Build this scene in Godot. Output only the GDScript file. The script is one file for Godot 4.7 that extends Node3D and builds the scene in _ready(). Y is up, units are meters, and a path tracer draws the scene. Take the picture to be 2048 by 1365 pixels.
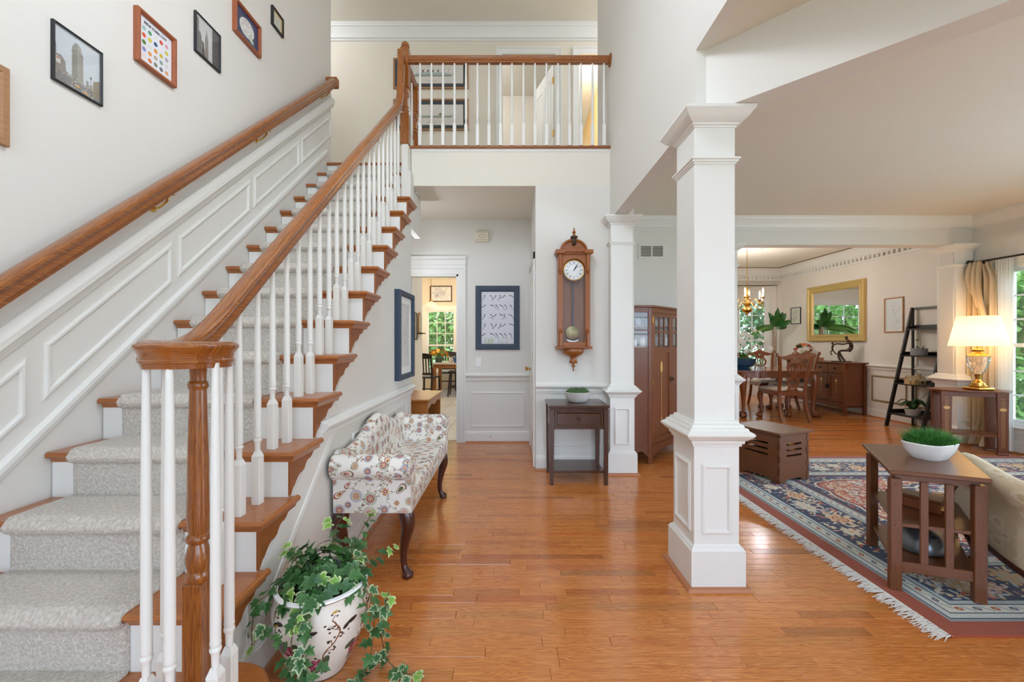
extends Node3D

const LAMP_E := 0.32
const CHANDELIER_E := 0.46
const PENDANT_E := 1.8
const SCONCE_E := 0.3
const FOYER_E := 2.6

func area(called: String, at: Vector3, turn: Vector3, w: float, h: float, e: float):
	var a := AreaLight3D.new()
	a.name = called
	a.area_size = Vector2(w, h)
	a.light_energy = e
	a.light_color = Color("cfe4ff")
	a.area_normalize_energy = false
	a.shadow_enabled = true
	add_child(a)
	a.position = at
	a.rotation_degrees = turn

func _ready():
	# camera
	var cam := Camera3D.new()
	cam.name = "camera"
	cam.position = Vector3(0, 1.257, 0)
	cam.fov = rad_to_deg(2.0 * atan(682.5 / 835.0))
	cam.near = 0.05
	cam.far = 300.0
	add_child(cam)
	cam.current = true
	# sky and exposure
	var sm := ProceduralSkyMaterial.new()
	sm.sky_top_color = Color("b6cdee")
	sm.sky_horizon_color = Color("dcebfc")
	sm.ground_bottom_color = Color("70785e")
	sm.ground_horizon_color = Color("c4d2d6")
	sm.sun_angle_max = 1.0
	var sky := Sky.new()
	sky.sky_material = sm
	var env := Environment.new()
	env.background_mode = Environment.BG_SKY
	env.sky = sky
	env.background_energy_multiplier = 10.0
	env.ambient_light_source = Environment.AMBIENT_SOURCE_DISABLED
	env.tonemap_mode = Environment.TONE_MAPPER_LINEAR
	env.tonemap_exposure = 0.72
	env.sdfgi_enabled = true
	env.ssao_enabled = true
	env.ssil_enabled = true
	var we := WorldEnvironment.new()
	we.environment = env
	add_child(we)
	# daylight entering by the windows in the front and right walls
	area("daylight_entrance", Vector3(0, 1.35, 3.42), Vector3.ZERO, 2.4, 2.5, 1.15)
	area("daylight_upper_window", Vector3(-0.45, 4.1, 3.42), Vector3.ZERO, 2.2, 2.0, 1.7)
	area("daylight_living_front", Vector3(3.45, 1.45, 3.42), Vector3.ZERO, 3.4, 2.0, 0.8)
	area("daylight_living_side", Vector3(5.85, 1.2, -1.6), Vector3(0, 90, 0), 2.6, 1.8, 4.0)
	make_materials()
	build_shell()
	build_stairs()
	build_hall()
	build_living()
	build_dining()
	build_pictures()
	build_front()
	build_outside()

# ------------------------------------------------------------------ mesh builder
class MB:
	var v := PackedVector3Array()
	var uv := PackedVector2Array()
	var co := PackedColorArray()
	var xf := Transform3D.IDENTITY
	var tint := Color(1, 1, 1)
	const NOUV := Vector2(1e9, 1e9)

	func tri(a, b, c, ua := NOUV, ub := NOUV, uc := NOUV):
		v.push_back(xf * a)
		v.push_back(xf * b)
		v.push_back(xf * c)
		uv.push_back(ua)
		uv.push_back(ub)
		uv.push_back(uc)
		co.push_back(tint)
		co.push_back(tint)
		co.push_back(tint)

	func quad(a, b, c, d):
		tri(a, b, c)
		tri(a, c, d)

	func quad_uv(a, b, c, d, r := Rect2(0, 0, 1, 1)):
		# a bottom left, b bottom right, c top right, d top left
		var p := r.position
		var e := r.end
		tri(a, b, c, Vector2(p.x, e.y), Vector2(e.x, e.y), Vector2(e.x, p.y))
		tri(a, c, d, Vector2(p.x, e.y), Vector2(e.x, p.y), Vector2(p.x, p.y))

	func poly_out(pts: Array, out: Vector3):
		var n := Vector3.ZERO
		for i in range(1, pts.size() - 1):
			n += (pts[i] - pts[0]).cross(pts[i + 1] - pts[0])
		var flip := n.dot(out) < 0
		for i in range(1, pts.size() - 1):
			if flip:
				tri(pts[0], pts[i + 1], pts[i])
			else:
				tri(pts[0], pts[i], pts[i + 1])

	# box from its two corners, chamfered by b
	func box(lo: Vector3, hi: Vector3, b := 0.0):
		var c := (lo + hi) * 0.5
		var h := (hi - lo).abs() * 0.5
		b = minf(b, minf(h.x, minf(h.y, h.z)) * 0.9)
		for a in 3:
			var a1 := (a + 1) % 3
			var a2 := (a + 2) % 3
			for s in [-1.0, 1.0]:
				var pts := []
				for k in [[-1, -1], [1, -1], [1, 1], [-1, 1]]:
					var p := Vector3.ZERO
					p[a] = s * h[a]
					p[a1] = k[0] * (h[a1] - b)
					p[a2] = k[1] * (h[a2] - b)
					pts.append(c + p)
				var o := Vector3.ZERO
				o[a] = s
				poly_out(pts, o)
			if b > 0.0:
				for s1 in [-1.0, 1.0]:
					for s2 in [-1.0, 1.0]:
						var p0 := Vector3.ZERO
						p0[a1] = s1 * h[a1]
						p0[a2] = s2 * (h[a2] - b)
						var p1 := Vector3.ZERO
						p1[a1] = s1 * (h[a1] - b)
						p1[a2] = s2 * h[a2]
						var e := Vector3.ZERO
						e[a] = h[a] - b
						var o := Vector3.ZERO
						o[a1] = s1
						o[a2] = s2
						poly_out([c + p0 - e, c + p0 + e, c + p1 + e, c + p1 - e], o)
		if b > 0.0:
			for sx in [-1.0, 1.0]:
				for sy in [-1.0, 1.0]:
					for sz in [-1.0, 1.0]:
						var s := Vector3(sx, sy, sz)
						var q := s * (h - Vector3(b, b, b))
						poly_out([c + q + Vector3(sx * b, 0, 0), c + q + Vector3(0, sy * b, 0), c + q + Vector3(0, 0, sz * b)], s)

	# profile of (radius, y) from bottom to top, turned about y
	func lathe(prof: Array, seg := 24, at := Vector3.ZERO, squash := Vector2.ONE, wrap := Vector2.ZERO):
		var n := prof.size()
		for i in seg:
			var a0 := TAU * i / seg
			var a1 := TAU * (i + 1) / seg
			var d0 := Vector3(cos(a0) * squash.x, 0, sin(a0) * squash.y)
			var d1 := Vector3(cos(a1) * squash.x, 0, sin(a1) * squash.y)
			for j in n - 1:
				var p: Vector2 = prof[j]
				var q: Vector2 = prof[j + 1]
				var A = at + d0 * p.x + Vector3(0, p.y, 0)
				var B = at + d0 * q.x + Vector3(0, q.y, 0)
				var C = at + d1 * q.x + Vector3(0, q.y, 0)
				var D = at + d1 * p.x + Vector3(0, p.y, 0)
				if wrap == Vector2.ZERO:
					if q.x > 1e-6:
						tri(A, B, C)
					if p.x > 1e-6:
						tri(A, C, D)
				else:
					var u0 := wrap.x * i / seg
					var u1 := wrap.x * (i + 1) / seg
					var w0 := wrap.y * (1.0 - float(j) / (n - 1))
					var w1 := wrap.y * (1.0 - float(j + 1) / (n - 1))
					if q.x > 1e-6:
						tri(A, B, C, Vector2(u0, w0), Vector2(u0, w1), Vector2(u1, w1))
					if p.x > 1e-6:
						tri(A, C, D, Vector2(u0, w0), Vector2(u1, w1), Vector2(u1, w0))

	# closed 2D polygon (x, y) pushed from z0 to z1, edges chamfered by b
	func prism(poly: PackedVector2Array, z0: float, z1: float, b := 0.0):
		if z0 > z1:
			var t := z0
			z0 = z1
			z1 = t
		var p := poly.duplicate()
		if Geometry2D.is_polygon_clockwise(p):
			p.reverse()
		var n := p.size()
		var q := p.duplicate()
		if b > 0.0:
			for i in n:
				var e0: Vector2 = (p[i] - p[(i + n - 1) % n]).normalized()
				var e1: Vector2 = (p[(i + 1) % n] - p[i]).normalized()
				var nn := Vector2(-e0.y - e1.y, e0.x + e1.x)
				var k := nn.length_squared()
				q[i] = p[i] + (nn * (2.0 * b / k) if k > 0.3 else Vector2.ZERO)
		var t := Geometry2D.triangulate_polygon(q)
		for i in range(0, t.size(), 3):
			var A := q[t[i]]
			var B := q[t[i + 1]]
			var C := q[t[i + 2]]
			if (B - A).cross(C - A) < 0:
				var s := B
				B = C
				C = s
			tri(Vector3(A.x, A.y, z1), Vector3(B.x, B.y, z1), Vector3(C.x, C.y, z1))
			tri(Vector3(A.x, A.y, z0), Vector3(C.x, C.y, z0), Vector3(B.x, B.y, z0))
		for i in n:
			var A := p[i]
			var B := p[(i + 1) % n]
			quad(Vector3(A.x, A.y, z0 + b), Vector3(B.x, B.y, z0 + b), Vector3(B.x, B.y, z1 - b), Vector3(A.x, A.y, z1 - b))
			if b > 0.0:
				var a := q[i]
				var c := q[(i + 1) % n]
				quad(Vector3(A.x, A.y, z1 - b), Vector3(B.x, B.y, z1 - b), Vector3(c.x, c.y, z1), Vector3(a.x, a.y, z1))
				quad(Vector3(a.x, a.y, z0), Vector3(c.x, c.y, z0), Vector3(B.x, B.y, z0 + b), Vector3(A.x, A.y, z0 + b))

	# a closed 2D profile (x to the right of the way, y up) carried along a path, mitred at its corners
	func sweep(prof: Array, path: Array, up := Vector3.UP, closed := false, scales: Array = [], caps := true):
		var n := path.size()
		var m := prof.size()
		var segs := []
		for i in (n if closed else n - 1):
			segs.append((path[(i + 1) % n] - path[i]).normalized())
		var rings := []
		for i in n:
			var t0: Vector3
			var t1: Vector3
			if closed:
				t0 = segs[(i + n - 1) % n]
				t1 = segs[i]
			else:
				t0 = segs[maxi(i - 1, 0)]
				t1 = segs[mini(i, n - 2)]
			var t := (t0 + t1).normalized()
			var u := up
			if absf(t0.dot(up)) > 0.999:
				u = Vector3(0.0, 0.0, 1.0) if absf(up.y) > 0.9 else Vector3.UP
			var side := t0.cross(u).normalized()
			var uu := side.cross(t0).normalized()
			var sc: float = scales[i] if scales.size() > 0 else 1.0
			var ring := []
			for p in prof:
				var o: Vector3 = side * p.x * sc + uu * p.y * sc
				o -= t0 * (o.dot(t) / maxf(t0.dot(t), 0.2))
				ring.append(path[i] + o)
			rings.append(ring)
		var count := n if closed else n - 1
		for i in count:
			var r0: Array = rings[i]
			var r1: Array = rings[(i + 1) % n]
			for j in m:
				var k := (j + 1) % m
				quad(r0[j], r1[j], r1[k], r0[k])
		if caps and not closed:
			cap(rings[0], -segs[0], prof)
			cap(rings[n - 1], segs[segs.size() - 1], prof)

	func cap(ring: Array, out: Vector3, prof: Array):
		var pp := PackedVector2Array()
		for p in prof:
			pp.push_back(p)
		var t := Geometry2D.triangulate_polygon(pp)
		for i in range(0, t.size(), 3):
			poly_out([ring[t[i]], ring[t[i + 1]], ring[t[i + 2]]], out)

	func tube(path: Array, r, seg := 8, closed := false, up := Vector3.UP):
		var prof := []
		for i in seg:
			prof.append(Vector2(cos(TAU * i / seg), sin(TAU * i / seg)))
		var sc := []
		for i in path.size():
			sc.append(r[i] if r is Array else r)
		sweep(prof, path, up, closed, sc)

	# rows of points; normal is (along the row) x (to the next row)
	func grid(rows: Array, close_row := false, close_col := false, uvs: Array = []):
		var nr := rows.size()
		var nc: int = rows[0].size()
		for i in (nr if close_col else nr - 1):
			for j in (nc if close_row else nc - 1):
				var i2 := (i + 1) % nr
				var j2 := (j + 1) % nc
				if uvs.size() > 0:
					tri(rows[i][j], rows[i][j2], rows[i2][j2], uvs[i][j], uvs[i][j2], uvs[i2][j2])
					tri(rows[i][j], rows[i2][j2], rows[i2][j], uvs[i][j], uvs[i2][j2], uvs[i2][j])
				else:
					quad(rows[i][j], rows[i][j2], rows[i2][j2], rows[i2][j])

	# soft box: rounded by r, n cells a side
	func soft(lo: Vector3, hi: Vector3, r: float, n := 6):
		var c := (lo + hi) * 0.5
		var h := (hi - lo).abs() * 0.5
		r = minf(r, minf(h.x, minf(h.y, h.z)))
		var inner := h - Vector3(r, r, r)
		for a in 3:
			var a1 := (a + 1) % 3
			var a2 := (a + 2) % 3
			for s in [-1.0, 1.0]:
				var rows := []
				for i in n + 1:
					var row := []
					for j in n + 1:
						var p := Vector3.ZERO
						p[a] = s * h[a]
						p[a1] = h[a1] * soft_at(float(i) / n, r / h[a1])
						p[a2] = h[a2] * soft_at(float(j) / n, r / h[a2])
						var q := Vector3(clampf(p.x, -inner.x, inner.x), clampf(p.y, -inner.y, inner.y), clampf(p.z, -inner.z, inner.z))
						var d := p - q
						if d.length() > 1e-7:
							d = d.normalized() * r
						row.append(c + q + d)
					rows.append(row)
				for i in n:
					for j in n:
						poly_out([rows[i][j], rows[i + 1][j], rows[i + 1][j + 1], rows[i][j + 1]], rows[i][j] + rows[i + 1][j + 1] - 2.0 * c)

	func soft_at(t: float, _k: float) -> float:
		var x := t * 2.0 - 1.0
		return signf(x) * (1.0 - pow(1.0 - absf(x), 1.6))

	func warp(f: Callable, from := 0):
		for i in range(from, v.size()):
			v[i] = f.call(v[i])

	func add(o: MB, t := Transform3D.IDENTITY):
		for i in range(0, o.v.size(), 3):
			tri(t * o.v[i], t * o.v[i + 1], t * o.v[i + 2], o.uv[i], o.uv[i + 1], o.uv[i + 2])

	# smooth: angle in degrees below which edges are rounded off; grain: axis along which u runs
	func commit(smooth := 35.0, grain := 0, shift := Vector2.ZERO) -> ArrayMesh:
		var n := v.size()
		var fn := PackedVector3Array()
		fn.resize(n / 3)
		for f in n / 3:
			fn[f] = (v[f * 3 + 1] - v[f * 3]).cross(v[f * 3 + 2] - v[f * 3])
		var nor := PackedVector3Array()
		nor.resize(n)
		if smooth <= 0.0:
			for f in n / 3:
				var q := fn[f].normalized()
				nor[f * 3] = q
				nor[f * 3 + 1] = q
				nor[f * 3 + 2] = q
		else:
			var cosa := cos(deg_to_rad(smooth))
			var ids := {}
			var lists := []
			var own := PackedInt32Array()
			own.resize(n)
			for i in n:
				var key := Vector3i((v[i] * 8000.0).round())
				var id: int = ids.get(key, -1)
				if id < 0:
					id = lists.size()
					ids[key] = id
					lists.append([i / 3])
				else:
					lists[id].append(i / 3)
				own[i] = id
			var un := PackedVector3Array()
			un.resize(n / 3)
			for f in n / 3:
				un[f] = fn[f].normalized()
			for i in n:
				var me := un[i / 3]
				var s := Vector3.ZERO
				for f in lists[own[i]]:
					if me.dot(un[f]) > cosa:
						s += fn[f]
				nor[i] = s.normalized() if s.length() > 1e-14 else me
		var tan := PackedVector2Array()
		tan.resize(n)
		var g1 := (grain + 1) % 3
		var g2 := (grain + 2) % 3
		for f in n / 3:
			if uv[f * 3].x < 1e8:
				for k in 3:
					tan[f * 3 + k] = uv[f * 3 + k]
				continue
			var a := fn[f].abs()
			for k in 3:
				var p := v[f * 3 + k]
				var q: Vector2
				if a[grain] >= a[g1] and a[grain] >= a[g2]:
					q = Vector2(p[g1], p[g2])
				elif a[g1] >= a[g2]:
					q = Vector2(p[grain], p[g2])
				else:
					q = Vector2(p[grain], p[g1])
				tan[f * 3 + k] = q + shift
		var idx := PackedInt32Array()
		idx.resize(n)
		for f in n / 3:
			idx[f * 3] = f * 3
			idx[f * 3 + 1] = f * 3 + 2
			idx[f * 3 + 2] = f * 3 + 1
		var arr := []
		arr.resize(Mesh.ARRAY_MAX)
		arr[Mesh.ARRAY_VERTEX] = v
		arr[Mesh.ARRAY_NORMAL] = nor
		arr[Mesh.ARRAY_TEX_UV] = tan
		arr[Mesh.ARRAY_COLOR] = co
		arr[Mesh.ARRAY_INDEX] = idx
		var m := ArrayMesh.new()
		m.add_surface_from_arrays(Mesh.PRIMITIVE_TRIANGLES, arr)
		return m

# ------------------------------------------------------------------ flat drawing for prints, woven and painted patterns
class Art:
	var im: Image
	var W: int
	var H: int
	var wrap := false
	func _init(w: int, h: int, c: Color):
		W = w
		H = h
		im = Image.create(w, h, false, Image.FORMAT_RGB8)
		im.fill(c)
	func rect(x, y, w, h, c):
		im.fill_rect(Rect2i(int(x), int(y), int(w), int(h)), c)
	func span(x0: int, x1: int, y: int, c: Color):
		if not wrap:
			if y >= 0 and y < H:
				im.fill_rect(Rect2i(x0, y, x1 - x0, 1), c)
			return
		y = posmod(y, H)
		im.fill_rect(Rect2i(x0, y, x1 - x0, 1), c)
		if x0 < 0:
			im.fill_rect(Rect2i(x0 + W, y, x1 - x0, 1), c)
		if x1 > W:
			im.fill_rect(Rect2i(x0 - W, y, x1 - x0, 1), c)
	func disc(x: float, y: float, r: float, c: Color):
		for yy in range(int(y - r), int(y + r) + 1):
			var k := r * r - (yy - y) * (yy - y)
			if k > 0:
				var h := sqrt(k)
				span(int(round(x - h)), int(round(x + h)), yy, c)
	func poly(p: Array, c: Color):
		var y0 := 1e9
		var y1 := -1e9
		for q in p:
			y0 = minf(y0, q.y)
			y1 = maxf(y1, q.y)
		var n := p.size()
		for yy in range(int(floor(y0)), int(ceil(y1)) + 1):
			var xs := []
			var fy := yy + 0.5
			for i in n:
				var a: Vector2 = p[i]
				var b: Vector2 = p[(i + 1) % n]
				if (a.y <= fy) != (b.y <= fy):
					xs.append(a.x + (fy - a.y) / (b.y - a.y) * (b.x - a.x))
			xs.sort()
			for i in range(0, xs.size() - 1, 2):
				span(int(round(xs[i])), int(round(xs[i + 1])), yy, c)
	func ell(x: float, y: float, rx: float, ry: float, ang: float, c: Color, n := 14):
		var p := []
		for i in n:
			var t := TAU * i / n
			p.append(Vector2(x, y) + Vector2(cos(t) * rx, sin(t) * ry).rotated(ang))
		poly(p, c)
	func line(a: Vector2, b: Vector2, w: float, c: Color):
		var d := (b - a)
		if d.length() < 0.01:
			return
		var s := d.normalized().orthogonal() * maxf(w, 1.0) * 0.5
		poly([a + s, b + s, b - s, a - s], c)
	func curve(p: Array, w: float, c: Color):
		for i in p.size() - 1:
			line(p[i], p[i + 1], w, c)
	func arc(x: float, y: float, r: float, a0: float, a1: float, w: float, c: Color, n := 12):
		var p := []
		for i in n + 1:
			var t := a0 + (a1 - a0) * i / n
			p.append(Vector2(x, y) + Vector2(cos(t), sin(t)) * r)
		curve(p, w, c)
	func tex() -> ImageTexture:
		return ImageTexture.create_from_image(im)

# ------------------------------------------------------------------ scene helpers
var taken := {}
var M := {}
var rng := RandomNumberGenerator.new()

func numbered(called: String) -> String:
	var k: int = taken.get(called, 0)
	taken[called] = k + 1
	return called if k == 0 else "%s_%03d" % [called, k]

func P(x: float, y: float, d: float) -> Vector3:
	return Vector3(x, y, -d)

func obj(called: String, shape, mat: Material, parent: Node = self, smooth := 35.0, grain := 0, shift := Vector2.ZERO) -> MeshInstance3D:
	var o := MeshInstance3D.new()
	o.mesh = shape.commit(smooth, grain, shift) if shape is MB else shape
	o.material_override = mat
	o.name = numbered(called) if parent == self else called
	parent.add_child(o, true)
	return o

func tag(o: Node, label: String, category := "", group := "", kind := ""):
	if label != "":
		o.set_meta("label", label)
	if category != "":
		o.set_meta("category", category)
	if group != "":
		o.set_meta("group", group)
	if kind != "":
		o.set_meta("kind", kind)
	return o

func thing(called: String, label: String, category: String, at := Vector3.ZERO, turn := 0.0, group := "") -> Node3D:
	var o := Node3D.new()
	o.name = numbered(called)
	add_child(o)
	o.position = at
	o.rotation_degrees.y = turn
	tag(o, label, category, group)
	return o

func part_group(called: String, parent: Node, at := Vector3.ZERO, turn := 0.0) -> Node3D:
	var o := Node3D.new()
	o.name = called
	parent.add_child(o, true)
	o.position = at
	o.rotation_degrees.y = turn
	return o

func structure(called: String, shape, mat: Material, label: String, smooth := 0.0, grain := 0) -> MeshInstance3D:
	var o := obj(called, shape, mat, self, smooth, grain)
	tag(o, label, "", "", "structure")
	return o

func copy_of(o: Node3D, at: Vector3, turn := 0.0, label := "") -> Node3D:
	var c: Node3D = o.duplicate()
	c.name = numbered(String(o.name))
	add_child(c)
	c.position = at
	c.rotation_degrees.y = turn
	if label != "":
		c.set_meta("label", label)
	return c

func rect_prof(w: float, h: float) -> Array:
	return [Vector2(-w / 2, -h / 2), Vector2(w / 2, -h / 2), Vector2(w / 2, h / 2), Vector2(-w / 2, h / 2)]

# a smooth curve through points
func spline(p: Array, n := 6) -> Array:
	var out := []
	for i in p.size() - 1:
		var a = p[maxi(i - 1, 0)]
		var b = p[i]
		var c = p[i + 1]
		var d = p[mini(i + 2, p.size() - 1)]
		for k in n:
			out.append(b.cubic_interpolate(c, a, d, float(k) / n))
	out.append(p[p.size() - 1])
	return out

# ------------------------------------------------------------------ materials
func mat(c: Color, rough := 0.6, metal := 0.0) -> StandardMaterial3D:
	var m := StandardMaterial3D.new()
	m.albedo_color = c
	m.roughness = rough
	m.metallic = metal
	return m

func noise_bytes(w: int, h: int, seed_: int, freq: float, to_w: int, to_h: int, oct := 3) -> PackedByteArray:
	var n := FastNoiseLite.new()
	n.seed = seed_
	n.noise_type = FastNoiseLite.TYPE_SIMPLEX_SMOOTH
	n.frequency = freq
	n.fractal_octaves = oct
	var im := n.get_seamless_image(w, h, false, false, 0.15)
	im.convert(Image.FORMAT_L8)
	if w != to_w or h != to_h:
		im.resize(to_w, to_h, Image.INTERPOLATE_CUBIC)
	return im.get_data()

# grain runs along u
func wood_tex(dark: Color, light: Color, seed_: int, figure := 0.35, pores := 0.25, size := 512) -> ImageTexture:
	var a := noise_bytes(size / 8, size, seed_, 0.02, size, size, 2)
	var b := noise_bytes(size / 16, size, seed_ + 1, 0.16, size, size, 3)
	var c := noise_bytes(size / 4, size, seed_ + 2, 0.35, size, size, 2)
	var e := noise_bytes(size, size, seed_ + 3, 0.012, size, size, 2)
	var out := PackedByteArray()
	out.resize(size * size * 3)
	var dr := dark.r
	var dg := dark.g
	var db := dark.b
	var wr := light.r - dr
	var wg := light.g - dg
	var wb := light.b - db
	for i in size * size:
		var band := absf(fposmod(a[i] * 0.055 + e[i] * 0.012, 2.0) - 1.0)
		var t: float = 0.62 + figure * (band - 0.5) + 0.5 * (b[i] / 255.0 - 0.5)
		var pc := c[i] / 255.0
		if pc < 0.36:
			t -= pores * (0.36 - pc) * 4.0
		t = clampf(t, 0.0, 1.0) * 255.0
		out[i * 3] = int(dr * 255.0 + wr * t)
		out[i * 3 + 1] = int(dg * 255.0 + wg * t)
		out[i * 3 + 2] = int(db * 255.0 + wb * t)
	return ImageTexture.create_from_image(Image.create_from_data(size, size, false, Image.FORMAT_RGB8, out))

func wood(dark: String, light: String, seed_: int, rough: float, su := 0.9, sv := 3.5, coat := 0.0, figure := 0.35, pores := 0.25) -> StandardMaterial3D:
	var m := mat(Color.WHITE, rough)
	m.albedo_texture = wood_tex(Color(dark), Color(light), seed_, figure, pores)
	m.uv1_scale = Vector3(su, sv, 1)
	if coat > 0:
		m.clearcoat_enabled = true
		m.clearcoat = coat
		m.clearcoat_roughness = 0.12
	return m

func noise_tex(freq: float, seed_: int, lo: Color, hi: Color, size := 256, oct := 4) -> NoiseTexture2D:
	var n := FastNoiseLite.new()
	n.seed = seed_
	n.noise_type = FastNoiseLite.TYPE_SIMPLEX_SMOOTH
	n.frequency = freq
	n.fractal_octaves = oct
	var t := NoiseTexture2D.new()
	t.width = size
	t.height = size
	t.seamless = true
	t.noise = n
	var g := Gradient.new()
	g.set_color(0, lo)
	g.set_color(1, hi)
	t.color_ramp = g
	return t

func cloth(lo: String, hi: String, seed_: int, freq: float, scale: float, bump := 0.1) -> StandardMaterial3D:
	var m := mat(Color.WHITE, 0.95)
	m.albedo_texture = noise_tex(freq, seed_, Color(lo), Color(hi))
	m.uv1_scale = Vector3(scale, scale, 1)
	m.heightmap_enabled = bump > 0
	if bump > 0:
		m.heightmap_texture = noise_tex(0.25, seed_ + 9, Color.BLACK, Color.WHITE)
		m.heightmap_scale = bump
	m.rim_enabled = true
	m.rim = 0.3
	m.rim_tint = 0.5
	return m

func print_mat(a: Art, rough := 0.35) -> StandardMaterial3D:
	var m := mat(Color.WHITE, rough)
	m.albedo_texture = a.tex()
	return m

func make_materials():
	M.wall = mat(Color("e4e0d7"), 0.75)
	M.wall_warm = mat(Color("e6dcc9"), 0.75)
	M.wall_dining = mat(Color("e8e1d6"), 0.75)
	M.ceiling = mat(Color("e8e1d1"), 0.85)
	M.trim = mat(Color("eae8e0"), 0.38)
	M.sash = mat(Color("eeece6"), 0.4)
	M.floor = wood("9c4c18", "f2a258", 11, 0.17, 0.8, 3.0, 0.0, 0.42, 0.14)
	M.floor.vertex_color_use_as_albedo = true
	M.floor.metallic_specular = 0.75
	M.subfloor = mat(Color("3c2412"), 0.9)
	M.oak = wood("5a280a", "b8702a", 21, 0.26, 0.7, 4.5, 0.5, 0.4, 0.45)
	M.oak_tread = wood("7a3c16", "c47c3e", 23, 0.30, 0.8, 4.0, 0.3, 0.35, 0.35)
	M.oak_bracket = wood("6c3614", "a8642e", 24, 0.45, 0.8, 4.0, 0.0, 0.35, 0.35)
	M.shoe = mat(Color("b87850"), 0.45)
	M.carpet = cloth("b3a89b", "e2dacd", 31, 0.11, 2.2, 0.5)
	M.tile = mat(Color("d9d2c8"), 0.35)
	M.grout = mat(Color("a59d92"), 0.9)
	M.clock_oak = wood("662e0a", "b46a24", 41, 0.34, 1.6, 6.0, 0.3, 0.45, 0.4)
	M.clock_back = wood("6e3416", "9c5a2c", 42, 0.4, 1.6, 6.0, 0.2, 0.3, 0.2)
	M.espresso = wood("2a140a", "583018", 43, 0.28, 1.2, 5.0, 0.4, 0.3, 0.2)
	M.mission = wood("4a2412", "825028", 44, 0.38, 1.0, 5.0, 0.2, 0.35, 0.35)
	M.mission_red = wood("4e220c", "884a20", 45, 0.36, 1.0, 5.0, 0.2, 0.35, 0.3)
	M.mahogany = wood("4c200c", "945022", 46, 0.25, 1.2, 5.0, 0.6, 0.35, 0.2)
	M.mahogany_dark = wood("26100c", "5c2a1c", 47, 0.25, 1.6, 5.0, 0.5, 0.3, 0.2)
	M.black_wood = wood("120d0c", "2e2422", 48, 0.4, 1.0, 5.0, 0.0, 0.3, 0.2)
	M.light_wood = wood("8a5f3c", "c0946a", 49, 0.5, 1.5, 6.0, 0.0, 0.4, 0.3)
	M.honey = wood("8a4a1a", "c88440", 50, 0.35, 1.0, 5.0, 0.2, 0.35, 0.3)
	M.brass = mat(Color("d8ab58"), 0.22, 1.0)
	M.brass_old = mat(Color("8f8462"), 0.38, 1.0)
	M.gold = mat(Color("d8b878"), 0.4, 0.6)
	M.iron = mat(Color("2b2421"), 0.5, 0.6)
	M.chrome = mat(Color("c9cdd0"), 0.25, 1.0)
	M.black = mat(Color("1b1c20"), 0.45)
	M.navy = mat(Color("2c3a4d"), 0.5)
	M.white = mat(Color("f2f1ec"), 0.35)
	M.ceramic = mat(Color("f4f3f0"), 0.12)
	M.mirror = mat(Color("e8eaea"), 0.02, 1.0)
	M.glass = mat(Color(0.95, 0.98, 0.97, 0.06), 0.02)
	M.glass.transparency = BaseMaterial3D.TRANSPARENCY_ALPHA
	M.crystal = mat(Color(1, 1, 1, 0.05), 0.02)
	M.crystal.transparency = BaseMaterial3D.TRANSPARENCY_ALPHA
	M.crystal.refraction_enabled = true
	M.crystal.refraction_scale = 0.05
	M.paper = mat(Color("efece4"), 0.8)
	M.inlay = mat(Color("d9a860"), 0.4)
	M.soil = cloth("2a1d14", "4a3626", 61, 0.2, 6.0, 0.5)
	M.stem = mat(Color("6b5a34"), 0.7)
	M.stem_green = mat(Color("5c7a3a"), 0.6)
	M.shade = mat(Color("eadcbc"), 0.9)
	M.shade.emission_enabled = true
	M.shade.emission = Color("ffe9c0")
	M.shade.emission_energy_multiplier = 0.2
	M.shade.backlight_enabled = true
	M.shade.backlight = Color("fff4dc")
	M.linen = cloth("cdb998", "e2d2b6", 62, 0.12, 5.0, 0.08)
	M.linen.backlight_enabled = true
	M.linen.backlight = Color("6b5f48")
	M.sheer = mat(Color("f0efeb"), 0.9)
	M.sheer.backlight_enabled = true
	M.sheer.backlight = Color("c8c8c4")
	M.seat = cloth("b8ac9a", "e0d6c6", 63, 0.05, 6.0, 0.05)
	M.concrete = cloth("b9b5ac", "dcd8d0", 64, 0.1, 6.0, 0.1)
	M.moss = cloth("1f4a12", "5d8f2c", 65, 0.2, 9.0, 0.6)
	M.blue_glaze = mat(Color("1c4560"), 0.12)
	M.pewter = mat(Color("6d7175"), 0.3, 0.7)
	M.bronze = mat(Color("4a3a2c"), 0.42, 0.7)
	M.lawn = cloth("4f6f2c", "86a34c", 66, 0.05, 0.4, 0.0)
	M.bark = cloth("4a3c2e", "7a6a56", 67, 0.15, 3.0, 0.8)

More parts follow.
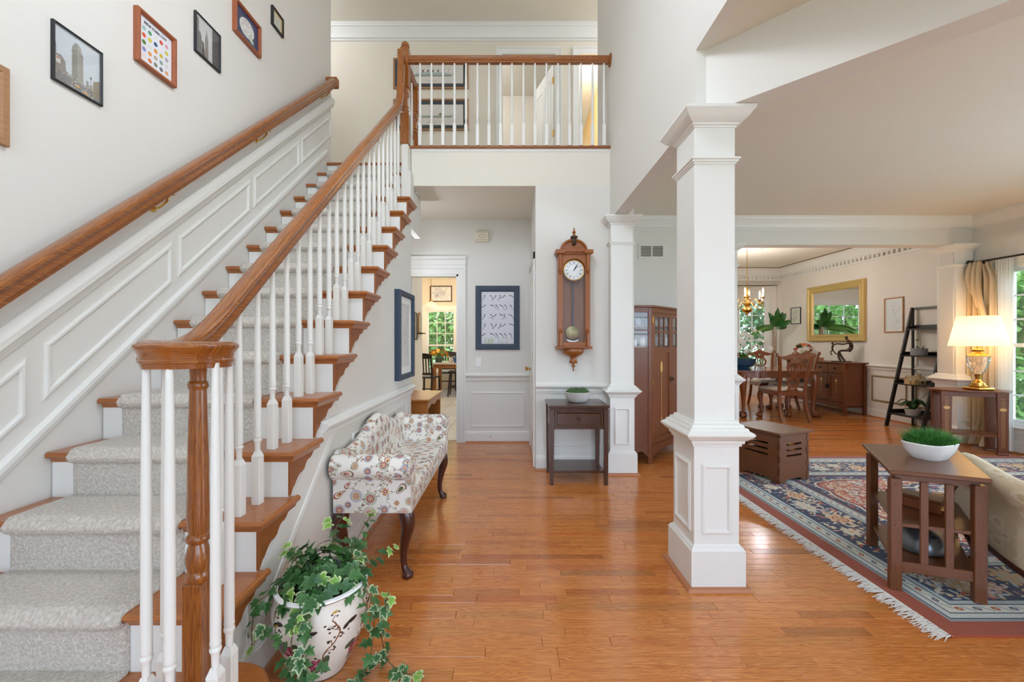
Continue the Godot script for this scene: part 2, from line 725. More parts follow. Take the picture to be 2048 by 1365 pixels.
# thin frames for prints: local x right, y up, facing +z, back on z = 0, origin at the middle
func framed(called: String, label: String, w: float, h: float, at: Vector3, turn: float, frame: Material, fw: float, deep: float, art: Material, mount := 0.0, mount_mat: Material = null, group := "", glass := false) -> Node3D:
	var t := thing(called, label, "picture", at, turn, group)
	var b := MB.new()
	var x := w / 2 - fw / 2
	var y := h / 2 - fw / 2
	var e := deep
	var prof := [Vector2(-fw / 2, 0), Vector2(fw / 2, 0), Vector2(fw / 2, e * 0.85), Vector2(fw / 2 - 0.003, e), Vector2(-fw / 2 + fw * 0.35, e), Vector2(-fw / 2, e * 0.7)]
	b.sweep(prof, [Vector3(x, -y, 0), Vector3(x, y, 0), Vector3(-x, y, 0), Vector3(-x, -y, 0)], Vector3(0, 0, 1), true)
	obj("frame", b, frame, t, 20.0)
	var iw := w / 2 - fw
	var ih := h / 2 - fw
	var z := e * 0.45
	if mount > 0.0:
		b = MB.new()
		var mw := iw - mount
		var mh := ih - mount
		b.sweep([Vector2(-mount / 2, z - 0.002), Vector2(mount / 2, z - 0.002), Vector2(mount / 2, z + 0.002), Vector2(-mount / 2, z + 0.002)], [Vector3(mw + mount / 2, -mh - mount / 2, 0), Vector3(mw + mount / 2, mh + mount / 2, 0), Vector3(-mw - mount / 2, mh + mount / 2, 0), Vector3(-mw - mount / 2, -mh - mount / 2, 0)], Vector3(0, 0, 1), true)
		obj("mount", b, mount_mat, t, 0.0)
		iw = mw
		ih = mh
	b = MB.new()
	b.quad_uv(Vector3(-iw, -ih, z - 0.003), Vector3(iw, -ih, z - 0.003), Vector3(iw, ih, z - 0.003), Vector3(-iw, ih, z - 0.003))
	obj("print", b, art, t, 0.0)
	b = MB.new()
	b.box(Vector3(-w / 2 + fw, -h / 2 + fw, 0), Vector3(w / 2 - fw, h / 2 - fw, z - 0.006))
	obj("backing", b, M.paper, t, 0.0)
	if glass:
		b = MB.new()
		b.quad_uv(Vector3(-w / 2 + fw, -h / 2 + fw, z + 0.004), Vector3(w / 2 - fw, -h / 2 + fw, z + 0.004), Vector3(w / 2 - fw, h / 2 - fw, z + 0.004), Vector3(-w / 2 + fw, h / 2 - fw, z + 0.004))
		obj("glass", b, M.glass, t, 0.0)
	return t

# ------------------------------------------------------------------ the building
const XL := -1.965
const XS := -0.955
const XR := 0.955
const XV := 5.65
const XD := 6.0
const DF := -3.2
const DC := 4.07
const DH := 5.18
const CE := 2.77
const F2 := 3.152
const C2 := 5.59
const D2 := 5.78

# wall in the plane X = at (along "d") or d = at (along "x"); thick may be negative
func wall_mesh(along: String, at: float, thick: float, u0: float, u1: float, y0: float, y1: float, holes: Array) -> MB:
	var b := MB.new()
	var cuts := [u0, u1]
	for h in holes:
		cuts.append(clampf(h[0], u0, u1))
		cuts.append(clampf(h[1], u0, u1))
	cuts.sort()
	for i in cuts.size() - 1:
		var a: float = cuts[i]
		var c: float = cuts[i + 1]
		if c - a < 1e-4:
			continue
		var mid := (a + c) / 2
		var ys := [[y0, y1]]
		for h in holes:
			if mid > h[0] and mid < h[1]:
				var nys := []
				for s in ys:
					if h[2] > s[0]:
						nys.append([s[0], minf(h[2], s[1])])
					if h[3] < s[1]:
						nys.append([maxf(h[3], s[0]), s[1]])
				ys = nys
		for s in ys:
			if s[1] - s[0] < 1e-4:
				continue
			if along == "d":
				b.box(P(at, s[0], a), P(at + thick, s[1], c))
			else:
				b.box(P(a, s[0], at), P(c, s[1], at + thick))
	return b

func crown_prof(k := 1.0) -> Array:
	var p := []
	for q in [[0, -0.14], [0.012, -0.14], [0.012, -0.124], [0.03, -0.118], [0.038, -0.1], [0.05, -0.075], [0.072, -0.05], [0.078, -0.04], [0.09, -0.036], [0.094, -0.02], [0.1, -0.016], [0.1, 0], [0, 0]]:
		p.append(Vector2(q[0], q[1]) * k)
	return p

func rail_prof() -> Array:
	return [Vector2(0, -0.1), Vector2(0.012, -0.1), Vector2(0.014, -0.088), Vector2(0.02, -0.082), Vector2(0.022, -0.06), Vector2(0.034, -0.05), Vector2(0.048, -0.035), Vector2(0.05, -0.026), Vector2(0.04, -0.018), Vector2(0.026, -0.014), Vector2(0.018, 0), Vector2(0, 0)]

func base_prof() -> Array:
	return [Vector2(0, 0), Vector2(0.016, 0), Vector2(0.016, 0.115), Vector2(0.012, 0.12), Vector2(0.013, 0.128), Vector2(0.006, 0.14), Vector2(0, 0.14)]

func shoe_prof() -> Array:
	return [Vector2(0, 0), Vector2(0.03, 0), Vector2(0.029, 0.008), Vector2(0.024, 0.016), Vector2(0.016, 0.019), Vector2(0, 0.019)]

# base board with its wooden shoe, along a path with the room on its right
var trims := 0
func skirting(side: String, path: Array):
	var b := MB.new()
	b.sweep(base_prof(), path)
	var o := structure("baseboard_" + side, b, M.trim, "white baseboard with a moulded top edge", 25.0)
	b = MB.new()
	b.sweep(shoe_prof(), path)
	obj("shoe_moulding", b, M.shoe, o, 25.0)

func moulding(prof: Array, path: Array, label: String, up := Vector3.UP, closed := false, m: Material = null) -> MeshInstance3D:
	trims += 1
	var b := MB.new()
	b.sweep(prof, path, up, closed)
	return structure("trim_%d" % trims, b, m if m else M.trim, label, 25.0)

# raised rectangular panel moulding lying on a face with normal "out"; corners run around it
func panel(corners: Array, out: Vector3, w := 0.024, t := 0.012, parent: Node = null, m: Material = null):
	var b := MB.new()
	var prof := [Vector2(-w / 2, 0), Vector2(w / 2, 0), Vector2(w / 2, t * 0.5), Vector2(w * 0.3, t * 0.65), Vector2(w * 0.1, t), Vector2(-w * 0.25, t), Vector2(-w / 2, t * 0.35)]
	b.sweep(prof, corners, out, true)
	if parent:
		return obj("panel_moulding", b, m if m else M.trim, parent, 25.0)
	trims += 1
	return structure("trim_%d" % trims, b, m if m else M.trim, "raised rectangular panel moulding on the wainscot", 25.0)

# rectangle corners on a wall: along x at depth d (facing the camera), or along d at X
func rect_x(x0, x1, y0, y1, d) -> Array:
	return [P(x1, y0, d), P(x1, y1, d), P(x0, y1, d), P(x0, y0, d)]
func rect_d(d0, d1, y0, y1, x) -> Array:
	return [P(x, y0, d0), P(x, y1, d0), P(x, y1, d1), P(x, y0, d1)]

var windows := 0
# double-hung window, local: inside is +z, origin at the bottom middle of the opening, wall from z = 0 back to -0.14
func window(w: float, h: float, cols: int, up_rows: int, low_rows: int, at: Vector3, turn: float, label: String, casing := 0.085, sill := true, split := 0.5) -> Node3D:
	windows += 1
	var t := Node3D.new()
	t.name = "window_%d" % windows
	add_child(t)
	t.position = at
	t.rotation_degrees.y = turn
	tag(t, label, "", "", "structure")
	var b := MB.new()
	var x := w / 2
	if casing > 0:
		var c := casing
		var prof := [Vector2(0, -0.001), Vector2(c, -0.001), Vector2(c, 0.024), Vector2(c - 0.018, 0.024), Vector2(c - 0.022, 0.016), Vector2(0.012, 0.011), Vector2(0, 0.008)]
		b.sweep(prof, [Vector3(x, 0, 0), Vector3(x, h, 0), Vector3(-x, h, 0), Vector3(-x, 0, 0)], Vector3(0, 0, 1))
		obj("casing", b, M.trim, t, 20.0)
		if sill:
			b = MB.new()
			b.box(Vector3(-x - c - 0.02, -0.025, -0.02), Vector3(x + c + 0.02, 0.0, 0.05), 0.006)
			b.box(Vector3(-x - c, -0.085, -0.001), Vector3(x + c, -0.025, 0.014), 0.003)
			obj("sill", b, M.trim, t, 0.0)
	b = MB.new()
	b.sweep([Vector2(-0.03, -0.14), Vector2(0, -0.14), Vector2(0, 0), Vector2(-0.03, 0)], [Vector3(x, 0, 0), Vector3(x, h, 0), Vector3(-x, h, 0), Vector3(-x, 0, 0)], Vector3(0, 0, 1), true)
	obj("frame", b, M.sash, t, 0.0)
	var y_mid := h * split
	for s in 2:
		var y0 := 0.03 if s == 0 else y_mid - 0.02
		var y1 := y_mid + 0.02 if s == 0 else h - 0.03
		var z := -0.05 if s == 0 else -0.085
		var rows := low_rows if s == 0 else up_rows
		var sash := part_group("sash", t, Vector3(0, 0, z))
		b = MB.new()
		var sw := 0.042
		var sx := x - 0.03
		b.sweep([Vector2(-sw / 2, -0.016), Vector2(sw / 2, -0.016), Vector2(sw / 2, 0.016), Vector2(-sw / 2, 0.016)], [Vector3(sx - sw / 2, y0 + sw / 2, 0), Vector3(sx - sw / 2, y1 - sw / 2, 0), Vector3(-sx + sw / 2, y1 - sw / 2, 0), Vector3(-sx + sw / 2, y0 + sw / 2, 0)], Vector3(0, 0, 1), true)
		obj("sash_frame", b, M.sash, sash, 0.0)
		var gx0 := -sx + sw
		var gx1 := sx - sw
		var gy0 := y0 + sw
		var gy1 := y1 - sw
		for c in range(1, cols):
			b = MB.new()
			var mx := gx0 + (gx1 - gx0) * c / cols
			b.box(Vector3(mx - 0.009, gy0, -0.011), Vector3(mx + 0.009, gy1, 0.011), 0.003)
			obj("muntin", b, M.sash, sash, 0.0)
		for r in range(1, rows):
			b = MB.new()
			var my := gy0 + (gy1 - gy0) * r / rows
			b.box(Vector3(gx0, my - 0.009, -0.010), Vector3(gx1, my + 0.009, 0.010), 0.003)
			obj("muntin", b, M.sash, sash, 0.0)
		for c in cols:
			for r in rows:
				b = MB.new()
				var px0 := gx0 + (gx1 - gx0) * c / cols
				var px1 := gx0 + (gx1 - gx0) * (c + 1) / cols
				var py0 := gy0 + (gy1 - gy0) * r / rows
				var py1 := gy0 + (gy1 - gy0) * (r + 1) / rows
				b.quad_uv(Vector3(px0, py0, 0), Vector3(px1, py0, 0), Vector3(px1, py1, 0), Vector3(px0, py1, 0))
				obj("pane", b, M.glass, sash, 0.0)
	return t

func build_floor():
	var b := MB.new()
	b.box(P(XL - 0.15, -0.16, DF - 0.15), P(XV + 0.15, -0.012, 5.28))
	b.box(P(2.0, -0.16, 5.28), P(XD + 0.2, -0.012, 10.4))
	var fl := structure("floor", b, M.subfloor, "glossy orange-brown strip hardwood floor")
	var list := []
	var bw := 0.0572
	rng.seed = 77
	var k := 0
	while DF + k * bw < 10.2:
		var d0 := DF + k * bw
		k += 1
		var x0 := XL if d0 < 5.24 else 2.05
		var x1 := XV if d0 < 5.24 else XD
		var x := x0 - rng.randf() * 0.7
		while x < x1:
			var len := 0.22 + 0.75 * pow(rng.randf(), 1.2)
			var a := maxf(x, x0)
			var c := minf(x + len, x1)
			x += len
			if c - a < 0.02:
				continue
			var tone := 1.02 + rng.randfn(0.0, 0.13)
			var red := rng.randf_range(-0.06, 0.06)
			if rng.randf() < 0.12:
				tone *= 0.8
				red += 0.08
			tone = clampf(tone, 0.6, 1.25)
			var tint := Color(tone * (1.0 + red * 0.3), tone * (1.0 - red), tone * (1.0 - red * 1.4))
			var px := 0.0
			var dm := d0 + bw / 2
			if dm > 1.25 and dm < 4.4:
				var vx0 := clampf(1024 + 835 * a / dm, 0, 2048)
				var vx1 := clampf(1024 + 835 * c / dm, 0, 2048)
				var py := 682.0 + 835 * 1.257 / dm
				if py < 1400 and a > -0.9 and not (a > 1.9 and dm < 4.4):
					px = (vx1 - vx0) * 60.0 / (dm * dm)
			list.append([px, a, c, d0, tint, Vector2(rng.randf() * 3, rng.randf() * 3)])
	list.sort_custom(func(p, q): return p[0] > q[0])
	var rest := MB.new()
	var uvs := []
	for i in list.size():
		var e: Array = list[i]
		var lo := P(e[1] + 0.0005, -0.012, e[3] + bw - 0.0005)
		var hi := P(e[2] - 0.0005, 0.0, e[3] + 0.0005)
		if i < 290 and e[0] > 0.0:
			b = MB.new()
			b.tint = e[4]
			b.box(lo, hi, 0.0012)
			obj("board", b, M.floor, fl, 0.0, 0, e[5])
		else:
			rest.tint = e[4]
			var n0 := rest.v.size()
			var c := 0.0012
			var T := [Vector3(lo.x + c, 0, lo.z + c), Vector3(hi.x - c, 0, lo.z + c), Vector3(hi.x - c, 0, hi.z - c), Vector3(lo.x + c, 0, hi.z - c)]
			var L := [Vector3(lo.x, -c * 1.6, lo.z), Vector3(hi.x, -c * 1.6, lo.z), Vector3(hi.x, -c * 1.6, hi.z), Vector3(lo.x, -c * 1.6, hi.z)]
			rest.poly_out(T, Vector3.UP)
			for q in 4:
				rest.poly_out([T[q], T[(q + 1) % 4], L[(q + 1) % 4], L[q]], Vector3.UP)
			for q in range(n0, rest.v.size()):
				rest.uv[q] = Vector2(rest.v[q].x, rest.v[q].z) + e[5]
	var o := obj("board_field", rest, M.floor, fl, 0.0)
	tag(o, "", "", "", "stuff")

func square_column(label: String, cx: float, cd: float):
	var t := thing("square_column", label, "column", P(cx, 0, cd), 0.0)
	var b := MB.new()
	b.box(Vector3(-0.104, 0.8, -0.115), Vector3(0.104, 2.4, 0.115), 0.002)
	obj("shaft", b, M.trim, t, 0.0)
	b = MB.new()
	b.box(Vector3(-0.115, 0.2, -0.135), Vector3(0.115, 0.74, 0.135), 0.002)
	var pd := obj("pedestal", b, M.trim, t, 0.0)
	for s in [-1.0, 1.0]:
		var x: float = 0.115 * s
		panel([Vector3(-0.066 * s, 0.285, 0.135 * s), Vector3(0.066 * s, 0.285, 0.135 * s), Vector3(0.066 * s, 0.62, 0.135 * s), Vector3(-0.066 * s, 0.62, 0.135 * s)], Vector3(0, 0, s), 0.022, 0.011, pd)
		panel([Vector3(x, 0.285, 0.088 * s), Vector3(x, 0.285, -0.088 * s), Vector3(x, 0.62, -0.088 * s), Vector3(x, 0.62, 0.088 * s)], Vector3(s, 0, 0), 0.022, 0.011, pd)
	var ring := func(hx: float, hz: float) -> Array:
		return [Vector3(hx, 0, hz), Vector3(hx, 0, -hz), Vector3(-hx, 0, -hz), Vector3(-hx, 0, hz)]
	b = MB.new()
	b.sweep([Vector2(-0.05, 0.012), Vector2(0.022, 0.012), Vector2(0.022, 0.196), Vector2(0.016, 0.203), Vector2(0.012, 0.212), Vector2(0.004, 0.216), Vector2(0, 0.224), Vector2(-0.05, 0.224)], ring.call(0.115, 0.135), Vector3.UP, true)
	obj("plinth", b, M.trim, t, 25.0)
	b = MB.new()
	b.sweep(shoe_prof(), ring.call(0.132, 0.152), Vector3.UP, true)
	obj("shoe_moulding", b, M.shoe, t, 25.0)
	b = MB.new()
	var cap := [[-0.02, 0.722], [0.008, 0.722], [0.01, 0.734], [0.018, 0.738], [0.02, 0.752], [0.03, 0.757], [0.045, 0.772], [0.054, 0.782], [0.054, 0.79], [0.046, 0.797], [0.034, 0.804], [0.03, 0.816], [0.018, 0.82], [0.015, 0.832], [0.002, 0.836], [-0.004, 0.85], [-0.03, 0.85]]
	b.sweep(cap.map(func(q): return Vector2(q[0], q[1])), ring.call(0.115, 0.135), Vector3.UP, true)
	obj("chair_rail_cap", b, M.trim, t, 25.0)
	b = MB.new()
	var nk := [[-0.02, 2.165], [0.004, 2.165], [0.006, 2.172], [0.012, 2.176], [0.013, 2.184], [0.02, 2.188], [0.02, 2.196], [0.004, 2.2], [-0.02, 2.2]]
	b.sweep(nk.map(func(q): return Vector2(q[0], q[1])), ring.call(0.104, 0.115), Vector3.UP, true)
	obj("necking", b, M.trim, t, 25.0)
	b = MB.new()
	var cp := [[-0.03, 2.352], [0.004, 2.352], [0.006, 2.36], [0.014, 2.364], [0.016, 2.372], [0.03, 2.378], [0.05, 2.394], [0.06, 2.41], [0.068, 2.418], [0.072, 2.424], [0.072, 2.438], [-0.03, 2.438]]
	b.sweep(cp.map(func(q): return Vector2(q[0], q[1])), ring.call(0.104, 0.115), Vector3.UP, true)
	obj("capital", b, M.trim, t, 25.0)
	b = MB.new()
	b.box(Vector3(-0.16, 2.425, -0.17), Vector3(0.16, 2.439, 0.17))
	obj("abacus", b, M.trim, t, 0.0)

func build_shell():
	build_floor()
	var b: MB
	# foyer left wall, two storeys
	structure("wall_left", wall_mesh("d", XL, -0.14, DF - 0.14, 4.53, -0.1, C2, []), M.wall, "tall pale greige stair wall hung with small framed pictures")
	# stub running left from the end of the stair wall, upper hall
	structure("wall_upper_left", wall_mesh("x", 4.39, 0.14, -4.2, XL - 0.14, F2, C2, []), M.wall, "plain wall of the upstairs hall")
	structure("wall_upper_end", wall_mesh("d", -4.2, -0.14, 4.39, D2, F2, C2, []), M.wall, "end wall of the upstairs hall")
	# right wall of the void and the beam under it
	b = wall_mesh("d", XR, 0.13, DF - 0.14, 4.66, 2.44, C2, [[DF - 1.0, 2.17, 2.0, CE], [4.07, 5.0, 2.0, CE]])
	structure("wall_right", b, M.wall, "tall cream wall over the column opening")
	# diagonal beam from the column to the front of the house
	b = MB.new()
	var e := Vector2(0.97, 2.21)
	var u := Vector2(1, -1).normalized()
	var nn := Vector2(1, 1).normalized() * 0.135
	var far := e + u * 6.6
	b.prism(PackedVector2Array([Vector2(e.x, -e.y), Vector2(far.x, -far.y), Vector2(far.x + nn.x, -far.y - nn.y), Vector2(e.x + nn.x, -e.y - nn.y)]), 0, 1)
	b.warp(func(p): return Vector3(p.x, 2.44 + (1.0 - p.z) * (CE - 2.44), p.y))
	structure("wall_beam", b, M.wall, "diagonal cream ceiling beam running from the column")
	# the block with the clock
	structure("wall_clock", wall_mesh("x", DC, 0.12, 0.23, 1.19, -0.1, CE, []), M.wall, "cream wall behind the pendulum clock")
	structure("wall_hall_right", wall_mesh("d", 0.23, 0.12, DC + 0.12, DH, -0.1, CE, []), M.wall, "narrow right wall of the hallway with a door")
	structure("wall_living_left", wall_mesh("d", 1.07, 0.12, DC + 0.12, DH, -0.1, CE, []), M.wall, "living room return wall beside the corner cabinet")
	# far wall of hall and living room, with the kitchen door and the dining opening
	structure("wall_back", wall_mesh("x", DH, 0.12, -2.2, 1.19, -0.1, CE, [[-1.47, -0.665, -0.2, 2.085]]), M.wall, "back wall of the hallway with the kitchen doorway")
	structure("wall_back_living", wall_mesh("x", 5.13, 0.17, 1.19, XD + 0.1, -0.1, CE, [[2.76, 5.42, -0.2, 2.44]]), M.wall, "back wall of the living room with the wide dining room opening")
	structure("wall_hall_left", wall_mesh("d", -1.26, -0.1, 3.95, 5.86, -0.1, CE, [[5.16, 5.31, 0.0, 2.085]]), M.wall_warm, "beige wall of the passage to the kitchen")
	# living room right wall
	structure("wall_right_living", wall_mesh("d", XV, 0.14, DF - 0.14, 5.13, -0.1, CE, [[3.95, 4.83, 0.3, 2.12], [0.3, 2.9, 0.3, 2.12]]), M.wall, "right wall of the living room with tall windows")
	# front of the house, behind the viewer
	structure("wall_front", wall_mesh("x", DF, -0.14, XL - 0.14, XV + 0.14, -0.1, C2, [[-1.2, 1.2, 0.0, 2.6], [-1.55, 0.65, 3.1, 5.1], [1.75, 5.15, 0.45, 2.45]]), M.wall, "front wall with the entrance door and windows")
	# floors and ceilings
	b = MB.new()
	b.box(P(-0.98, CE, DC), P(1.19, F2 - 0.03, D2 + 3.2))
	b.box(P(-4.34, CE, 4.45), P(-0.98, F2 - 0.03, D2 + 3.2))
	b.box(P(1.19, CE, DH), P(3.4, F2 - 0.03, D2 + 3.2))
	structure("ceiling_hall", b, M.ceiling, "hallway ceiling carrying the upstairs floor")
	b = MB.new()
	b.box(P(XR + 0.06, CE, DF - 0.14), P(XV + 0.14, CE + 0.14, 5.3))
	structure("ceiling_living", b, M.ceiling, "living room ceiling in matt off-white")
	b = MB.new()
	b.box(P(-4.34, C2, DF - 0.14), P(3.4, C2 + 0.14, D2 + 3.2))
	structure("ceiling_foyer", b, M.ceiling, "high foyer ceiling")
	b = MB.new()
	b.box(P(-4.2, F2 - 0.03, 4.49), P(-0.95, F2 - 0.004, D2 + 3.0))
	b.box(P(-0.95, F2 - 0.03, DC + 0.06), P(XR, F2 - 0.004, D2 + 3.0))
	b.box(P(XR, F2 - 0.03, 4.66), P(3.3, F2 - 0.004, D2 + 3.0))
	structure("floor_upper", b, M.carpet, "carpeted upstairs hall floor")
	# upstairs back wall with two doorways, and the rooms behind
	structure("wall_upper_back", wall_mesh("x", D2, 0.12, -4.2, 3.3, F2 - 0.03, C2, [[-0.13, 0.6, F2 - 0.1, F2 + 2.08], [0.93, 1.4, F2 - 0.1, F2 + 2.08]]), M.wall_warm, "beige back wall of the upstairs hall")
	structure("wall_upper_right", wall_mesh("d", 3.3, 0.1, 4.56, D2 + 3.0, F2 - 0.03, C2, []), M.wall, "right end wall upstairs")
	structure("wall_upper_stub", wall_mesh("x", 4.56, 0.1, XR + 0.13, 3.3, F2 - 0.03, C2, []), M.wall, "short upstairs wall")
	structure("wall_upper_room", wall_mesh("d", 0.72, 0.1, D2 + 0.12, D2 + 3.0, F2 - 0.03, C2, []), M.white, "white partition between the upstairs rooms")
	structure("wall_upper_yellow", wall_mesh("d", 1.46, 0.1, D2 + 0.12, D2 + 3.0, F2 - 0.03, C2, []), mat(Color("f0c888"), 0.7), "warm yellow wall of the bright upstairs room")
	structure("wall_upper_side", wall_mesh("d", -1.1, -0.1, D2 + 0.12, D2 + 3.0, F2 - 0.03, C2, []), M.wall_warm, "side wall of the upstairs bedroom")
	structure("wall_upper_far", wall_mesh("x", D2 + 1.6, 0.12, -1.2, 0.78, F2 - 0.03, C2, []), M.wall_warm, "far wall of the upstairs bedroom")
	structure("wall_upper_bath", wall_mesh("x", D2 + 3.0, 0.12, 0.78, 3.4, F2 - 0.03, C2, [[0.86, 1.42, F2 + 0.3, F2 + 2.3]]), M.white, "white far wall of the bright upstairs room")
	# dining room
	structure("wall_dining_right", wall_mesh("d", XD, 0.14, 5.3, 9.42, -0.1, 2.95, []), M.wall_dining, "dining room wall with the gold mirror")
	structure("wall_dining_left", wall_mesh("d", 2.05, -0.12, 5.3, 9.42, -0.1, 2.95, []), M.wall_dining, "left wall of the dining room")
	structure("wall_dining_back", wall_mesh("x", 9.3, 0.12, 2.05, XD, -0.1, 2.95, [[2.6, 5.92, -0.2, 2.5]]), M.wall_dining, "dining room back wall opening onto the bay")
	b = MB.new()
	b.box(P(1.9, 2.87, 5.2), P(XD + 0.14, 2.99, 9.42))
	structure("ceiling_dining", b, M.ceiling, "dining room ceiling with a plaster medallion")
	# bay: two canted sides and a front
	var bay := [Vector2(5.92, 9.36), Vector2(5.2, 10.08), Vector2(3.32, 10.08), Vector2(2.6, 9.36)]
	for i in 3:
		var p: Vector2 = bay[i]
		var q: Vector2 = bay[i + 1]
		var len := p.distance_to(q)
		var mid := (p + q) / 2
		var ang := rad_to_deg(atan2(-(q.y - p.y), q.x - p.x))
		# local +z looks into the room
		var inward := Vector2(4.26, 9.0) - mid
		var turn := rad_to_deg(atan2(inward.x, inward.y * -1.0))
		var nx := Vector2((q - p).y, -(q - p).x).normalized()
		if nx.dot(inward) < 0:
			nx = -nx
		turn = rad_to_deg(atan2(nx.x, -nx.y))
		var ww := 0.66 if i != 1 else 1.6
		var m := wall_mesh("x", 0.0, 0.14, -len / 2 - 0.02, len / 2 + 0.02, -0.1, 2.62, [[-ww / 2, ww / 2, 0.35, 2.2]])
		var o := structure("wall_bay_%s" % ["right", "front", "left"][i], m, M.wall_dining, "wall of the dining bay around its window")
		o.position = P(mid.x, 0, mid.y)
		o.rotation_degrees.y = turn
		window(ww, 1.85, 2 if i != 1 else 4, 3, 3, P(mid.x, 0.35, mid.y), turn, ["tall white double-hung window in the right side of the dining bay", "wide white window in the front of the dining bay", "white window in the left side of the dining bay"][i], 0.07)
	b = MB.new()
	b.prism(PackedVector2Array([Vector2(6.1, -9.3), Vector2(6.1, -9.4), Vector2(5.3, -10.3), Vector2(3.2, -10.3), Vector2(2.4, -9.4), Vector2(2.4, -9.3)]), 0, 1)
	b.warp(func(p): return Vector3(p.x, 2.5 + (1.0 - p.z) * 0.12, p.y))
	structure("ceiling_bay", b, M.ceiling, "ceiling of the dining bay")
	# kitchen
	structure("wall_kitchen_back", wall_mesh("x", 11.0, 0.14, -4.2, 1.6, -0.1, 2.95, [[-2.28, -1.48, 0.45, 2.1], [-3.9, -2.5, 0.45, 2.1], [-1.2, 1.2, 0.9, 2.1]]), M.wall_warm, "kitchen end wall with white windows")
	structure("wall_kitchen_left", wall_mesh("d", -4.2, -0.14, 5.3, 11.14, -0.1, 2.95, []), M.wall_warm, "left kitchen wall")
	structure("wall_kitchen_right", wall_mesh("d", 1.6, 0.14, 5.3, 11.14, -0.1, 2.95, []), M.wall_warm, "right kitchen wall")
	structure("wall_kitchen_front", wall_mesh("x", 5.76, 0.1, -4.2, -1.36, -0.1, 2.95, []), M.wall_warm, "kitchen wall beside the passage")
	b = MB.new()
	b.box(P(-4.34, 2.88, 5.3), P(1.74, 3.0, 11.14))
	structure("ceiling_kitchen", b, M.ceiling, "white kitchen ceiling")
	b = MB.new()
	b.box(P(-4.2, -0.1, 5.28), P(1.6, -0.006, 11.0))
	var kf := structure("floor_kitchen", b, M.grout, "pale stone tile floor of the kitchen")
	var tiles := [mat(Color("d8d1c6"), 0.3), mat(Color("d2cabe"), 0.3), mat(Color("ddd7cd"), 0.3)]
	var tm := MB.new()
	tm.box(Vector3(-0.162, -0.006, -0.162), Vector3(0.162, 0.002, 0.162), 0.002)
	var tmesh := tm.commit(0.0)
	var rest := MB.new()
	for i in 18:
		for j in 18:
			var x := -4.03 + 0.33 * i
			var d := 5.45 + 0.33 * j
			if x > -2.1 and x < -0.5 and d < 8.9:
				var o := obj("tile", tmesh, tiles[(i * 7 + j * 5 + i * j) % 3], kf)
				o.position = P(x, 0, d)
			elif x < 1.5:
				rest.box(P(x - 0.162, -0.006, d - 0.162), P(x + 0.162, 0.002, d + 0.162), 0.002)
	var ro := obj("tile_field", rest, tiles[0], kf, 0.0)
	tag(ro, "", "", "", "stuff")
	build_trim()
	square_column("tall white square column on a panelled pedestal in the foreground", 1.04, 2.257)
	square_column("white square column on a panelled pedestal beside the pendulum clock", 1.04, 4.07)
	square_column("white square pilaster column at the right end of the dining opening", 5.53, 5.215)
	square_column("white square pilaster column at the left end of the dining opening", 2.65, 5.215)

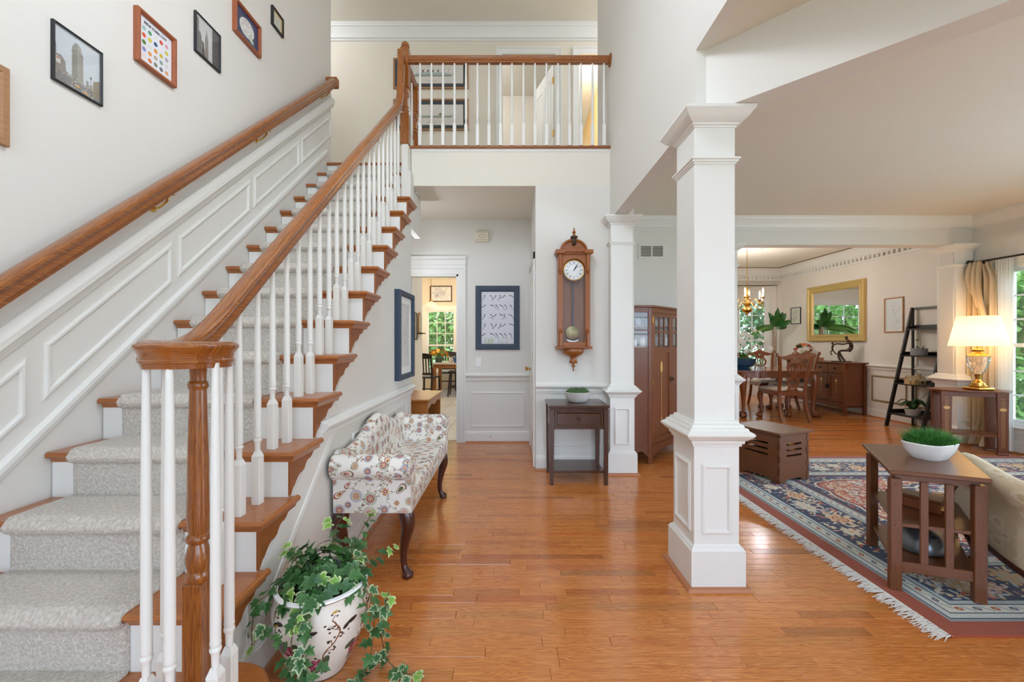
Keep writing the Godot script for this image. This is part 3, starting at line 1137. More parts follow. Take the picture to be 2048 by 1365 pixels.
func build_trim():
	# crowns
	moulding(crown_prof(1.05), [P(1.19, CE, 4.2), P(1.19, CE, 5.13), P(XV, CE, 5.13), P(XV, CE, 0.2)], "white crown moulding around the living room ceiling")
	moulding(crown_prof(1.3), [P(-4.2, C2, D2), P(3.3, C2, D2)], "layered white crown moulding of the upstairs hall")
	# dentil crown of the dining room
	var path := [P(2.05, 2.87, 9.3), P(XD, 2.87, 9.3), P(XD, 2.87, 5.3)]
	var cr := moulding(crown_prof(1.3), path, "white dentil crown moulding of the dining room")
	var tooth := MB.new()
	tooth.box(Vector3(-0.02, -0.03, -0.02), Vector3(0.02, 0.03, 0.02), 0.003)
	var tmesh := tooth.commit(0.0)
	for i in 42:
		var o := obj("dentil", tmesh, M.trim, cr)
		o.position = P(XD - 0.02, 2.66, 5.5 + i * 0.088)
	for i in 30:
		var o := obj("dentil", tmesh, M.trim, cr)
		o.position = P(5.9 - i * 0.088, 2.66, 9.3 - 0.02)
	moulding([Vector2(0, -0.02), Vector2(0.03, -0.02), Vector2(0.034, 0), Vector2(0.03, 0.01), Vector2(0, 0.01)], [P(2.05, 2.62, 9.3), P(XD, 2.62, 9.3), P(XD, 2.62, 5.3)], "thin white moulding under the dentils")
	moulding([Vector2(0.13, -0.012), Vector2(0.16, -0.012), Vector2(0.16, 0.0), Vector2(0.13, 0.0)], path, "thin tan painted line at the edge of the dining room ceiling", Vector3.UP, false, mat(Color("8a6f52"), 0.6))
	# clock wall wainscot
	moulding(rail_prof(), [P(0.23, 0.85, DC), P(0.94, 0.85, DC)], "white chair rail behind the console table")
	panel(rect_x(0.33, 0.87, 0.24, 0.66, DC), Vector3(0, 0, 1))
	skirting("clock", [P(0.23, 0, DC), P(0.91, 0, DC)])
	# far hall wall
	moulding(rail_prof(), [P(-0.575, 0.86, DH), P(0.23, 0.86, DH)], "white chair rail beside the kitchen doorway")
	panel(rect_x(-0.5, 0.145, 0.2, 0.615, DH), Vector3(0, 0, 1))
	skirting("hall", [P(-0.575, 0, DH), P(0.23, 0, DH)])
	# stair side wall
	moulding(rail_prof(), [P(XS, 0.86, 2.06), P(XS, 0.86, 3.95)], "white chair rail on the wall under the stairs")
	# dining and living right walls
	moulding(rail_prof(), [P(XD, 0.88, 9.3), P(XD, 0.88, 5.3)], "white chair rail of the dining room")
	var tan := mat(Color("9a8160"), 0.5)
	for q in [[6.35, 6.95], [5.45, 6.2], [8.6, 9.15]]:
		panel(rect_d(q[0], q[1], 0.28, 0.68, XD).duplicate(), Vector3(-1, 0, 0), 0.03, 0.012, null, tan)
	skirting("dining", [P(XD, 0, 9.3), P(XD, 0, 5.3)])
	skirting("living", [P(XV, 0, 5.13), P(XV, 0, 0.0)])
	skirting("back", [P(1.19, 0, 5.13), P(2.5, 0, 5.13)])
	skirting("left", [P(XL, 0, DF), P(XL, 0, 1.1)])
	moulding(rail_prof(), [P(XV, 0.88, 5.13), P(XV, 0.88, 4.93)], "short piece of white chair rail beside the curtain")
	# casing of the kitchen doorway
	var c := 0.09
	var dprof := [Vector2(0, -0.001), Vector2(c, -0.001), Vector2(c, 0.026), Vector2(c - 0.02, 0.026), Vector2(c - 0.025, 0.018), Vector2(0.012, 0.012), Vector2(0, 0.008)]
	moulding(dprof, [P(-0.665, 0, DH), P(-0.665, 2.085, DH), P(-1.47, 2.085, DH)], "white casing of the kitchen doorway", Vector3(0, 0, 1))
	moulding([Vector2(0, -0.08), Vector2(0.03, -0.08), Vector2(0.032, -0.02), Vector2(0.05, -0.01), Vector2(0.055, 0.02), Vector2(0, 0.02)], [P(-1.6, 2.28, DH), P(-0.57, 2.28, DH)], "white head moulding over the kitchen doorway")
	var b := MB.new()
	b.box(P(-0.69, 0, DH - 0.002), P(-0.665, 2.085, DH + 0.122))
	b.box(P(-1.47, 2.06, DH - 0.002), P(-0.665, 2.085, DH + 0.122))
	structure("trim_jamb", b, M.trim, "white jamb of the kitchen doorway")
	b = MB.new()
	b.box(P(-1.36, 2.16, DH - 0.022), P(-0.575, 2.27, DH), 0.003)
	structure("trim_head", b, M.trim, "flat white head board over the kitchen doorway")
	# balcony edge: wooden nosing and the cove below it
	b = MB.new()
	b.sweep([Vector2(-0.06, -0.028), Vector2(0.022, -0.028), Vector2(0.032, -0.022), Vector2(0.034, -0.012), Vector2(0.03, -0.003), Vector2(0.024, 0), Vector2(-0.06, 0)], [P(-0.99, F2, DC), P(XR, F2, DC)])
	structure("trim_nosing", b, M.oak_bracket, "brown wooden nosing along the balcony edge", 25.0)
	moulding([Vector2(0, -0.05), Vector2(0.006, -0.05), Vector2(0.01, -0.035), Vector2(0.02, -0.028), Vector2(0, -0.028)], [P(-0.98, F2, DC), P(XR, F2, DC)], "thin white cove under the balcony nosing")
	# upstairs door casings
	for q in [[-0.13, 0.6], [0.93, 1.4]]:
		moulding(dprof, [P(q[1], F2, D2), P(q[1], F2 + 2.08, D2), P(q[0], F2 + 2.08, D2), P(q[0], F2, D2)], "white casing of an upstairs doorway", Vector3(0, 0, 1))
	skirting("upper", [P(-4.2, F2, D2), P(-0.22, F2, D2)])

# ------------------------------------------------------------------ staircase, rails, balcony
const RISE := 0.197
const RUN := 0.222
const TIP := -0.915
const BX := -1.04

func nose(i: int) -> float:
	return 1.085 + RUN * (i - 1)
func pitch(d: float) -> float:
	return RISE * ((d - 1.085) / RUN + 1.0)

func baluster_mesh(length: float, block: float, w := 0.033) -> ArrayMesh:
	var b := MB.new()
	var h := w / 2
	b.box(Vector3(-h, 0, -h), Vector3(h, block, h), 0.0015)
	# chamfered shoulders
	var r := w * 0.36
	var ring := []
	for k in [[-1, -1], [1, -1], [1, 1], [-1, 1]]:
		ring.append([Vector3(k[0] * h, block, k[1] * h), Vector3(k[0] * r * 0.7, block + 0.022, k[1] * r * 0.7)])
	for k in 4:
		b.poly_out([ring[k][0], ring[(k + 1) % 4][0], ring[(k + 1) % 4][1], ring[k][1]], ring[k][0] + ring[(k + 1) % 4][0] - Vector3(0, block * 2, 0) + Vector3(0, 0.01, 0))
	var q := w / 0.033 * 0.86
	var p := [[0.0115, 0.012], [0.0115, 0.03], [0.012, 0.05], [0.0135, 0.058], [0.0165, 0.062], [0.0175, 0.066], [0.0165, 0.07], [0.0135, 0.073], [0.016, 0.078], [0.0168, 0.083], [0.0155, 0.09], [0.0158, 0.12], [0.0155, 0.2]]
	var prof := []
	for e in p:
		prof.append(Vector2(e[0] * q, block + e[1]))
	prof.append(Vector2(0.0145 * q, block + (length - block) * 0.6))
	prof.append(Vector2(0.0105 * q, length))
	prof.append(Vector2(0.0, length))
	b.lathe(prof, 14)
	return b.commit(40.0, 1)

func rail_shape(k := 1.0) -> Array:
	var p := []
	for q in [[-0.02, -0.034], [0.02, -0.034], [0.022, -0.02], [0.028, -0.016], [0.026, -0.008], [0.024, 0.0], [0.03, 0.01], [0.034, 0.018], [0.032, 0.026], [0.022, 0.033], [0.0, 0.036], [-0.022, 0.033], [-0.032, 0.026], [-0.034, 0.018], [-0.03, 0.01], [-0.024, 0.0], [-0.026, -0.008], [-0.028, -0.016], [-0.022, -0.02]]:
		p.append(Vector2(q[0], q[1]) * k)
	return p

func build_stairs():
	var t := thing("staircase", "oak and white staircase with turned balusters climbing the left wall", "staircase", Vector3.ZERO)
	var b: MB
	# treads, risers, brackets
	var tm := MB.new()
	var x0 := XL + 0.004
	var r := 0.0135
	var y1 := 0.0
	tm.box(Vector3(x0, y1 - 2 * r, -(RUN + 0.034)), Vector3(TIP - r, y1, -r), 0.0)
	tm.box(Vector3(XS - 0.005, y1 - 2 * r, -0.28 + r), Vector3(TIP - r, y1, -(RUN + 0.034)), 0.0)
	var circ := []
	for i in 12:
		circ.append(Vector2(cos(TAU * i / 12), sin(TAU * i / 12)) * r)
	tm.sweep(circ, [Vector3(x0, y1 - r, -r), Vector3(TIP - r, y1 - r, -r), Vector3(TIP - r, y1 - r, -0.28)])
	# scotia under the nosing
	tm.sweep([Vector2(-0.012, -0.02), Vector2(0.004, -0.02), Vector2(0.008, -0.008), Vector2(0.014, 0.0), Vector2(-0.012, 0.0)], [Vector3(x0, y1 - 2 * r, -0.032), Vector3(XS + 0.016, y1 - 2 * r, -0.032), Vector3(XS + 0.016, y1 - 2 * r, -0.275)])
	var tread_mesh := tm.commit(30.0, 0)
	var tt := MB.new()
	tt.box(Vector3(x0, -2 * r, -(RUN + 0.034)), Vector3(-1.05, 0, -r), 0.0)
	tt.sweep(circ, [Vector3(x0, -r, -r), Vector3(-1.05, -r, -r)])
	var top_tread := tt.commit(30.0, 0)
	var rm := MB.new()
	rm.box(Vector3(x0, -RISE - 0.005, -0.045), Vector3(XS, -2 * r, -0.03))
	var riser_mesh := rm.commit(0.0)
	# scrolled bracket in the plane of the stringer (u towards the back, v up)
	var bp := PackedVector2Array()
	for q in [[0.0, -2 * r], [0.235, -2 * r], [0.235, -0.042], [0.225, -0.05], [0.212, -0.052], [0.2, -0.058], [0.188, -0.07], [0.172, -0.078], [0.155, -0.078], [0.14, -0.084], [0.128, -0.097], [0.118, -0.112], [0.1, -0.118], [0.082, -0.12], [0.066, -0.127], [0.05, -0.14], [0.036, -0.156], [0.02, -0.166], [0.0, -RISE + 0.005]]:
		bp.push_back(Vector2(q[0], q[1]))
	var bm := MB.new()
	bm.xf = Transform3D(Basis(Vector3(0, 0, -1), Vector3(0, 1, 0), Vector3(1, 0, 0)), Vector3(0, 0, -0.03))
	bm.prism(bp, XS - 0.002, XS + 0.012, 0.002)
	var bracket_mesh := bm.commit(0.0, 2)
	for i in range(2, 16):
		var at := P(0, RISE * i, nose(i))
		obj("tread", tread_mesh if i < 14 else top_tread, M.oak_tread, t).position = at
		obj("riser", riser_mesh, M.trim, t).position = at
		if i < 14:
			obj("bracket", bracket_mesh, M.oak_bracket, t).position = at
	# top riser and landing nosing
	obj("riser", riser_mesh, M.trim, t).position = P(0, F2, nose(16))
	b = MB.new()
	b.sweep(circ, [P(x0, F2 - r, nose(16) + r), P(-0.98, F2 - r, nose(16) + r)])
	b.box(P(x0, F2 - 2 * r, nose(16) + r), P(-0.98, F2, nose(16) + 0.1))
	obj("landing_nosing", b, M.oak_tread, t, 30.0)
	# starting step with a rounded end
	var plan := func(inset: float) -> PackedVector2Array:
		var pp := PackedVector2Array()
		pp.push_back(Vector2(x0, nose(1) + inset))
		var c := Vector2(-0.895, 1.235)
		var rr := 0.152 - inset
		for k in 21:
			var a := -PI / 2 + PI * k / 20
			pp.push_back(c + Vector2(cos(a), sin(a)) * rr)
		pp.push_back(Vector2(x0, c.y + rr))
		return pp
	b = MB.new()
	b.xf = Transform3D(Basis(Vector3(1, 0, 0), Vector3(0, 0, -1), Vector3(0, 1, 0)), Vector3.ZERO)
	b.prism(plan.call(0.0), RISE - 0.03, RISE, 0.009)
	obj("starting_tread", b, M.oak_tread, t, 50.0)
	b = MB.new()
	b.xf = Transform3D(Basis(Vector3(1, 0, 0), Vector3(0, 0, -1), Vector3(0, 1, 0)), Vector3.ZERO)
	b.prism(plan.call(0.03), 0.0, RISE - 0.03)
	obj("starting_riser", b, M.trim, t, 40.0)
	# wall under the stairs, stepped along the treads
	var wp := PackedVector2Array()
	wp.push_back(Vector2(nose(2) + 0.032, 0.0))
	for i in range(2, 14):
		wp.push_back(Vector2(nose(i) + 0.032, RISE * i - 2 * r))
		wp.push_back(Vector2(minf(nose(i + 1) + 0.032, 3.95), RISE * i - 2 * r))
	wp.push_back(Vector2(3.95, 0.0))
	b = MB.new()
	b.xf = Transform3D(Basis(Vector3(0, 0, -1), Vector3(0, 1, 0), Vector3(1, 0, 0)), Vector3.ZERO)
	b.prism(wp, XS - 0.09, XS)
	structure("wall_stair", b, M.wall, "cream wall under the open side of the staircase")
	# upper closed side beside the landing
	b = MB.new()
	b.box(P(XS - 0.09, RISE * 13 - 0.2, 3.95), P(XS - 0.03, F2 - 0.03, 4.5))
	b.box(P(XS - 0.09, 2.52, 3.94), P(XS - 0.002, CE + 0.1, 4.07))
	structure("wall_landing", b, M.wall, "short wall closing the top of the stairs")
	# the underside of the flight
	b = MB.new()
	var s0 := Vector2(1.45, pitch(1.45) - 0.36)
	var s1 := Vector2(4.47, pitch(4.47) - 0.36)
	b.xf = Transform3D(Basis(Vector3(0, 0, -1), Vector3(0, 1, 0), Vector3(1, 0, 0)), Vector3.ZERO)
	b.prism(PackedVector2Array([s0, s1, s1 + Vector2(0, 0.04), s0 + Vector2(0, 0.04)]), XL, XS - 0.09)
	structure("ceiling_stair", b, M.wall, "sloping underside of the staircase")
	# sloping trim on the stair side wall
	var sl := func(x: float, off: float, da: float, db: float) -> Array:
		return [P(x, pitch(da) + off, da), P(x, pitch(db) + off, db)]
	moulding([Vector2(-0.022, 0), Vector2(0.022, 0), Vector2(0.02, 0.01), Vector2(0.006, 0.014), Vector2(-0.018, 0.011)], sl.call(XS, -0.43, 1.46, 2.29), "white sloping moulding under the stair brackets", Vector3(1, 0, 0))
	b = MB.new()
	b.xf = Transform3D(Basis(Vector3(0, 0, -1), Vector3(0, 1, 0), Vector3(1, 0, 0)), Vector3.ZERO)
	b.prism(PackedVector2Array([Vector2(1.5, pitch(1.5) - 0.42), Vector2(3.93, pitch(3.93) - 0.42), Vector2(3.93, pitch(3.93) - 0.25), Vector2(1.5, pitch(1.5) - 0.25)]), XS - 0.001, XS + 0.006)
	structure("trim_stringer", b, M.wall, "flat sloping stringer board behind the stair brackets")
	skirting("stair", [P(XS, 0, 1.40), P(XS, 0, 3.95), P(XS - 0.09, 0, 3.95)])
	panel([P(XS, 0.24, 2.5), P(XS, 0.7, 2.5), P(XS, 0.7, 3.75), P(XS, 0.24, 3.75)].map(func(p): return p), Vector3(1, 0, 0))
	# stair wall: skirt, panels, chair rail
	var skirt := [Vector2(-0.024, 0), Vector2(0.024, 0), Vector2(0.022, 0.012), Vector2(0.01, 0.014), Vector2(0.004, 0.02), Vector2(-0.014, 0.02), Vector2(-0.02, 0.012)]
	moulding(skirt, sl.call(XL, 0.105, 0.9, 4.42), "white sloping skirt moulding above the stair treads", Vector3(1, 0, 0))
	moulding([Vector2(-0.05, 0), Vector2(0.05, 0), Vector2(0.05, 0.012), Vector2(0.034, 0.022), Vector2(0.014, 0.03), Vector2(0.004, 0.046), Vector2(-0.016, 0.044), Vector2(-0.03, 0.03), Vector2(-0.048, 0.022)], sl.call(XL, 0.6, 0.6, 4.53), "broad white sloping chair rail on the stair wall", Vector3(1, 0, 0))
	for q in [[1.0, 1.672], [1.758, 2.393], [2.465, 3.106], [3.184, 3.833], [3.9, 4.5]]:
		var cs := []
		for k in [[q[0], 0.24], [q[0], 0.445], [q[1], 0.445], [q[1], 0.24]]:
			cs.append(P(XL, pitch(k[0]) + k[1], k[0]))
		cs.reverse()
		panel(cs, Vector3(1, 0, 0), 0.026, 0.013)
	# balusters on the treads
	var short := baluster_mesh(0.795, 0.195)
	var tall := baluster_mesh(0.905, 0.195)
	for i in range(2, 14):
		obj("baluster", short, M.trim, t, 0.0, 1).position = P(BX, RISE * i, nose(i) + 0.062)
		if i < 13:
			obj("baluster", tall, M.trim, t, 0.0, 1).position = P(BX, RISE * i, nose(i) + 0.178)
	# volute, its newel and the balusters round it
	var vc := Vector2(-0.852, 1.1)
	for q in [[-0.915, 1.045], [-0.832, 1.015], [-0.764, 1.076], [-0.78, 1.152], [-0.938, 1.132]]:
		obj("baluster", baluster_mesh(1.015, 0.2, 0.031), M.trim, t, 0.0, 1).position = P(q[0], RISE, q[1])
	var nb := MB.new()
	nb.box(Vector3(-0.032, 0, -0.032), Vector3(0.032, 0.42, 0.032), 0.003)
	var np := [[0.0, 0.42], [0.032, 0.42], [0.036, 0.43], [0.037, 0.44], [0.03, 0.45], [0.033, 0.46], [0.036, 0.475], [0.036, 0.49], [0.03, 0.51], [0.026, 0.522], [0.033, 0.528], [0.036, 0.535], [0.033, 0.543], [0.026, 0.548], [0.03, 0.56], [0.032, 0.6], [0.03, 0.75], [0.024, 0.93], [0.028, 0.935], [0.03, 0.942], [0.028, 0.95], [0.023, 0.954], [0.023, 0.965], [0.025, 0.985], [0.033, 0.998], [0.034, 1.01], [0.0, 1.01]]
	nb.lathe(np.map(func(q): return Vector2(q[0], q[1])), 20)
	nb.warp(func(p): return Vector3(p.x * 0.8, p.y, p.z * 0.8))
	obj("newel_post", nb, M.oak, t, 40.0, 1).position = P(-0.838, RISE, 1.115)
	# handrail: volute cap and climbing rail
	b = MB.new()
	var yt := 1.238
	var vp := [[0.0, -0.04], [0.096, -0.04], [0.098, -0.028], [0.102, -0.026], [0.103, -0.02], [0.1, -0.016], [0.102, -0.004], [0.108, 0.006], [0.112, 0.012], [0.112, 0.018], [0.106, 0.024], [0.09, 0.027], [0.0, 0.028]]
	b.lathe(vp.map(func(q): return Vector2(q[0], q[1])), 40, P(vc.x, yt - 0.01, vc.y))
	obj("volute", b, M.oak, t, 35.0)
	b = MB.new()
	var way := [P(-0.945, yt - 0.014, 1.09), P(-1.0, yt - 0.014, 1.16), P(-1.035, yt - 0.014, 1.25), P(BX, yt - 0.004, 1.33), P(BX, pitch(1.41) + 0.785, 1.41), P(BX, pitch(1.5) + 0.775, 1.5)]
	way = spline(way, 5)
	way.append_array([P(BX, pitch(3.72) + 0.775, 3.72), P(BX, pitch(3.83) + 0.785, 3.84), P(BX, pitch(3.9) + 0.86, 3.905), P(BX, pitch(3.9) + 0.98, 3.92)])
	b.sweep(rail_shape(), way, Vector3.UP)
	obj("handrail", b, M.oak, t, 35.0, 2)
	b = MB.new()
	b.box(P(BX - 0.03, pitch(3.9) + 0.96, 3.95), P(BX + 0.03, 3.99, 3.885), 0.01)
	obj("gooseneck", b, M.oak, t, 30.0, 1)
	build_runner()
	build_wall_rail()
	build_balcony()

func build_runner():
	# carpet runner over treads and risers, as one strip with soft edges
	var path := []
	var nor := []
	var put := func(d: float, y: float, n: Vector2):
		path.append(Vector2(d, y))
		nor.append(n.normalized())
	for i in range(1, 16):
		var y := RISE * i
		var df := nose(i)
		var back := df + 0.03
		put.call(back, y - RISE + 0.012, Vector2(-1, 0.1))
		for k in 4:
			put.call(back, y - RISE + 0.03 + k * 0.037, Vector2(-1, 0))
		put.call(back - 0.004, y - 0.034, Vector2(-1, -0.4))
		for k in 8:
			var a := -PI * 0.6 + PI * 0.6 * k / 7.0
			put.call(df + 0.014 - 0.014 * cos(a), y - 0.014 + 0.014 * sin(a) + (0.0 if k < 7 else 0.0), Vector2(-cos(a), sin(a)))
		put.call(df + 0.012, y, Vector2(-0.3, 1))
		for k in 6:
			put.call(df + 0.03 + k * 0.036, y, Vector2(0, 1))
		put.call(df + RUN + 0.02, y, Vector2(-0.3, 1))
	put.call(nose(16) + 0.03, F2 - 0.03, Vector2(-1, 0))
	var xs := [[0.0, 0.001], [0.003, 0.012], [0.01, 0.018], [0.022, 0.02]]
	for k in 13:
		xs.append([0.06 + 0.52 * k / 12.0, 0.02])
	xs.append_array([[0.618, 0.02], [0.63, 0.018], [0.637, 0.012], [0.64, 0.001]])
	var nz := FastNoiseLite.new()
	nz.seed = 5
	nz.frequency = 9.0
	var rows := []
	for i in path.size():
		var row := []
		for e in xs:
			var x: float = -1.862 + e[0]
			var p: Vector2 = path[i] + nor[i] * (e[1] + (0.0025 * nz.get_noise_3d(x, path[i].x, path[i].y) if e[1] > 0.015 else 0.0))
			row.append(P(x, p.y, p.x))
		rows.append(row)
	var b := MB.new()
	b.grid(rows)
	var o := obj("stair_carpet", b, M.carpet, self, 60.0)
	tag(o, "cream plush carpet runner covering the middle of the stair treads", "carpet")

func build_wall_rail():
	var t := thing("wall_handrail", "oak handrail on brass brackets along the left stair wall", "handrail", Vector3.ZERO)
	var b := MB.new()
	var x := XL + 0.085
	var off := 0.845
	b.sweep(rail_shape(1.12), [P(x, pitch(0.75) + off, 0.75), P(x, pitch(4.43) + off, 4.43), P(XL + 0.002, pitch(4.43) + off, 4.43)].slice(0, 2), Vector3.UP)
	obj("rail", b, M.oak, t, 35.0, 2)
	b = MB.new()
	b.box(P(XL + 0.001, pitch(4.40) + off - 0.04, 4.46), P(x + 0.036, pitch(4.40) + off + 0.06, 4.39), 0.008)
	obj("rail_return", b, M.oak, t, 30.0)
	for d in [1.2, 2.28, 3.2, 4.3]:
		b = MB.new()
		var y := pitch(d) + off
		b.tube(spline([P(XL + 0.004, y - 0.12, d), P(XL + 0.04, y - 0.115, d), P(x, y - 0.075, d), P(x, y - 0.04, d)], 4), 0.006, 8)
		b.xf = Transform3D(Basis(Vector3(0, -1, 0), Vector3(1, 0, 0), Vector3(0, 0, 1)), P(XL, y - 0.12, d))
		b.lathe([Vector2(0, 0), Vector2(0.022, 0), Vector2(0.02, 0.006), Vector2(0, 0.008)], 12)
		b.xf = Transform3D.IDENTITY
		b.box(P(x - 0.018, y - 0.042, d + 0.03), P(x + 0.018, y - 0.037, d - 0.03), 0.002)
		obj("bracket", b, M.brass, t, 35.0)

func newel_shape(top: float) -> MB:
	# square foot, turned middle, square head with a ball top
	var b := MB.new()
	var h := 0.041
	b.box(Vector3(-h, 0, -h), Vector3(h, 0.3, h), 0.003)
	var p := [[0.0, 0.3], [0.037, 0.3], [0.034, 0.315], [0.03, 0.33], [0.036, 0.337], [0.036, 0.345], [0.03, 0.352], [0.03, 0.36], [0.036, 0.367], [0.03, 0.375], [0.027, 0.4], [0.026, 0.44], [0.03, 0.47], [0.036, 0.478], [0.036, 0.486], [0.03, 0.494], [0.035, 0.505], [0.03, 0.52], [0.036, 0.54], [0.038, 0.56], [0.0, 0.56]]
	b.lathe(p.map(func(q): return Vector2(q[0], q[1])), 20)
	b.box(Vector3(-h, 0.55, -h), Vector3(h, top - 0.05, h), 0.003)
	var c := [[0.0, top - 0.05], [0.034, top - 0.05], [0.034, top - 0.035], [0.04, top - 0.032], [0.041, top - 0.018], [0.034, top + 0.004], [0.02, top + 0.017], [0.0, top + 0.022]]
	b.lathe(c.map(func(q): return Vector2(q[0], q[1])), 20)
	return b

func build_balcony():
	var t := thing("balcony_railing", "oak and white balcony railing with slim balusters above the hallway", "railing", Vector3.ZERO)
	var d := DC - 0.02
	var nx := -1.035
	obj("newel_post", newel_shape(0.985), M.oak, t, 40.0, 1).position = P(nx, F2, d)
	var nd := 4.44
	obj("newel_post", newel_shape(0.86), M.oak, t, 40.0, 1).position = P(nx, F2 - 0.02, nd)
	var ry := F2 + 0.832
	var b := MB.new()
	b.sweep(rail_shape(), [P(nx + 0.03, ry, d), P(XR - 0.012, ry, d)])
	obj("handrail", b, M.oak, t, 35.0, 0)
	b = MB.new()
	b.sweep(rail_shape(), [P(nx, ry - 0.03, d + 0.03), P(nx, ry - 0.03, nd)])
	obj("handrail", b, M.oak, t, 35.0, 2)
	b = MB.new()
	b.xf = Transform3D(Basis(Vector3(0, 1, 0), Vector3(-1, 0, 0), Vector3(0, 0, 1)), P(XR - 0.0, ry, d))
	b.lathe([Vector2(0, 0), Vector2(0.062, 0.0), Vector2(0.062, 0.008), Vector2(0.054, 0.016), Vector2(0, 0.018)], 28)
	obj("rosette", b, M.oak, t, 35.0, 1)
	var m := baluster_mesh(0.8, 0.2, 0.03)
	for i in 17:
		obj("baluster", m, M.trim, t, 0.0, 1).position = P(-0.892 + 0.1115 * i, F2, d)
	obj("baluster", m, M.trim, t, 0.0, 1).position = P(nx, F2 - 0.02, d + 0.14)
	obj("baluster", m, M.trim, t, 0.0, 1).position = P(nx, F2 - 0.02, d + 0.26)

# ------------------------------------------------------------------ hall furniture
func floral_tex() -> ImageTexture:
	var a := Art.new(1024, 1024, Color("ece6da"))
	a.wrap = true
	rng.seed = 404
	var red := Color("983a2e")
	var blue := Color("4c5f8a")
	var green := Color("5c6c44")
	var ochre := Color("c49a5c")
	var pink := Color("d49a8a")
	var brown := Color("8a6a50")
	# vines
	for i in 46:
		var p := Vector2(rng.randf() * 1024, rng.randf() * 1024)
		var ang := rng.randf() * TAU
		var pts := [p]
		var bend := rng.randf_range(-0.12, 0.12)
		for k in 26:
			ang += bend
			if k % 9 == 8:
				bend = -bend * rng.randf_range(0.8, 1.4)
			p += Vector2(cos(ang), sin(ang)) * 11.0
			pts.append(p)
			if k % 4 == 2:
				var s := 1.0 if (k / 4) % 2 == 0 else -1.0
				var q := p + Vector2(cos(ang + s * 1.1), sin(ang + s * 1.1)) * 15
				a.line(p, q, 2.5, green)
				a.ell(q.x, q.y, 8, 4, ang + s * 1.1, [green, red, green, brown][rng.randi() % 4])
				a.disc(q.x + 8 * cos(ang), q.y + 8 * sin(ang), 4.5, [red, pink, red][rng.randi() % 3])
		a.curve(pts, 3.0, green)
	var spots := []
	for i in 900:
		var q := Vector2(rng.randf() * 1024, rng.randf() * 1024)
		var r := rng.randf_range(34, 66)
		var ok := true
		for s in spots:
			var dd: Vector2 = (q - s[0]).abs()
			dd = Vector2(minf(dd.x, 1024 - dd.x), minf(dd.y, 1024 - dd.y))
			if dd.length() < r + s[1] + 5:
				ok = false
				break
		if ok:
			spots.append([q, r])
	for s in spots:
		var q: Vector2 = s[0]
		var r: float = s[1]
		var kind := rng.randi() % 4
		if kind < 2:
			# medallion with a fringe of strokes
			var rim: Color = [blue, blue, green, brown][rng.randi() % 4]
			var n := int(r * 0.42)
			for k in n:
				var t := TAU * k / n
				var d := Vector2(cos(t), sin(t))
				a.line(q + d * r * 0.78, q + d * r, 5.0, rim)
			a.disc(q.x, q.y, r * 0.74, Color("ece6da"))
			a.arc(q.x, q.y, r * 0.7, 0, TAU, 4.0, rim, 22)
			a.disc(q.x, q.y, r * 0.58, [red, pink, ochre, red][rng.randi() % 4])
			a.disc(q.x, q.y, r * 0.42, Color("e4d8c6"))
			for k in 7:
				var t := TAU * k / 7
				a.disc(q.x + cos(t) * r * 0.3, q.y + sin(t) * r * 0.3, r * 0.1, red)
			a.disc(q.x, q.y, r * 0.16, ochre)
		elif kind == 2:
			# paisley
			var ang := rng.randf() * TAU
			var c: Color = [red, ochre, brown][rng.randi() % 3]
			var pts := []
			for k in 22:
				var t := TAU * k / 22
				var rr := r * (0.55 + 0.35 * cos(t * 0.5) * cos(t * 0.5) * 1.2)
				pts.append(q + Vector2(cos(t) * rr * 1.2 + r * 0.3 * sin(t) * sin(t), sin(t) * rr * 0.62).rotated(ang))
			a.poly(pts, c)
			var ins := []
			for p in pts:
				ins.append(q + (p - q) * 0.8)
			a.poly(ins, Color("e9dfcd"))
			ins = []
			for p in pts:
				ins.append(q + (p - q) * 0.55)
			a.poly(ins, [pink, green, ochre][rng.randi() % 3])
			a.disc(q.x, q.y, r * 0.18, c)
		else:
			# flower
			for k in 8:
				var t := TAU * k / 8
				a.ell(q.x + cos(t) * r * 0.45, q.y + sin(t) * r * 0.45, r * 0.3, r * 0.16, t, [ochre, pink][k % 2])
			a.disc(q.x, q.y, r * 0.3, red)
			a.disc(q.x, q.y, r * 0.16, Color("e9dfcd"))
	return a.tex()

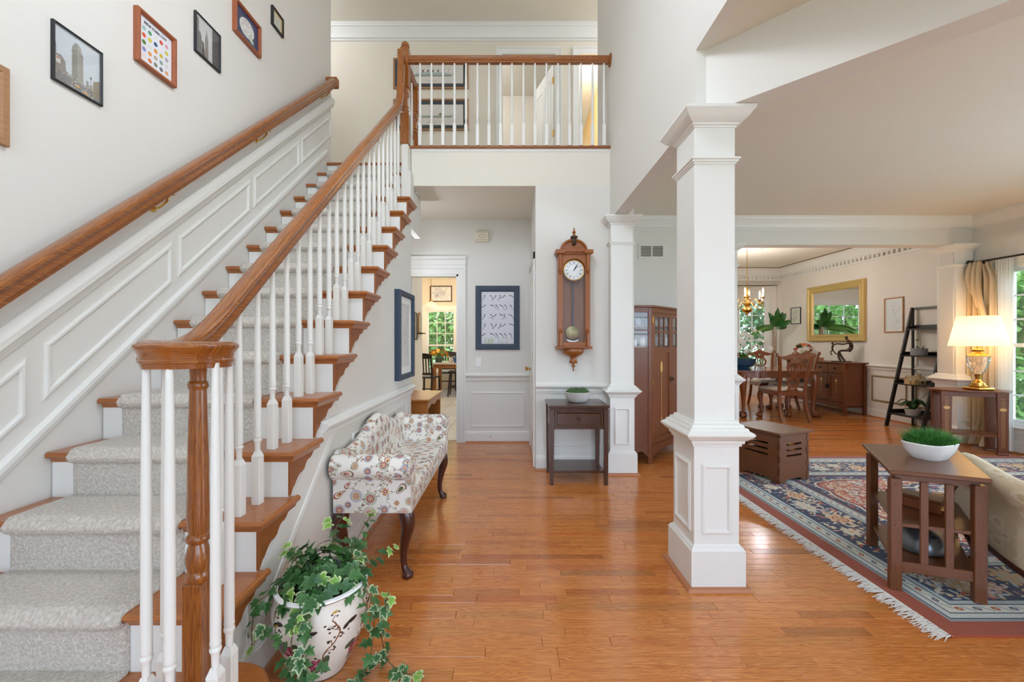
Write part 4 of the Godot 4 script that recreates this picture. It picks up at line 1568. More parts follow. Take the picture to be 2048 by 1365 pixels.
# cabriole leg from the floor up to h; knee swings towards "out"
func cabriole(h: float, out: Vector3, r := 0.03, ball := false) -> MB:
	var b := MB.new()
	var o := out.normalized()
	var pts := [Vector3(0, h, 0), Vector3(0, h * 0.9, 0) + o * 0.012, Vector3(0, h * 0.76, 0) + o * 0.018, Vector3(0, h * 0.55, 0) + o * 0.002, Vector3(0, h * 0.34, 0) - o * 0.01, Vector3(0, h * 0.17, 0) - o * 0.008, Vector3(0, h * 0.09, 0) + o * 0.004, Vector3(0, h * 0.04, 0) + o * 0.016, Vector3(0, 0.001, 0) + o * 0.02]
	var rad := [1.15, 1.25, 1.1, 0.78, 0.58, 0.5, 0.6, 0.95, 0.8]
	var way := spline(pts, 4)
	var rr := []
	for i in way.size():
		var f := float(i) / (way.size() - 1) * (rad.size() - 1)
		var k := mini(int(f), rad.size() - 2)
		rr.append(lerpf(rad[k], rad[k + 1], f - k) * r)
	b.tube(way, rr, 12, false, o)
	if ball:
		var c: Vector3 = o * 0.018
		b.lathe([Vector2(0, 0), Vector2(r * 0.8, 0.002), Vector2(r * 1.25, r * 0.6), Vector2(r * 1.3, r * 1.0), Vector2(r * 0.9, r * 1.7), Vector2(r * 0.4, r * 2.0)], 12, c)
		for k in 3:
			var t := (k - 1) * 0.9
			var dir := o.rotated(Vector3.UP, t)
			b.tube([c + Vector3(0, r * 2.0, 0) + dir * r * 0.4, c + Vector3(0, r * 1.6, 0) + dir * r * 1.3, c + Vector3(0, r * 0.6, 0) + dir * r * 1.5, c + Vector3(0, 0.003, 0) + dir * r * 1.2], [r * 0.3, r * 0.34, r * 0.3, r * 0.12], 6, false, o.cross(Vector3.UP))
	return b

func build_settee():
	var fabric := mat(Color.WHITE, 0.9)
	fabric.albedo_texture = floral_tex()
	fabric.uv1_scale = Vector3(1.7, 1.7, 1)
	fabric.rim_enabled = true
	fabric.rim = 0.25
	fabric.heightmap_enabled = true
	fabric.heightmap_texture = noise_tex(0.3, 8, Color.BLACK, Color.WHITE)
	fabric.heightmap_scale = 0.03
	var L := 1.2
	var t := thing("settee", "small camel-back settee in cream floral fabric against the stair wall", "settee", P(-0.735, 0, 2.79), 90.0)
	var b := MB.new()
	b.soft(Vector3(-L / 2, 0.355, -0.205), Vector3(L / 2, 0.43, 0.205), 0.014, 5)
	obj("seat_rail", b, fabric, t, 50.0)
	b = MB.new()
	b.soft(Vector3(-L / 2 + 0.05, 0.405, -0.14), Vector3(L / 2 - 0.05, 0.462, 0.212), 0.024, 8)
	b.warp(func(p): return p + Vector3(0, 0.016 * maxf(0, 1.0 - pow(p.x / 0.55, 2)) * (1.0 if p.y > 0.44 else 0.0), 0))
	obj("seat_cushion", b, fabric, t, 50.0)
	# camel back
	b = MB.new()
	var rows := []
	for i in 33:
		var x := -L / 2 + 0.015 + (L - 0.03) * i / 32.0
		var k := absf(x) / (L / 2)
		var top := 0.665 + 0.115 * exp(-pow(k / 0.42, 2.0)) + 0.025 * smoothstep(0.8, 1.0, k)
		var ring := []
		for q in [[-0.205, 0.40], [-0.21, 0.5], [-0.212, top - 0.06], [-0.2, top - 0.015], [-0.17, top], [-0.138, top - 0.016], [-0.122, top - 0.06], [-0.112, 0.53], [-0.1, 0.44], [-0.1, 0.40]]:
			ring.append(Vector3(x, q[1], q[0]))
		rows.append(ring)
	b.grid(rows, true)
	b.poly_out(rows[0], Vector3(-1, 0, 0))
	b.poly_out(rows[32], Vector3(1, 0, 0))
	b.warp(func(p): return p)
	obj("backrest", b, fabric, t, 60.0)
	# rolled arms
	for s in [-1.0, 1.0]:
		b = MB.new()
		var ring0 := []
		rows = []
		var outline := []
		for k in 15:
			var a := -PI * 0.35 + PI * 1.55 * k / 14.0
			outline.append(Vector2(0.03 + 0.064 * cos(a), 0.598 + 0.064 * sin(a)))
		outline.append(Vector2(-0.032, 0.55))
		outline.append(Vector2(-0.034, 0.42))
		outline.append(Vector2(-0.03, 0.36))
		outline.append(Vector2(0.036, 0.357))
		outline.append(Vector2(0.04, 0.45))
		outline.append(Vector2(0.042, 0.53))
		var c := Vector2(0.015, 0.53)
		for e in [[-0.2, 1.0], [-0.1, 1.0], [0.0, 1.0], [0.1, 1.0], [0.18, 1.0], [0.2, 0.985], [0.21, 0.94], [0.214, 0.86]]:
			var row := []
			for q in outline:
				var p: Vector2 = c + (q - c) * e[1]
				row.append(Vector3((p.x + L / 2 - 0.03) * s, p.y, e[0]))
			rows.append(row)
		if s > 0:
			for r in rows:
				r.reverse()
		for r in rows:
			r.reverse()
		b.grid(rows, true)
		var last: Array = rows[rows.size() - 1]
		var mid := Vector3.ZERO
		for q in last:
			mid += q
		mid /= last.size()
		for k in last.size():
			b.poly_out([mid, last[k], last[(k + 1) % last.size()]], Vector3(0, 0, 1))
		obj("arm", b, fabric, t, 60.0)
		# piping round the arm front
		b = MB.new()
		var pw := []
		for q in rows[6]:
			pw.append(q)
		b.tube(pw, 0.004, 6, true, Vector3(0, 0, 1))
		obj("piping", b, M.seat, t, 60.0)
	b = MB.new()
	b.tube([Vector3(-L / 2, 0.358, -0.2), Vector3(-L / 2, 0.358, 0.206), Vector3(L / 2, 0.358, 0.206), Vector3(L / 2, 0.358, -0.2)], 0.005, 6)
	obj("piping", b, M.seat, t, 60.0)
	for s in [-1.0, 1.0]:
		for f in [-1.0, 1.0]:
			b = cabriole(0.36, Vector3(s * 0.5, 0, f), 0.034)
			obj("leg", b, M.mahogany_dark, t, 60.0, 1).position = Vector3(s * (L / 2 - 0.04), 0, f * 0.165)

func clock_face() -> ImageTexture:
	var a := Art.new(512, 512, Color("e9eaec"))
	var ink := Color("2b2f3a")
	a.arc(256, 256, 148, 0, TAU, 4, Color("a08a5a"), 48)
	a.disc(256, 256, 140, Color("eceded"))
	a.arc(256, 256, 240, 0, TAU, 2, ink, 60)
	for k in 60:
		var t := TAU * k / 60
		a.line(Vector2(256, 256) + Vector2(cos(t), sin(t)) * 228, Vector2(256, 256) + Vector2(cos(t), sin(t)) * 238, 2.0, ink)
	var nums := ["XII", "I", "II", "III", "IIII", "V", "VI", "VII", "VIII", "IX", "X", "XI"]
	for k in 12:
		var ang := TAU * k / 12 - PI / 2
		var c := Vector2(256, 256) + Vector2(cos(ang), sin(ang)) * 190
		var u := Vector2(-sin(ang), cos(ang))
		var v := Vector2(cos(ang), sin(ang))
		var widths := {"I": 11.0, "V": 26.0, "X": 26.0}
		var total := 0.0
		for ch in nums[k]:
			total += widths[ch]
		var x := -total / 2
		for ch in nums[k]:
			var w: float = widths[ch]
			var m := x + w / 2
			var hh := 27.0
			if ch == "I":
				a.line(c + u * m - v * hh, c + u * m + v * hh, 7.0, ink)
			elif ch == "V":
				a.line(c + u * (m - 10) + v * hh, c + u * m - v * hh, 7.0, ink)
				a.line(c + u * (m + 10) + v * hh, c + u * m - v * hh, 3.0, ink)
			else:
				a.line(c + u * (m - 10) + v * hh, c + u * (m + 10) - v * hh, 7.0, ink)
				a.line(c + u * (m + 10) + v * hh, c + u * (m - 10) - v * hh, 3.0, ink)
			x += w
	a.disc(172, 300, 8, Color("3a2a20"))
	a.disc(338, 300, 8, Color("3a2a20"))
	return a.tex()

func build_clock():
	var y0 := 0.964
	var t := thing("pendulum_clock", "carved oak pendulum wall clock with white Roman dial and brass bob", "clock", P(0.587, 0, DC), 0.0)
	var w: StandardMaterial3D = M.clock_oak
	var b := MB.new()
	# case: back, sides, floor, top
	b.box(Vector3(-0.15, 1.2, 0.0), Vector3(0.15, 2.1, 0.018), 0.001)
	obj("back_board", b, M.clock_back, t, 0.0, 1)
	for s in [-1.0, 1.0]:
		b = MB.new()
		b.box(Vector3(s * 0.15, 1.2, 0.0), Vector3(s * 0.136, 2.1, 0.12), 0.001)
		obj("side", b, w, t, 0.0, 1)
	# front frame with a round head for the dial
	b = MB.new()
	b.box(Vector3(-0.152, 1.205, 0.105), Vector3(-0.106, 2.085, 0.128), 0.002)
	b.box(Vector3(0.106, 1.205, 0.105), Vector3(0.152, 2.085, 0.128), 0.002)
	b.box(Vector3(-0.106, 1.205, 0.1), Vector3(0.106, 1.247, 0.132), 0.003)
	var sp := PackedVector2Array()
	for k in 21:
		var a := PI - PI * k / 20.0
		sp.push_back(Vector2(0.106 * cos(a), 1.929 + 0.106 * sin(a)))
	sp.push_back(Vector2(0.106, 2.085))
	sp.push_back(Vector2(-0.106, 2.085))
	b.prism(sp, 0.105, 0.126, 0.0)
	obj("door_frame", b, w, t, 0.0, 1)
	# cornice and arched pediment
	b = MB.new()
	b.box(Vector3(-0.176, 2.092, 0.0), Vector3(0.176, 2.118, 0.16), 0.004)
	b.box(Vector3(-0.165, 2.075, 0.0), Vector3(0.165, 2.094, 0.145), 0.004)
	b.box(Vector3(-0.176, 2.078, 0.12), Vector3(-0.09, 2.116, 0.168), 0.005)
	b.box(Vector3(0.09, 2.078, 0.12), Vector3(0.176, 2.116, 0.168), 0.005)
	obj("cornice", b, w, t, 0.0, 0)
	var arch := PackedVector2Array()
	for k in 25:
		var a := PI * k / 24.0
		arch.push_back(Vector2(0.126 * cos(a), 2.116 + 0.108 * sin(a)))
	b = MB.new()
	b.prism(arch, 0.02, 0.1, 0.0)
	obj("pediment", b, w, t, 30.0, 0)
	b = MB.new()
	var way := []
	for k in 25:
		var a := PI * k / 24.0
		way.append(Vector3(0.118 * cos(a), 2.116 + 0.1 * sin(a), 0.1))
	b.sweep([Vector2(-0.012, -0.01), Vector2(0.012, -0.01), Vector2(0.014, 0.004), Vector2(0.006, 0.012), Vector2(-0.004, 0.014), Vector2(-0.012, 0.006)], way, Vector3(0, 0, 1))
	obj("pediment_moulding", b, w, t, 40.0)
	# carved mask and finial
	b = MB.new()
	b.soft(Vector3(-0.02, 2.165, 0.1), Vector3(0.02, 2.235, 0.14), 0.015, 5)
	b.soft(Vector3(-0.033, 2.228, 0.095), Vector3(0.033, 2.25, 0.145), 0.01, 4)
	b.soft(Vector3(-0.008, 2.188, 0.13), Vector3(0.008, 2.205, 0.15), 0.006, 3)
	b.soft(Vector3(-0.014, 2.17, 0.12), Vector3(0.014, 2.184, 0.145), 0.006, 3)
	obj("carved_mask", b, M.bronze, t, 50.0)
	b = MB.new()
	var fp := [[0.0, 0.0], [0.018, 0.0], [0.02, 0.008], [0.012, 0.014], [0.008, 0.022], [0.012, 0.028], [0.019, 0.036], [0.016, 0.045], [0.008, 0.05], [0.005, 0.058], [0.008, 0.063], [0.007, 0.068], [0.003, 0.074], [0.003, 0.084], [0.0, 0.088]]
	b.lathe(fp.map(func(q): return Vector2(q[0], q[1] + 2.248)), 14, Vector3(0, 0, 0.12))
	b.box(Vector3(-0.009, 2.315, 0.117), Vector3(0.009, 2.32, 0.123), 0.001)
	obj("finial", b, w, t, 40.0, 1)
	# half columns
	for s in [-1.0, 1.0]:
		b = MB.new()
		var c1 := [[0.0, 0.0], [0.019, 0.0], [0.019, -0.13], [0.014, -0.14], [0.02, -0.148], [0.02, -0.156], [0.012, -0.162], [0.016, -0.17], [0.012, -0.18], [0.006, -0.19], [0.0, -0.194]]
		var up := c1.map(func(q): return Vector2(q[0], q[1] + 2.078))
		up.reverse()
		b.lathe(up, 14, Vector3(s * 0.129, 0, 0.128))
		obj("half_column", b, w, t, 40.0, 1)
		b = MB.new()
		var c2 := [[0.0, 0.0], [0.02, 0.0], [0.02, 0.01], [0.017, 0.014], [0.017, 0.12], [0.02, 0.126], [0.013, 0.134], [0.017, 0.142], [0.012, 0.15], [0.014, 0.158], [0.0, 0.166]]
		b.lathe(c2.map(func(q): return Vector2(q[0], q[1] + 1.208)), 14, Vector3(s * 0.129, 0, 0.128))
		obj("half_column", b, w, t, 40.0, 1)
	# dial, hands, bezel
	b = MB.new()
	var n := 40
	for k in n:
		var a0 := TAU * k / n
		var a1 := TAU * (k + 1) / n
		var p0 := Vector2(cos(a0), sin(a0))
		var p1 := Vector2(cos(a1), sin(a1))
		b.tri(Vector3(0, 1.929, 0.11), Vector3(p0.x * 0.093, 1.929 + p0.y * 0.093, 0.11), Vector3(p1.x * 0.093, 1.929 + p1.y * 0.093, 0.11), Vector2(0.5, 0.5), Vector2(0.5 + p0.x * 0.49, 0.5 - p0.y * 0.49), Vector2(0.5 + p1.x * 0.49, 0.5 - p1.y * 0.49))
	var fm := mat(Color.WHITE, 0.3)
	fm.albedo_texture = clock_face()
	var dial := obj("dial", b, fm, t, 0.0)
	b = MB.new()
	way = []
	for k in 48:
		way.append(Vector3(0.096 * cos(TAU * k / 48.0), 1.929 + 0.096 * sin(TAU * k / 48.0), 0.11))
	b.tube(way, 0.006, 8, true, Vector3(0, 0, 1))
	obj("bezel", b, M.brass, t, 60.0)
	for h in [[0.052, 62.0, 0.005], [0.08, -62.0 + 120.0, 0.0035]]:
		b = MB.new()
		var L: float = h[0]
		b.prism(PackedVector2Array([Vector2(-0.002, -0.012), Vector2(0.002, -0.012), Vector2(h[2], L * 0.55), Vector2(0.0, L), Vector2(-h[2], L * 0.55)]), 0.113, 0.1145)
		var hand := obj("hand", b, M.black, dial, 0.0)
		hand.position = Vector3(0, 1.929, 0)
		hand.rotation_degrees.z = -38.0 if L < 0.06 else -31.0
		for i in 1:
			hand.position.y = 1.929
	# pendulum
	b = MB.new()
	b.box(Vector3(-0.013, 1.37, 0.06), Vector3(0.003, 1.84, 0.066), 0.001)
	obj("pendulum_rod", b, M.navy, t, 0.0)
	b = MB.new()
	b.xf = Transform3D(Basis(Vector3(1, 0, 0), Vector3(0, 0, 1), Vector3(0, -1, 0)), Vector3(-0.006, 1.335, 0.06))
	b.lathe([Vector2(0, -0.012), Vector2(0.05, -0.008), Vector2(0.068, 0.0), Vector2(0.066, 0.006), Vector2(0.04, 0.014), Vector2(0, 0.018)], 32)
	obj("pendulum_bob", b, M.brass_old, t, 40.0)
	b = MB.new()
	b.prism(PackedVector2Array([Vector2(-0.06, 1.275), Vector2(-0.03, 1.262), Vector2(0, 1.258), Vector2(0.03, 1.262), Vector2(0.055, 1.275), Vector2(0.05, 1.262), Vector2(0.03, 1.25), Vector2(-0.03, 1.25), Vector2(-0.055, 1.262)]), 0.05, 0.053)
	obj("beat_scale", b, M.chrome, t, 0.0)
	b = MB.new()
	b.quad_uv(Vector3(-0.106, 1.247, 0.118), Vector3(0.106, 1.247, 0.118), Vector3(0.106, 1.93, 0.118), Vector3(-0.106, 1.93, 0.118))
	obj("glass", b, M.glass, t, 0.0)
	# base board, drop and lower finial
	b = MB.new()
	b.box(Vector3(-0.172, 1.183, 0.0), Vector3(0.172, 1.207, 0.14), 0.005)
	b.box(Vector3(-0.1, 1.19, 0.02), Vector3(0.1, 1.212, 0.165), 0.005)
	obj("base_board", b, w, t, 0.0, 0)
	b = MB.new()
	var dp := [[0.0, 1.04], [0.035, 1.045], [0.04, 1.055], [0.036, 1.062], [0.03, 1.068], [0.028, 1.085], [0.03, 1.1], [0.05, 1.112], [0.078, 1.128], [0.096, 1.15], [0.098, 1.166], [0.092, 1.178], [0.094, 1.184], [0.0, 1.184]]
	b.lathe(dp.map(func(q): return Vector2(q[0], q[1])), 24, Vector3(0, 0, 0.076), Vector2(1.05, 0.75))
	obj("drop", b, w, t, 40.0, 0)
	b = MB.new()
	var lp := [[0.0, 0.966], [0.005, 0.968], [0.004, 0.976], [0.009, 0.98], [0.007, 0.99], [0.004, 0.996], [0.007, 1.004], [0.017, 1.012], [0.018, 1.02], [0.008, 1.028], [0.009, 1.04], [0.012, 1.046]]
	b.lathe(lp.map(func(q): return Vector2(q[0], q[1])), 14, Vector3(0, 0, 0.076))
	obj("finial", b, w, t, 40.0, 1)

func build_console():
	var t := thing("console_table", "dark brown console table with one drawer below the clock", "table", P(0.583, 0, 3.825))
	var w: StandardMaterial3D = M.espresso
	var b := MB.new()
	b.box(Vector3(-0.265, 0.675, -0.215), Vector3(0.265, 0.697, 0.215), 0.006)
	b.box(Vector3(-0.25, 0.662, -0.2), Vector3(0.25, 0.677, 0.2), 0.004)
	obj("top", b, w, t, 0.0, 0)
	for sx in [-1.0, 1.0]:
		for sz in [-1.0, 1.0]:
			b = MB.new()
			b.box(Vector3(sx * 0.236 - 0.022, 0, sz * 0.18 - 0.022), Vector3(sx * 0.236 + 0.022, 0.664, sz * 0.18 + 0.022), 0.003)
			b.warp(func(p): return p if p.y > 0.3 else Vector3(sx * 0.236 + (p.x - sx * 0.236) * (0.7 + p.y), p.y, sz * 0.18 + (p.z - sz * 0.18) * (0.7 + p.y)))
			obj("leg", b, w, t, 0.0, 1)
	for sx in [-1.0, 1.0]:
		b = MB.new()
		b.box(Vector3(sx * 0.236 - 0.01, 0.49, -0.16), Vector3(sx * 0.236 + 0.01, 0.664, 0.16))
		obj("side_panel", b, w, t, 0.0, 2)
	b = MB.new()
	b.box(Vector3(-0.214, 0.49, -0.19), Vector3(0.214, 0.664, -0.172))
	obj("back_panel", b, w, t, 0.0, 0)
	b = MB.new()
	b.box(Vector3(-0.214, 0.487, 0.15), Vector3(0.214, 0.507, 0.19), 0.002)
	obj("rail", b, w, t, 0.0, 0)
	b = MB.new()
	b.box(Vector3(-0.214, 0.648, 0.15), Vector3(0.214, 0.664, 0.19), 0.002)
	obj("rail", b, w, t, 0.0, 0)
	var dr := part_group("drawer", t)
	b = MB.new()
	b.box(Vector3(-0.21, 0.509, 0.05), Vector3(0.21, 0.646, 0.182), 0.002)
	obj("drawer_front", b, w, dr, 0.0, 0)
	b = MB.new()
	b.sweep([Vector2(-0.012, 0), Vector2(0.012, 0), Vector2(0.012, 0.014), Vector2(0.002, 0.014), Vector2(-0.012, 0.003)], [Vector3(0.198, 0.52, 0.182), Vector3(0.198, 0.635, 0.182), Vector3(-0.198, 0.635, 0.182), Vector3(-0.198, 0.52, 0.182)], Vector3(0, 0, 1), true)
	obj("drawer_moulding", b, w, dr, 0.0, 0)
	b = MB.new()
	b.xf = Transform3D(Basis(Vector3(1, 0, 0), Vector3(0, 0, 1), Vector3(0, -1, 0)), Vector3(0, 0.578, 0.182))
	b.lathe([Vector2(0, 0), Vector2(0.007, 0), Vector2(0.006, 0.012), Vector2(0.014, 0.02), Vector2(0.016, 0.026), Vector2(0.01, 0.034), Vector2(0, 0.036)], 16)
	obj("knob", b, M.bronze, dr, 40.0)
	b = MB.new()
	b.box(Vector3(-0.225, 0.1, -0.17), Vector3(0.225, 0.122, 0.17), 0.003)
	obj("shelf", b, w, t, 0.0, 0)
	# bowl of moss
	var bowl := thing("moss_bowl", "round pale stone bowl filled with green moss on the console table", "bowl", P(0.604, 0.697, 3.85))
	b = MB.new()
	b.lathe([Vector2(0, 0), Vector2(0.07, 0.0), Vector2(0.088, 0.012), Vector2(0.108, 0.045), Vector2(0.12, 0.09), Vector2(0.117, 0.094), Vector2(0.112, 0.09), Vector2(0.1, 0.06), Vector2(0, 0.055)], 36)
	obj("bowl", b, M.concrete, bowl, 40.0)
	b = MB.new()
	rng.seed = 12
	var nz := FastNoiseLite.new()
	nz.frequency = 26.0
	for q in [[-0.05, 0.01, 0.062], [0.045, 0.02, 0.066], [0.0, -0.04, 0.06], [0.0, 0.05, 0.05], [0.07, -0.03, 0.04], [-0.07, -0.03, 0.042]]:
		var n0 := b.v.size()
		var prof := []
		for k in 9:
			var a := PI / 2 * k / 8.0
			prof.append(Vector2(q[2] * cos(a), 0.068 + q[2] * 0.95 * sin(a)))
		b.lathe(prof, 22, Vector3(q[0], 0, q[1]))
		b.warp(func(p): return p + Vector3(nz.get_noise_3d(p.x, p.y, p.z + 5), nz.get_noise_3d(p.x, p.y, p.z), nz.get_noise_3d(p.x + 9, p.y, p.z)) * 0.008, n0)
	obj("moss", b, M.moss, bowl, 60.0)

# ivy leaf lying in xz, stalk at the origin, tip along +z
func ivy_leaf(light: Color, edge: Color, fold: float) -> ArrayMesh:
	var b := MB.new()
	var half := [Vector2(0, 0), Vector2(0.12, -0.06), Vector2(0.34, 0.02), Vector2(0.42, 0.2), Vector2(0.24, 0.32), Vector2(0.44, 0.5), Vector2(0.5, 0.66), Vector2(0.26, 0.62), Vector2(0.16, 0.82), Vector2(0, 1.1)]
	for s in [-1.0, 1.0]:
		var c := Vector3(0, 0, 0.4)
		for k in half.size() - 1:
			var a := Vector3(half[k].x * s, absf(half[k].x) * fold, half[k].y)
			var d := Vector3(half[k + 1].x * s, absf(half[k + 1].x) * fold, half[k + 1].y)
			a.y -= 0.18 * a.z * a.z
			d.y -= 0.18 * d.z * d.z
			var ia := c.lerp(a, 0.72)
			var id := c.lerp(d, 0.72)
			b.tint = light
			b.poly_out([c, ia, id], Vector3.UP)
			b.tint = edge
			b.poly_out([ia, a, d, id], Vector3.UP)
	return b.commit(0.0)

func build_ivy():
	var t := thing("potted_ivy", "trailing ivy in a painted porcelain pot on the floor by the stairs", "plant", P(-0.735, 0, 1.62))
	# painted pot
	var a := Art.new(1024, 512, Color("efe6d8"))
	rng.seed = 90
	var ink := Color("3b2a22")
	var twig := Color("7a4e30")
	for i in 9:
		var x := 60 + i * 114 + rng.randf_range(-15, 15)
		var y := 250 + rng.randf_range(-40, 60)
		var p := Vector2(x, y + 120)
		var ang := -PI / 2 + rng.randf_range(-0.5, 0.5)
		var pts := [p]
		for k in 14:
			ang += rng.randf_range(-0.35, 0.35)
			p += Vector2(cos(ang), sin(ang)) * 16
			pts.append(p)
			if k % 2 == 1:
				var s := 1.0 if rng.randf() < 0.5 else -1.0
				var q := p + Vector2(cos(ang + s), sin(ang + s)) * 26
				a.line(p, q, 3, twig)
				for m in 4:
					a.disc(q.x + rng.randf_range(-14, 14), q.y + rng.randf_range(-14, 14), 4, ink)
		a.curve(pts, 5, twig)
		var fx := x + rng.randf_range(-30, 30)
		var fy := y + rng.randf_range(60, 130)
		for m in 7:
			a.ell(fx + rng.randf_range(-46, 46), fy + rng.randf_range(-40, 40), 24, 14, rng.randf() * 3, Color("4f5b44"))
		for m in 9:
			var tt := TAU * m / 9
			a.ell(fx + cos(tt) * 20, fy + sin(tt) * 17, 14, 9, tt, [Color("a83a5c"), Color("c4688a"), Color("8e2c4e")][m % 3])
		a.disc(fx, fy, 9, Color("d890a8"))
		a.ell(x + 40, y - 40, 22, 10, 0.3, Color("2e2a26"))
		a.ell(x + 62, y - 28, 16, 8, 0.9, Color("2e2a26"))
		a.ell(x - 36, y - 120, 12, 6, 0.5, Color("c99a3c"))
	a.rect(0, 0, 1024, 10, Color("2a2430"))
	a.rect(0, 10, 1024, 6, Color("c9a45a"))
	a.rect(0, 496, 1024, 16, Color("3a3044"))
	var pm := print_mat(a, 0.14)
	var b := MB.new()
	var prof := [[0.085, 0.0], [0.09, 0.012], [0.11, 0.05], [0.142, 0.11], [0.166, 0.17], [0.176, 0.22], [0.174, 0.26], [0.165, 0.295], [0.16, 0.312], [0.163, 0.322]]
	b.lathe(prof.map(func(q): return Vector2(q[0], q[1])), 48, Vector3.ZERO, Vector2.ONE, Vector2(1, 1))
	var pot := obj("pot", b, pm, t, 50.0)
	b = MB.new()
	b.lathe([Vector2(0.163, 0.322), Vector2(0.168, 0.326), Vector2(0.166, 0.332), Vector2(0.152, 0.333), Vector2(0.15, 0.32), Vector2(0.152, 0.27)], 48)
	obj("rim", b, M.ceramic, pot, 50.0)
	b = MB.new()
	b.lathe([Vector2(0.153, 0.28), Vector2(0.08, 0.292), Vector2(0, 0.296)], 24)
	obj("soil", b, M.soil, t, 40.0)
	var leaves := [ivy_leaf(Color(0.035, 0.115, 0.03), Color(0.05, 0.15, 0.04), 0.12), ivy_leaf(Color(0.06, 0.17, 0.045), Color(0.08, 0.2, 0.06), 0.25), ivy_leaf(Color(0.05, 0.15, 0.05), Color(0.42, 0.5, 0.28), 0.15), ivy_leaf(Color(0.2, 0.42, 0.06), Color(0.55, 0.66, 0.3), 0.1)]
	var lm := mat(Color.WHITE, 0.42)
	lm.vertex_color_use_as_albedo = true
	lm.backlight_enabled = true
	lm.backlight = Color(0.35, 0.4, 0.2)
	rng.seed = 31
	var place := func(p: Vector3, face: Vector3, size: float, kind: int):
		var o := obj("leaf", leaves[kind], lm, t)
		var up := (face.normalized() + Vector3(rng.randfn(0, 0.3), rng.randfn(0, 0.3), rng.randfn(0, 0.3))).normalized()
		var fwd := Vector3(face.x, -0.5, face.z) + Vector3(rng.randfn(0, 0.7), rng.randfn(0, 0.3), rng.randfn(0, 0.7))
		fwd = (fwd - up * fwd.dot(up)).normalized()
		o.transform = Transform3D(Basis(up.cross(fwd).normalized(), up, fwd).scaled(Vector3.ONE * size), p)
	# mound over the pot
	for i in 165:
		var ang := rng.randf() * TAU
		var r := pow(rng.randf(), 0.6) * 0.165
		var p := Vector3(cos(ang) * r, 0.315 + 0.05 * maxf(0.0, 1.0 - r / 0.17) + rng.randf() * 0.04, sin(ang) * r)
		if p.z < -0.02:
			p.y += 0.07 * rng.randf()
		var kind := 0 if rng.randf() < 0.35 else (1 if rng.randf() < 0.55 else (2 if rng.randf() < 0.65 else 3))
		place.call(p, Vector3(cos(ang) * 0.5, 0.9, sin(ang) * 0.5 + 0.3), rng.randf_range(0.042, 0.06), kind)
	# trailing strands: points relative to the pot centre (x right, y up, z to the viewer)
	var strands := [
		[[0.02, 0.34, 0.12], [0.035, 0.31, 0.19], [0.03, 0.2, 0.21], [-0.0, 0.1, 0.19], [-0.03, 0.03, 0.2], [-0.02, 0.012, 0.27]],
		[[0.0, 0.34, 0.12], [0.0, 0.3, 0.2], [-0.01, 0.22, 0.21], [0.02, 0.12, 0.21], [0.0, 0.04, 0.22], [0.03, 0.012, 0.26], [0.09, 0.012, 0.27]],
		[[0.1, 0.34, 0.02], [0.2, 0.27, 0.02], [0.21, 0.16, 0.04], [0.2, 0.06, 0.06], [0.17, 0.02, 0.12], [0.12, 0.012, 0.2], [0.06, 0.012, 0.25]],
		[[0.12, 0.33, -0.06], [0.2, 0.2, -0.04], [0.22, 0.08, -0.03], [0.26, 0.02, 0.01], [0.34, 0.012, 0.06], [0.4, 0.02, 0.05]],
		[[-0.1, 0.34, 0.08], [-0.165, 0.33, 0.13], [-0.18, 0.25, 0.15], [-0.18, 0.18, 0.15]],
		[[0.05, 0.34, -0.1], [0.1, 0.46, -0.16], [0.14, 0.52, -0.17]],
		[[-0.02, 0.36, -0.1], [0.0, 0.48, -0.13], [0.03, 0.52, -0.12]],
		[[0.12, 0.34, -0.02], [0.22, 0.4, -0.06], [0.27, 0.42, -0.04]],
		[[-0.08, 0.35, 0.0], [-0.1, 0.43, 0.02], [-0.12, 0.46, 0.02]],
		[[0.16, 0.3, 0.04], [0.22, 0.22, 0.06], [0.26, 0.26, 0.06], [0.27, 0.31, 0.05]],
	]
	for si in strands.size():
		var pts := []
		for q in strands[si]:
			pts.append(Vector3(q[0], q[1], q[2]))
		var way := spline(pts, 5)
		b = MB.new()
		b.tube(way, 0.0022, 5)
		obj("stem", b, M.stem, t, 60.0)
		var step := 1 if si < 4 else 1
		for i in range(1, way.size(), step):
			var p: Vector3 = way[i]
			var face := Vector3(p.x, 0.35, p.z + 0.08) if p.y > 0.05 else Vector3(0.05, 1, 0.2)
			var k := 2 if rng.randf() < 0.4 else (1 if rng.randf() < 0.6 else 0)
			if i > way.size() - 4 or (si == 1 and i < 8 and rng.randf() < 0.6):
				k = 3
			var off := Vector3(rng.randfn(0, 0.014), rng.randfn(0, 0.008), rng.randfn(0, 0.014))
			p += off
			p.y = maxf(p.y, 0.012)
			place.call(p, face, rng.randf_range(0.03, 0.048), k)
			if si < 2 and p.y > 0.03 and i % 2 == 0:
				place.call(p + Vector3(rng.randfn(0, 0.025), 0, 0.004), face, rng.randf_range(0.03, 0.045), 1 if rng.randf() < 0.6 else 0)

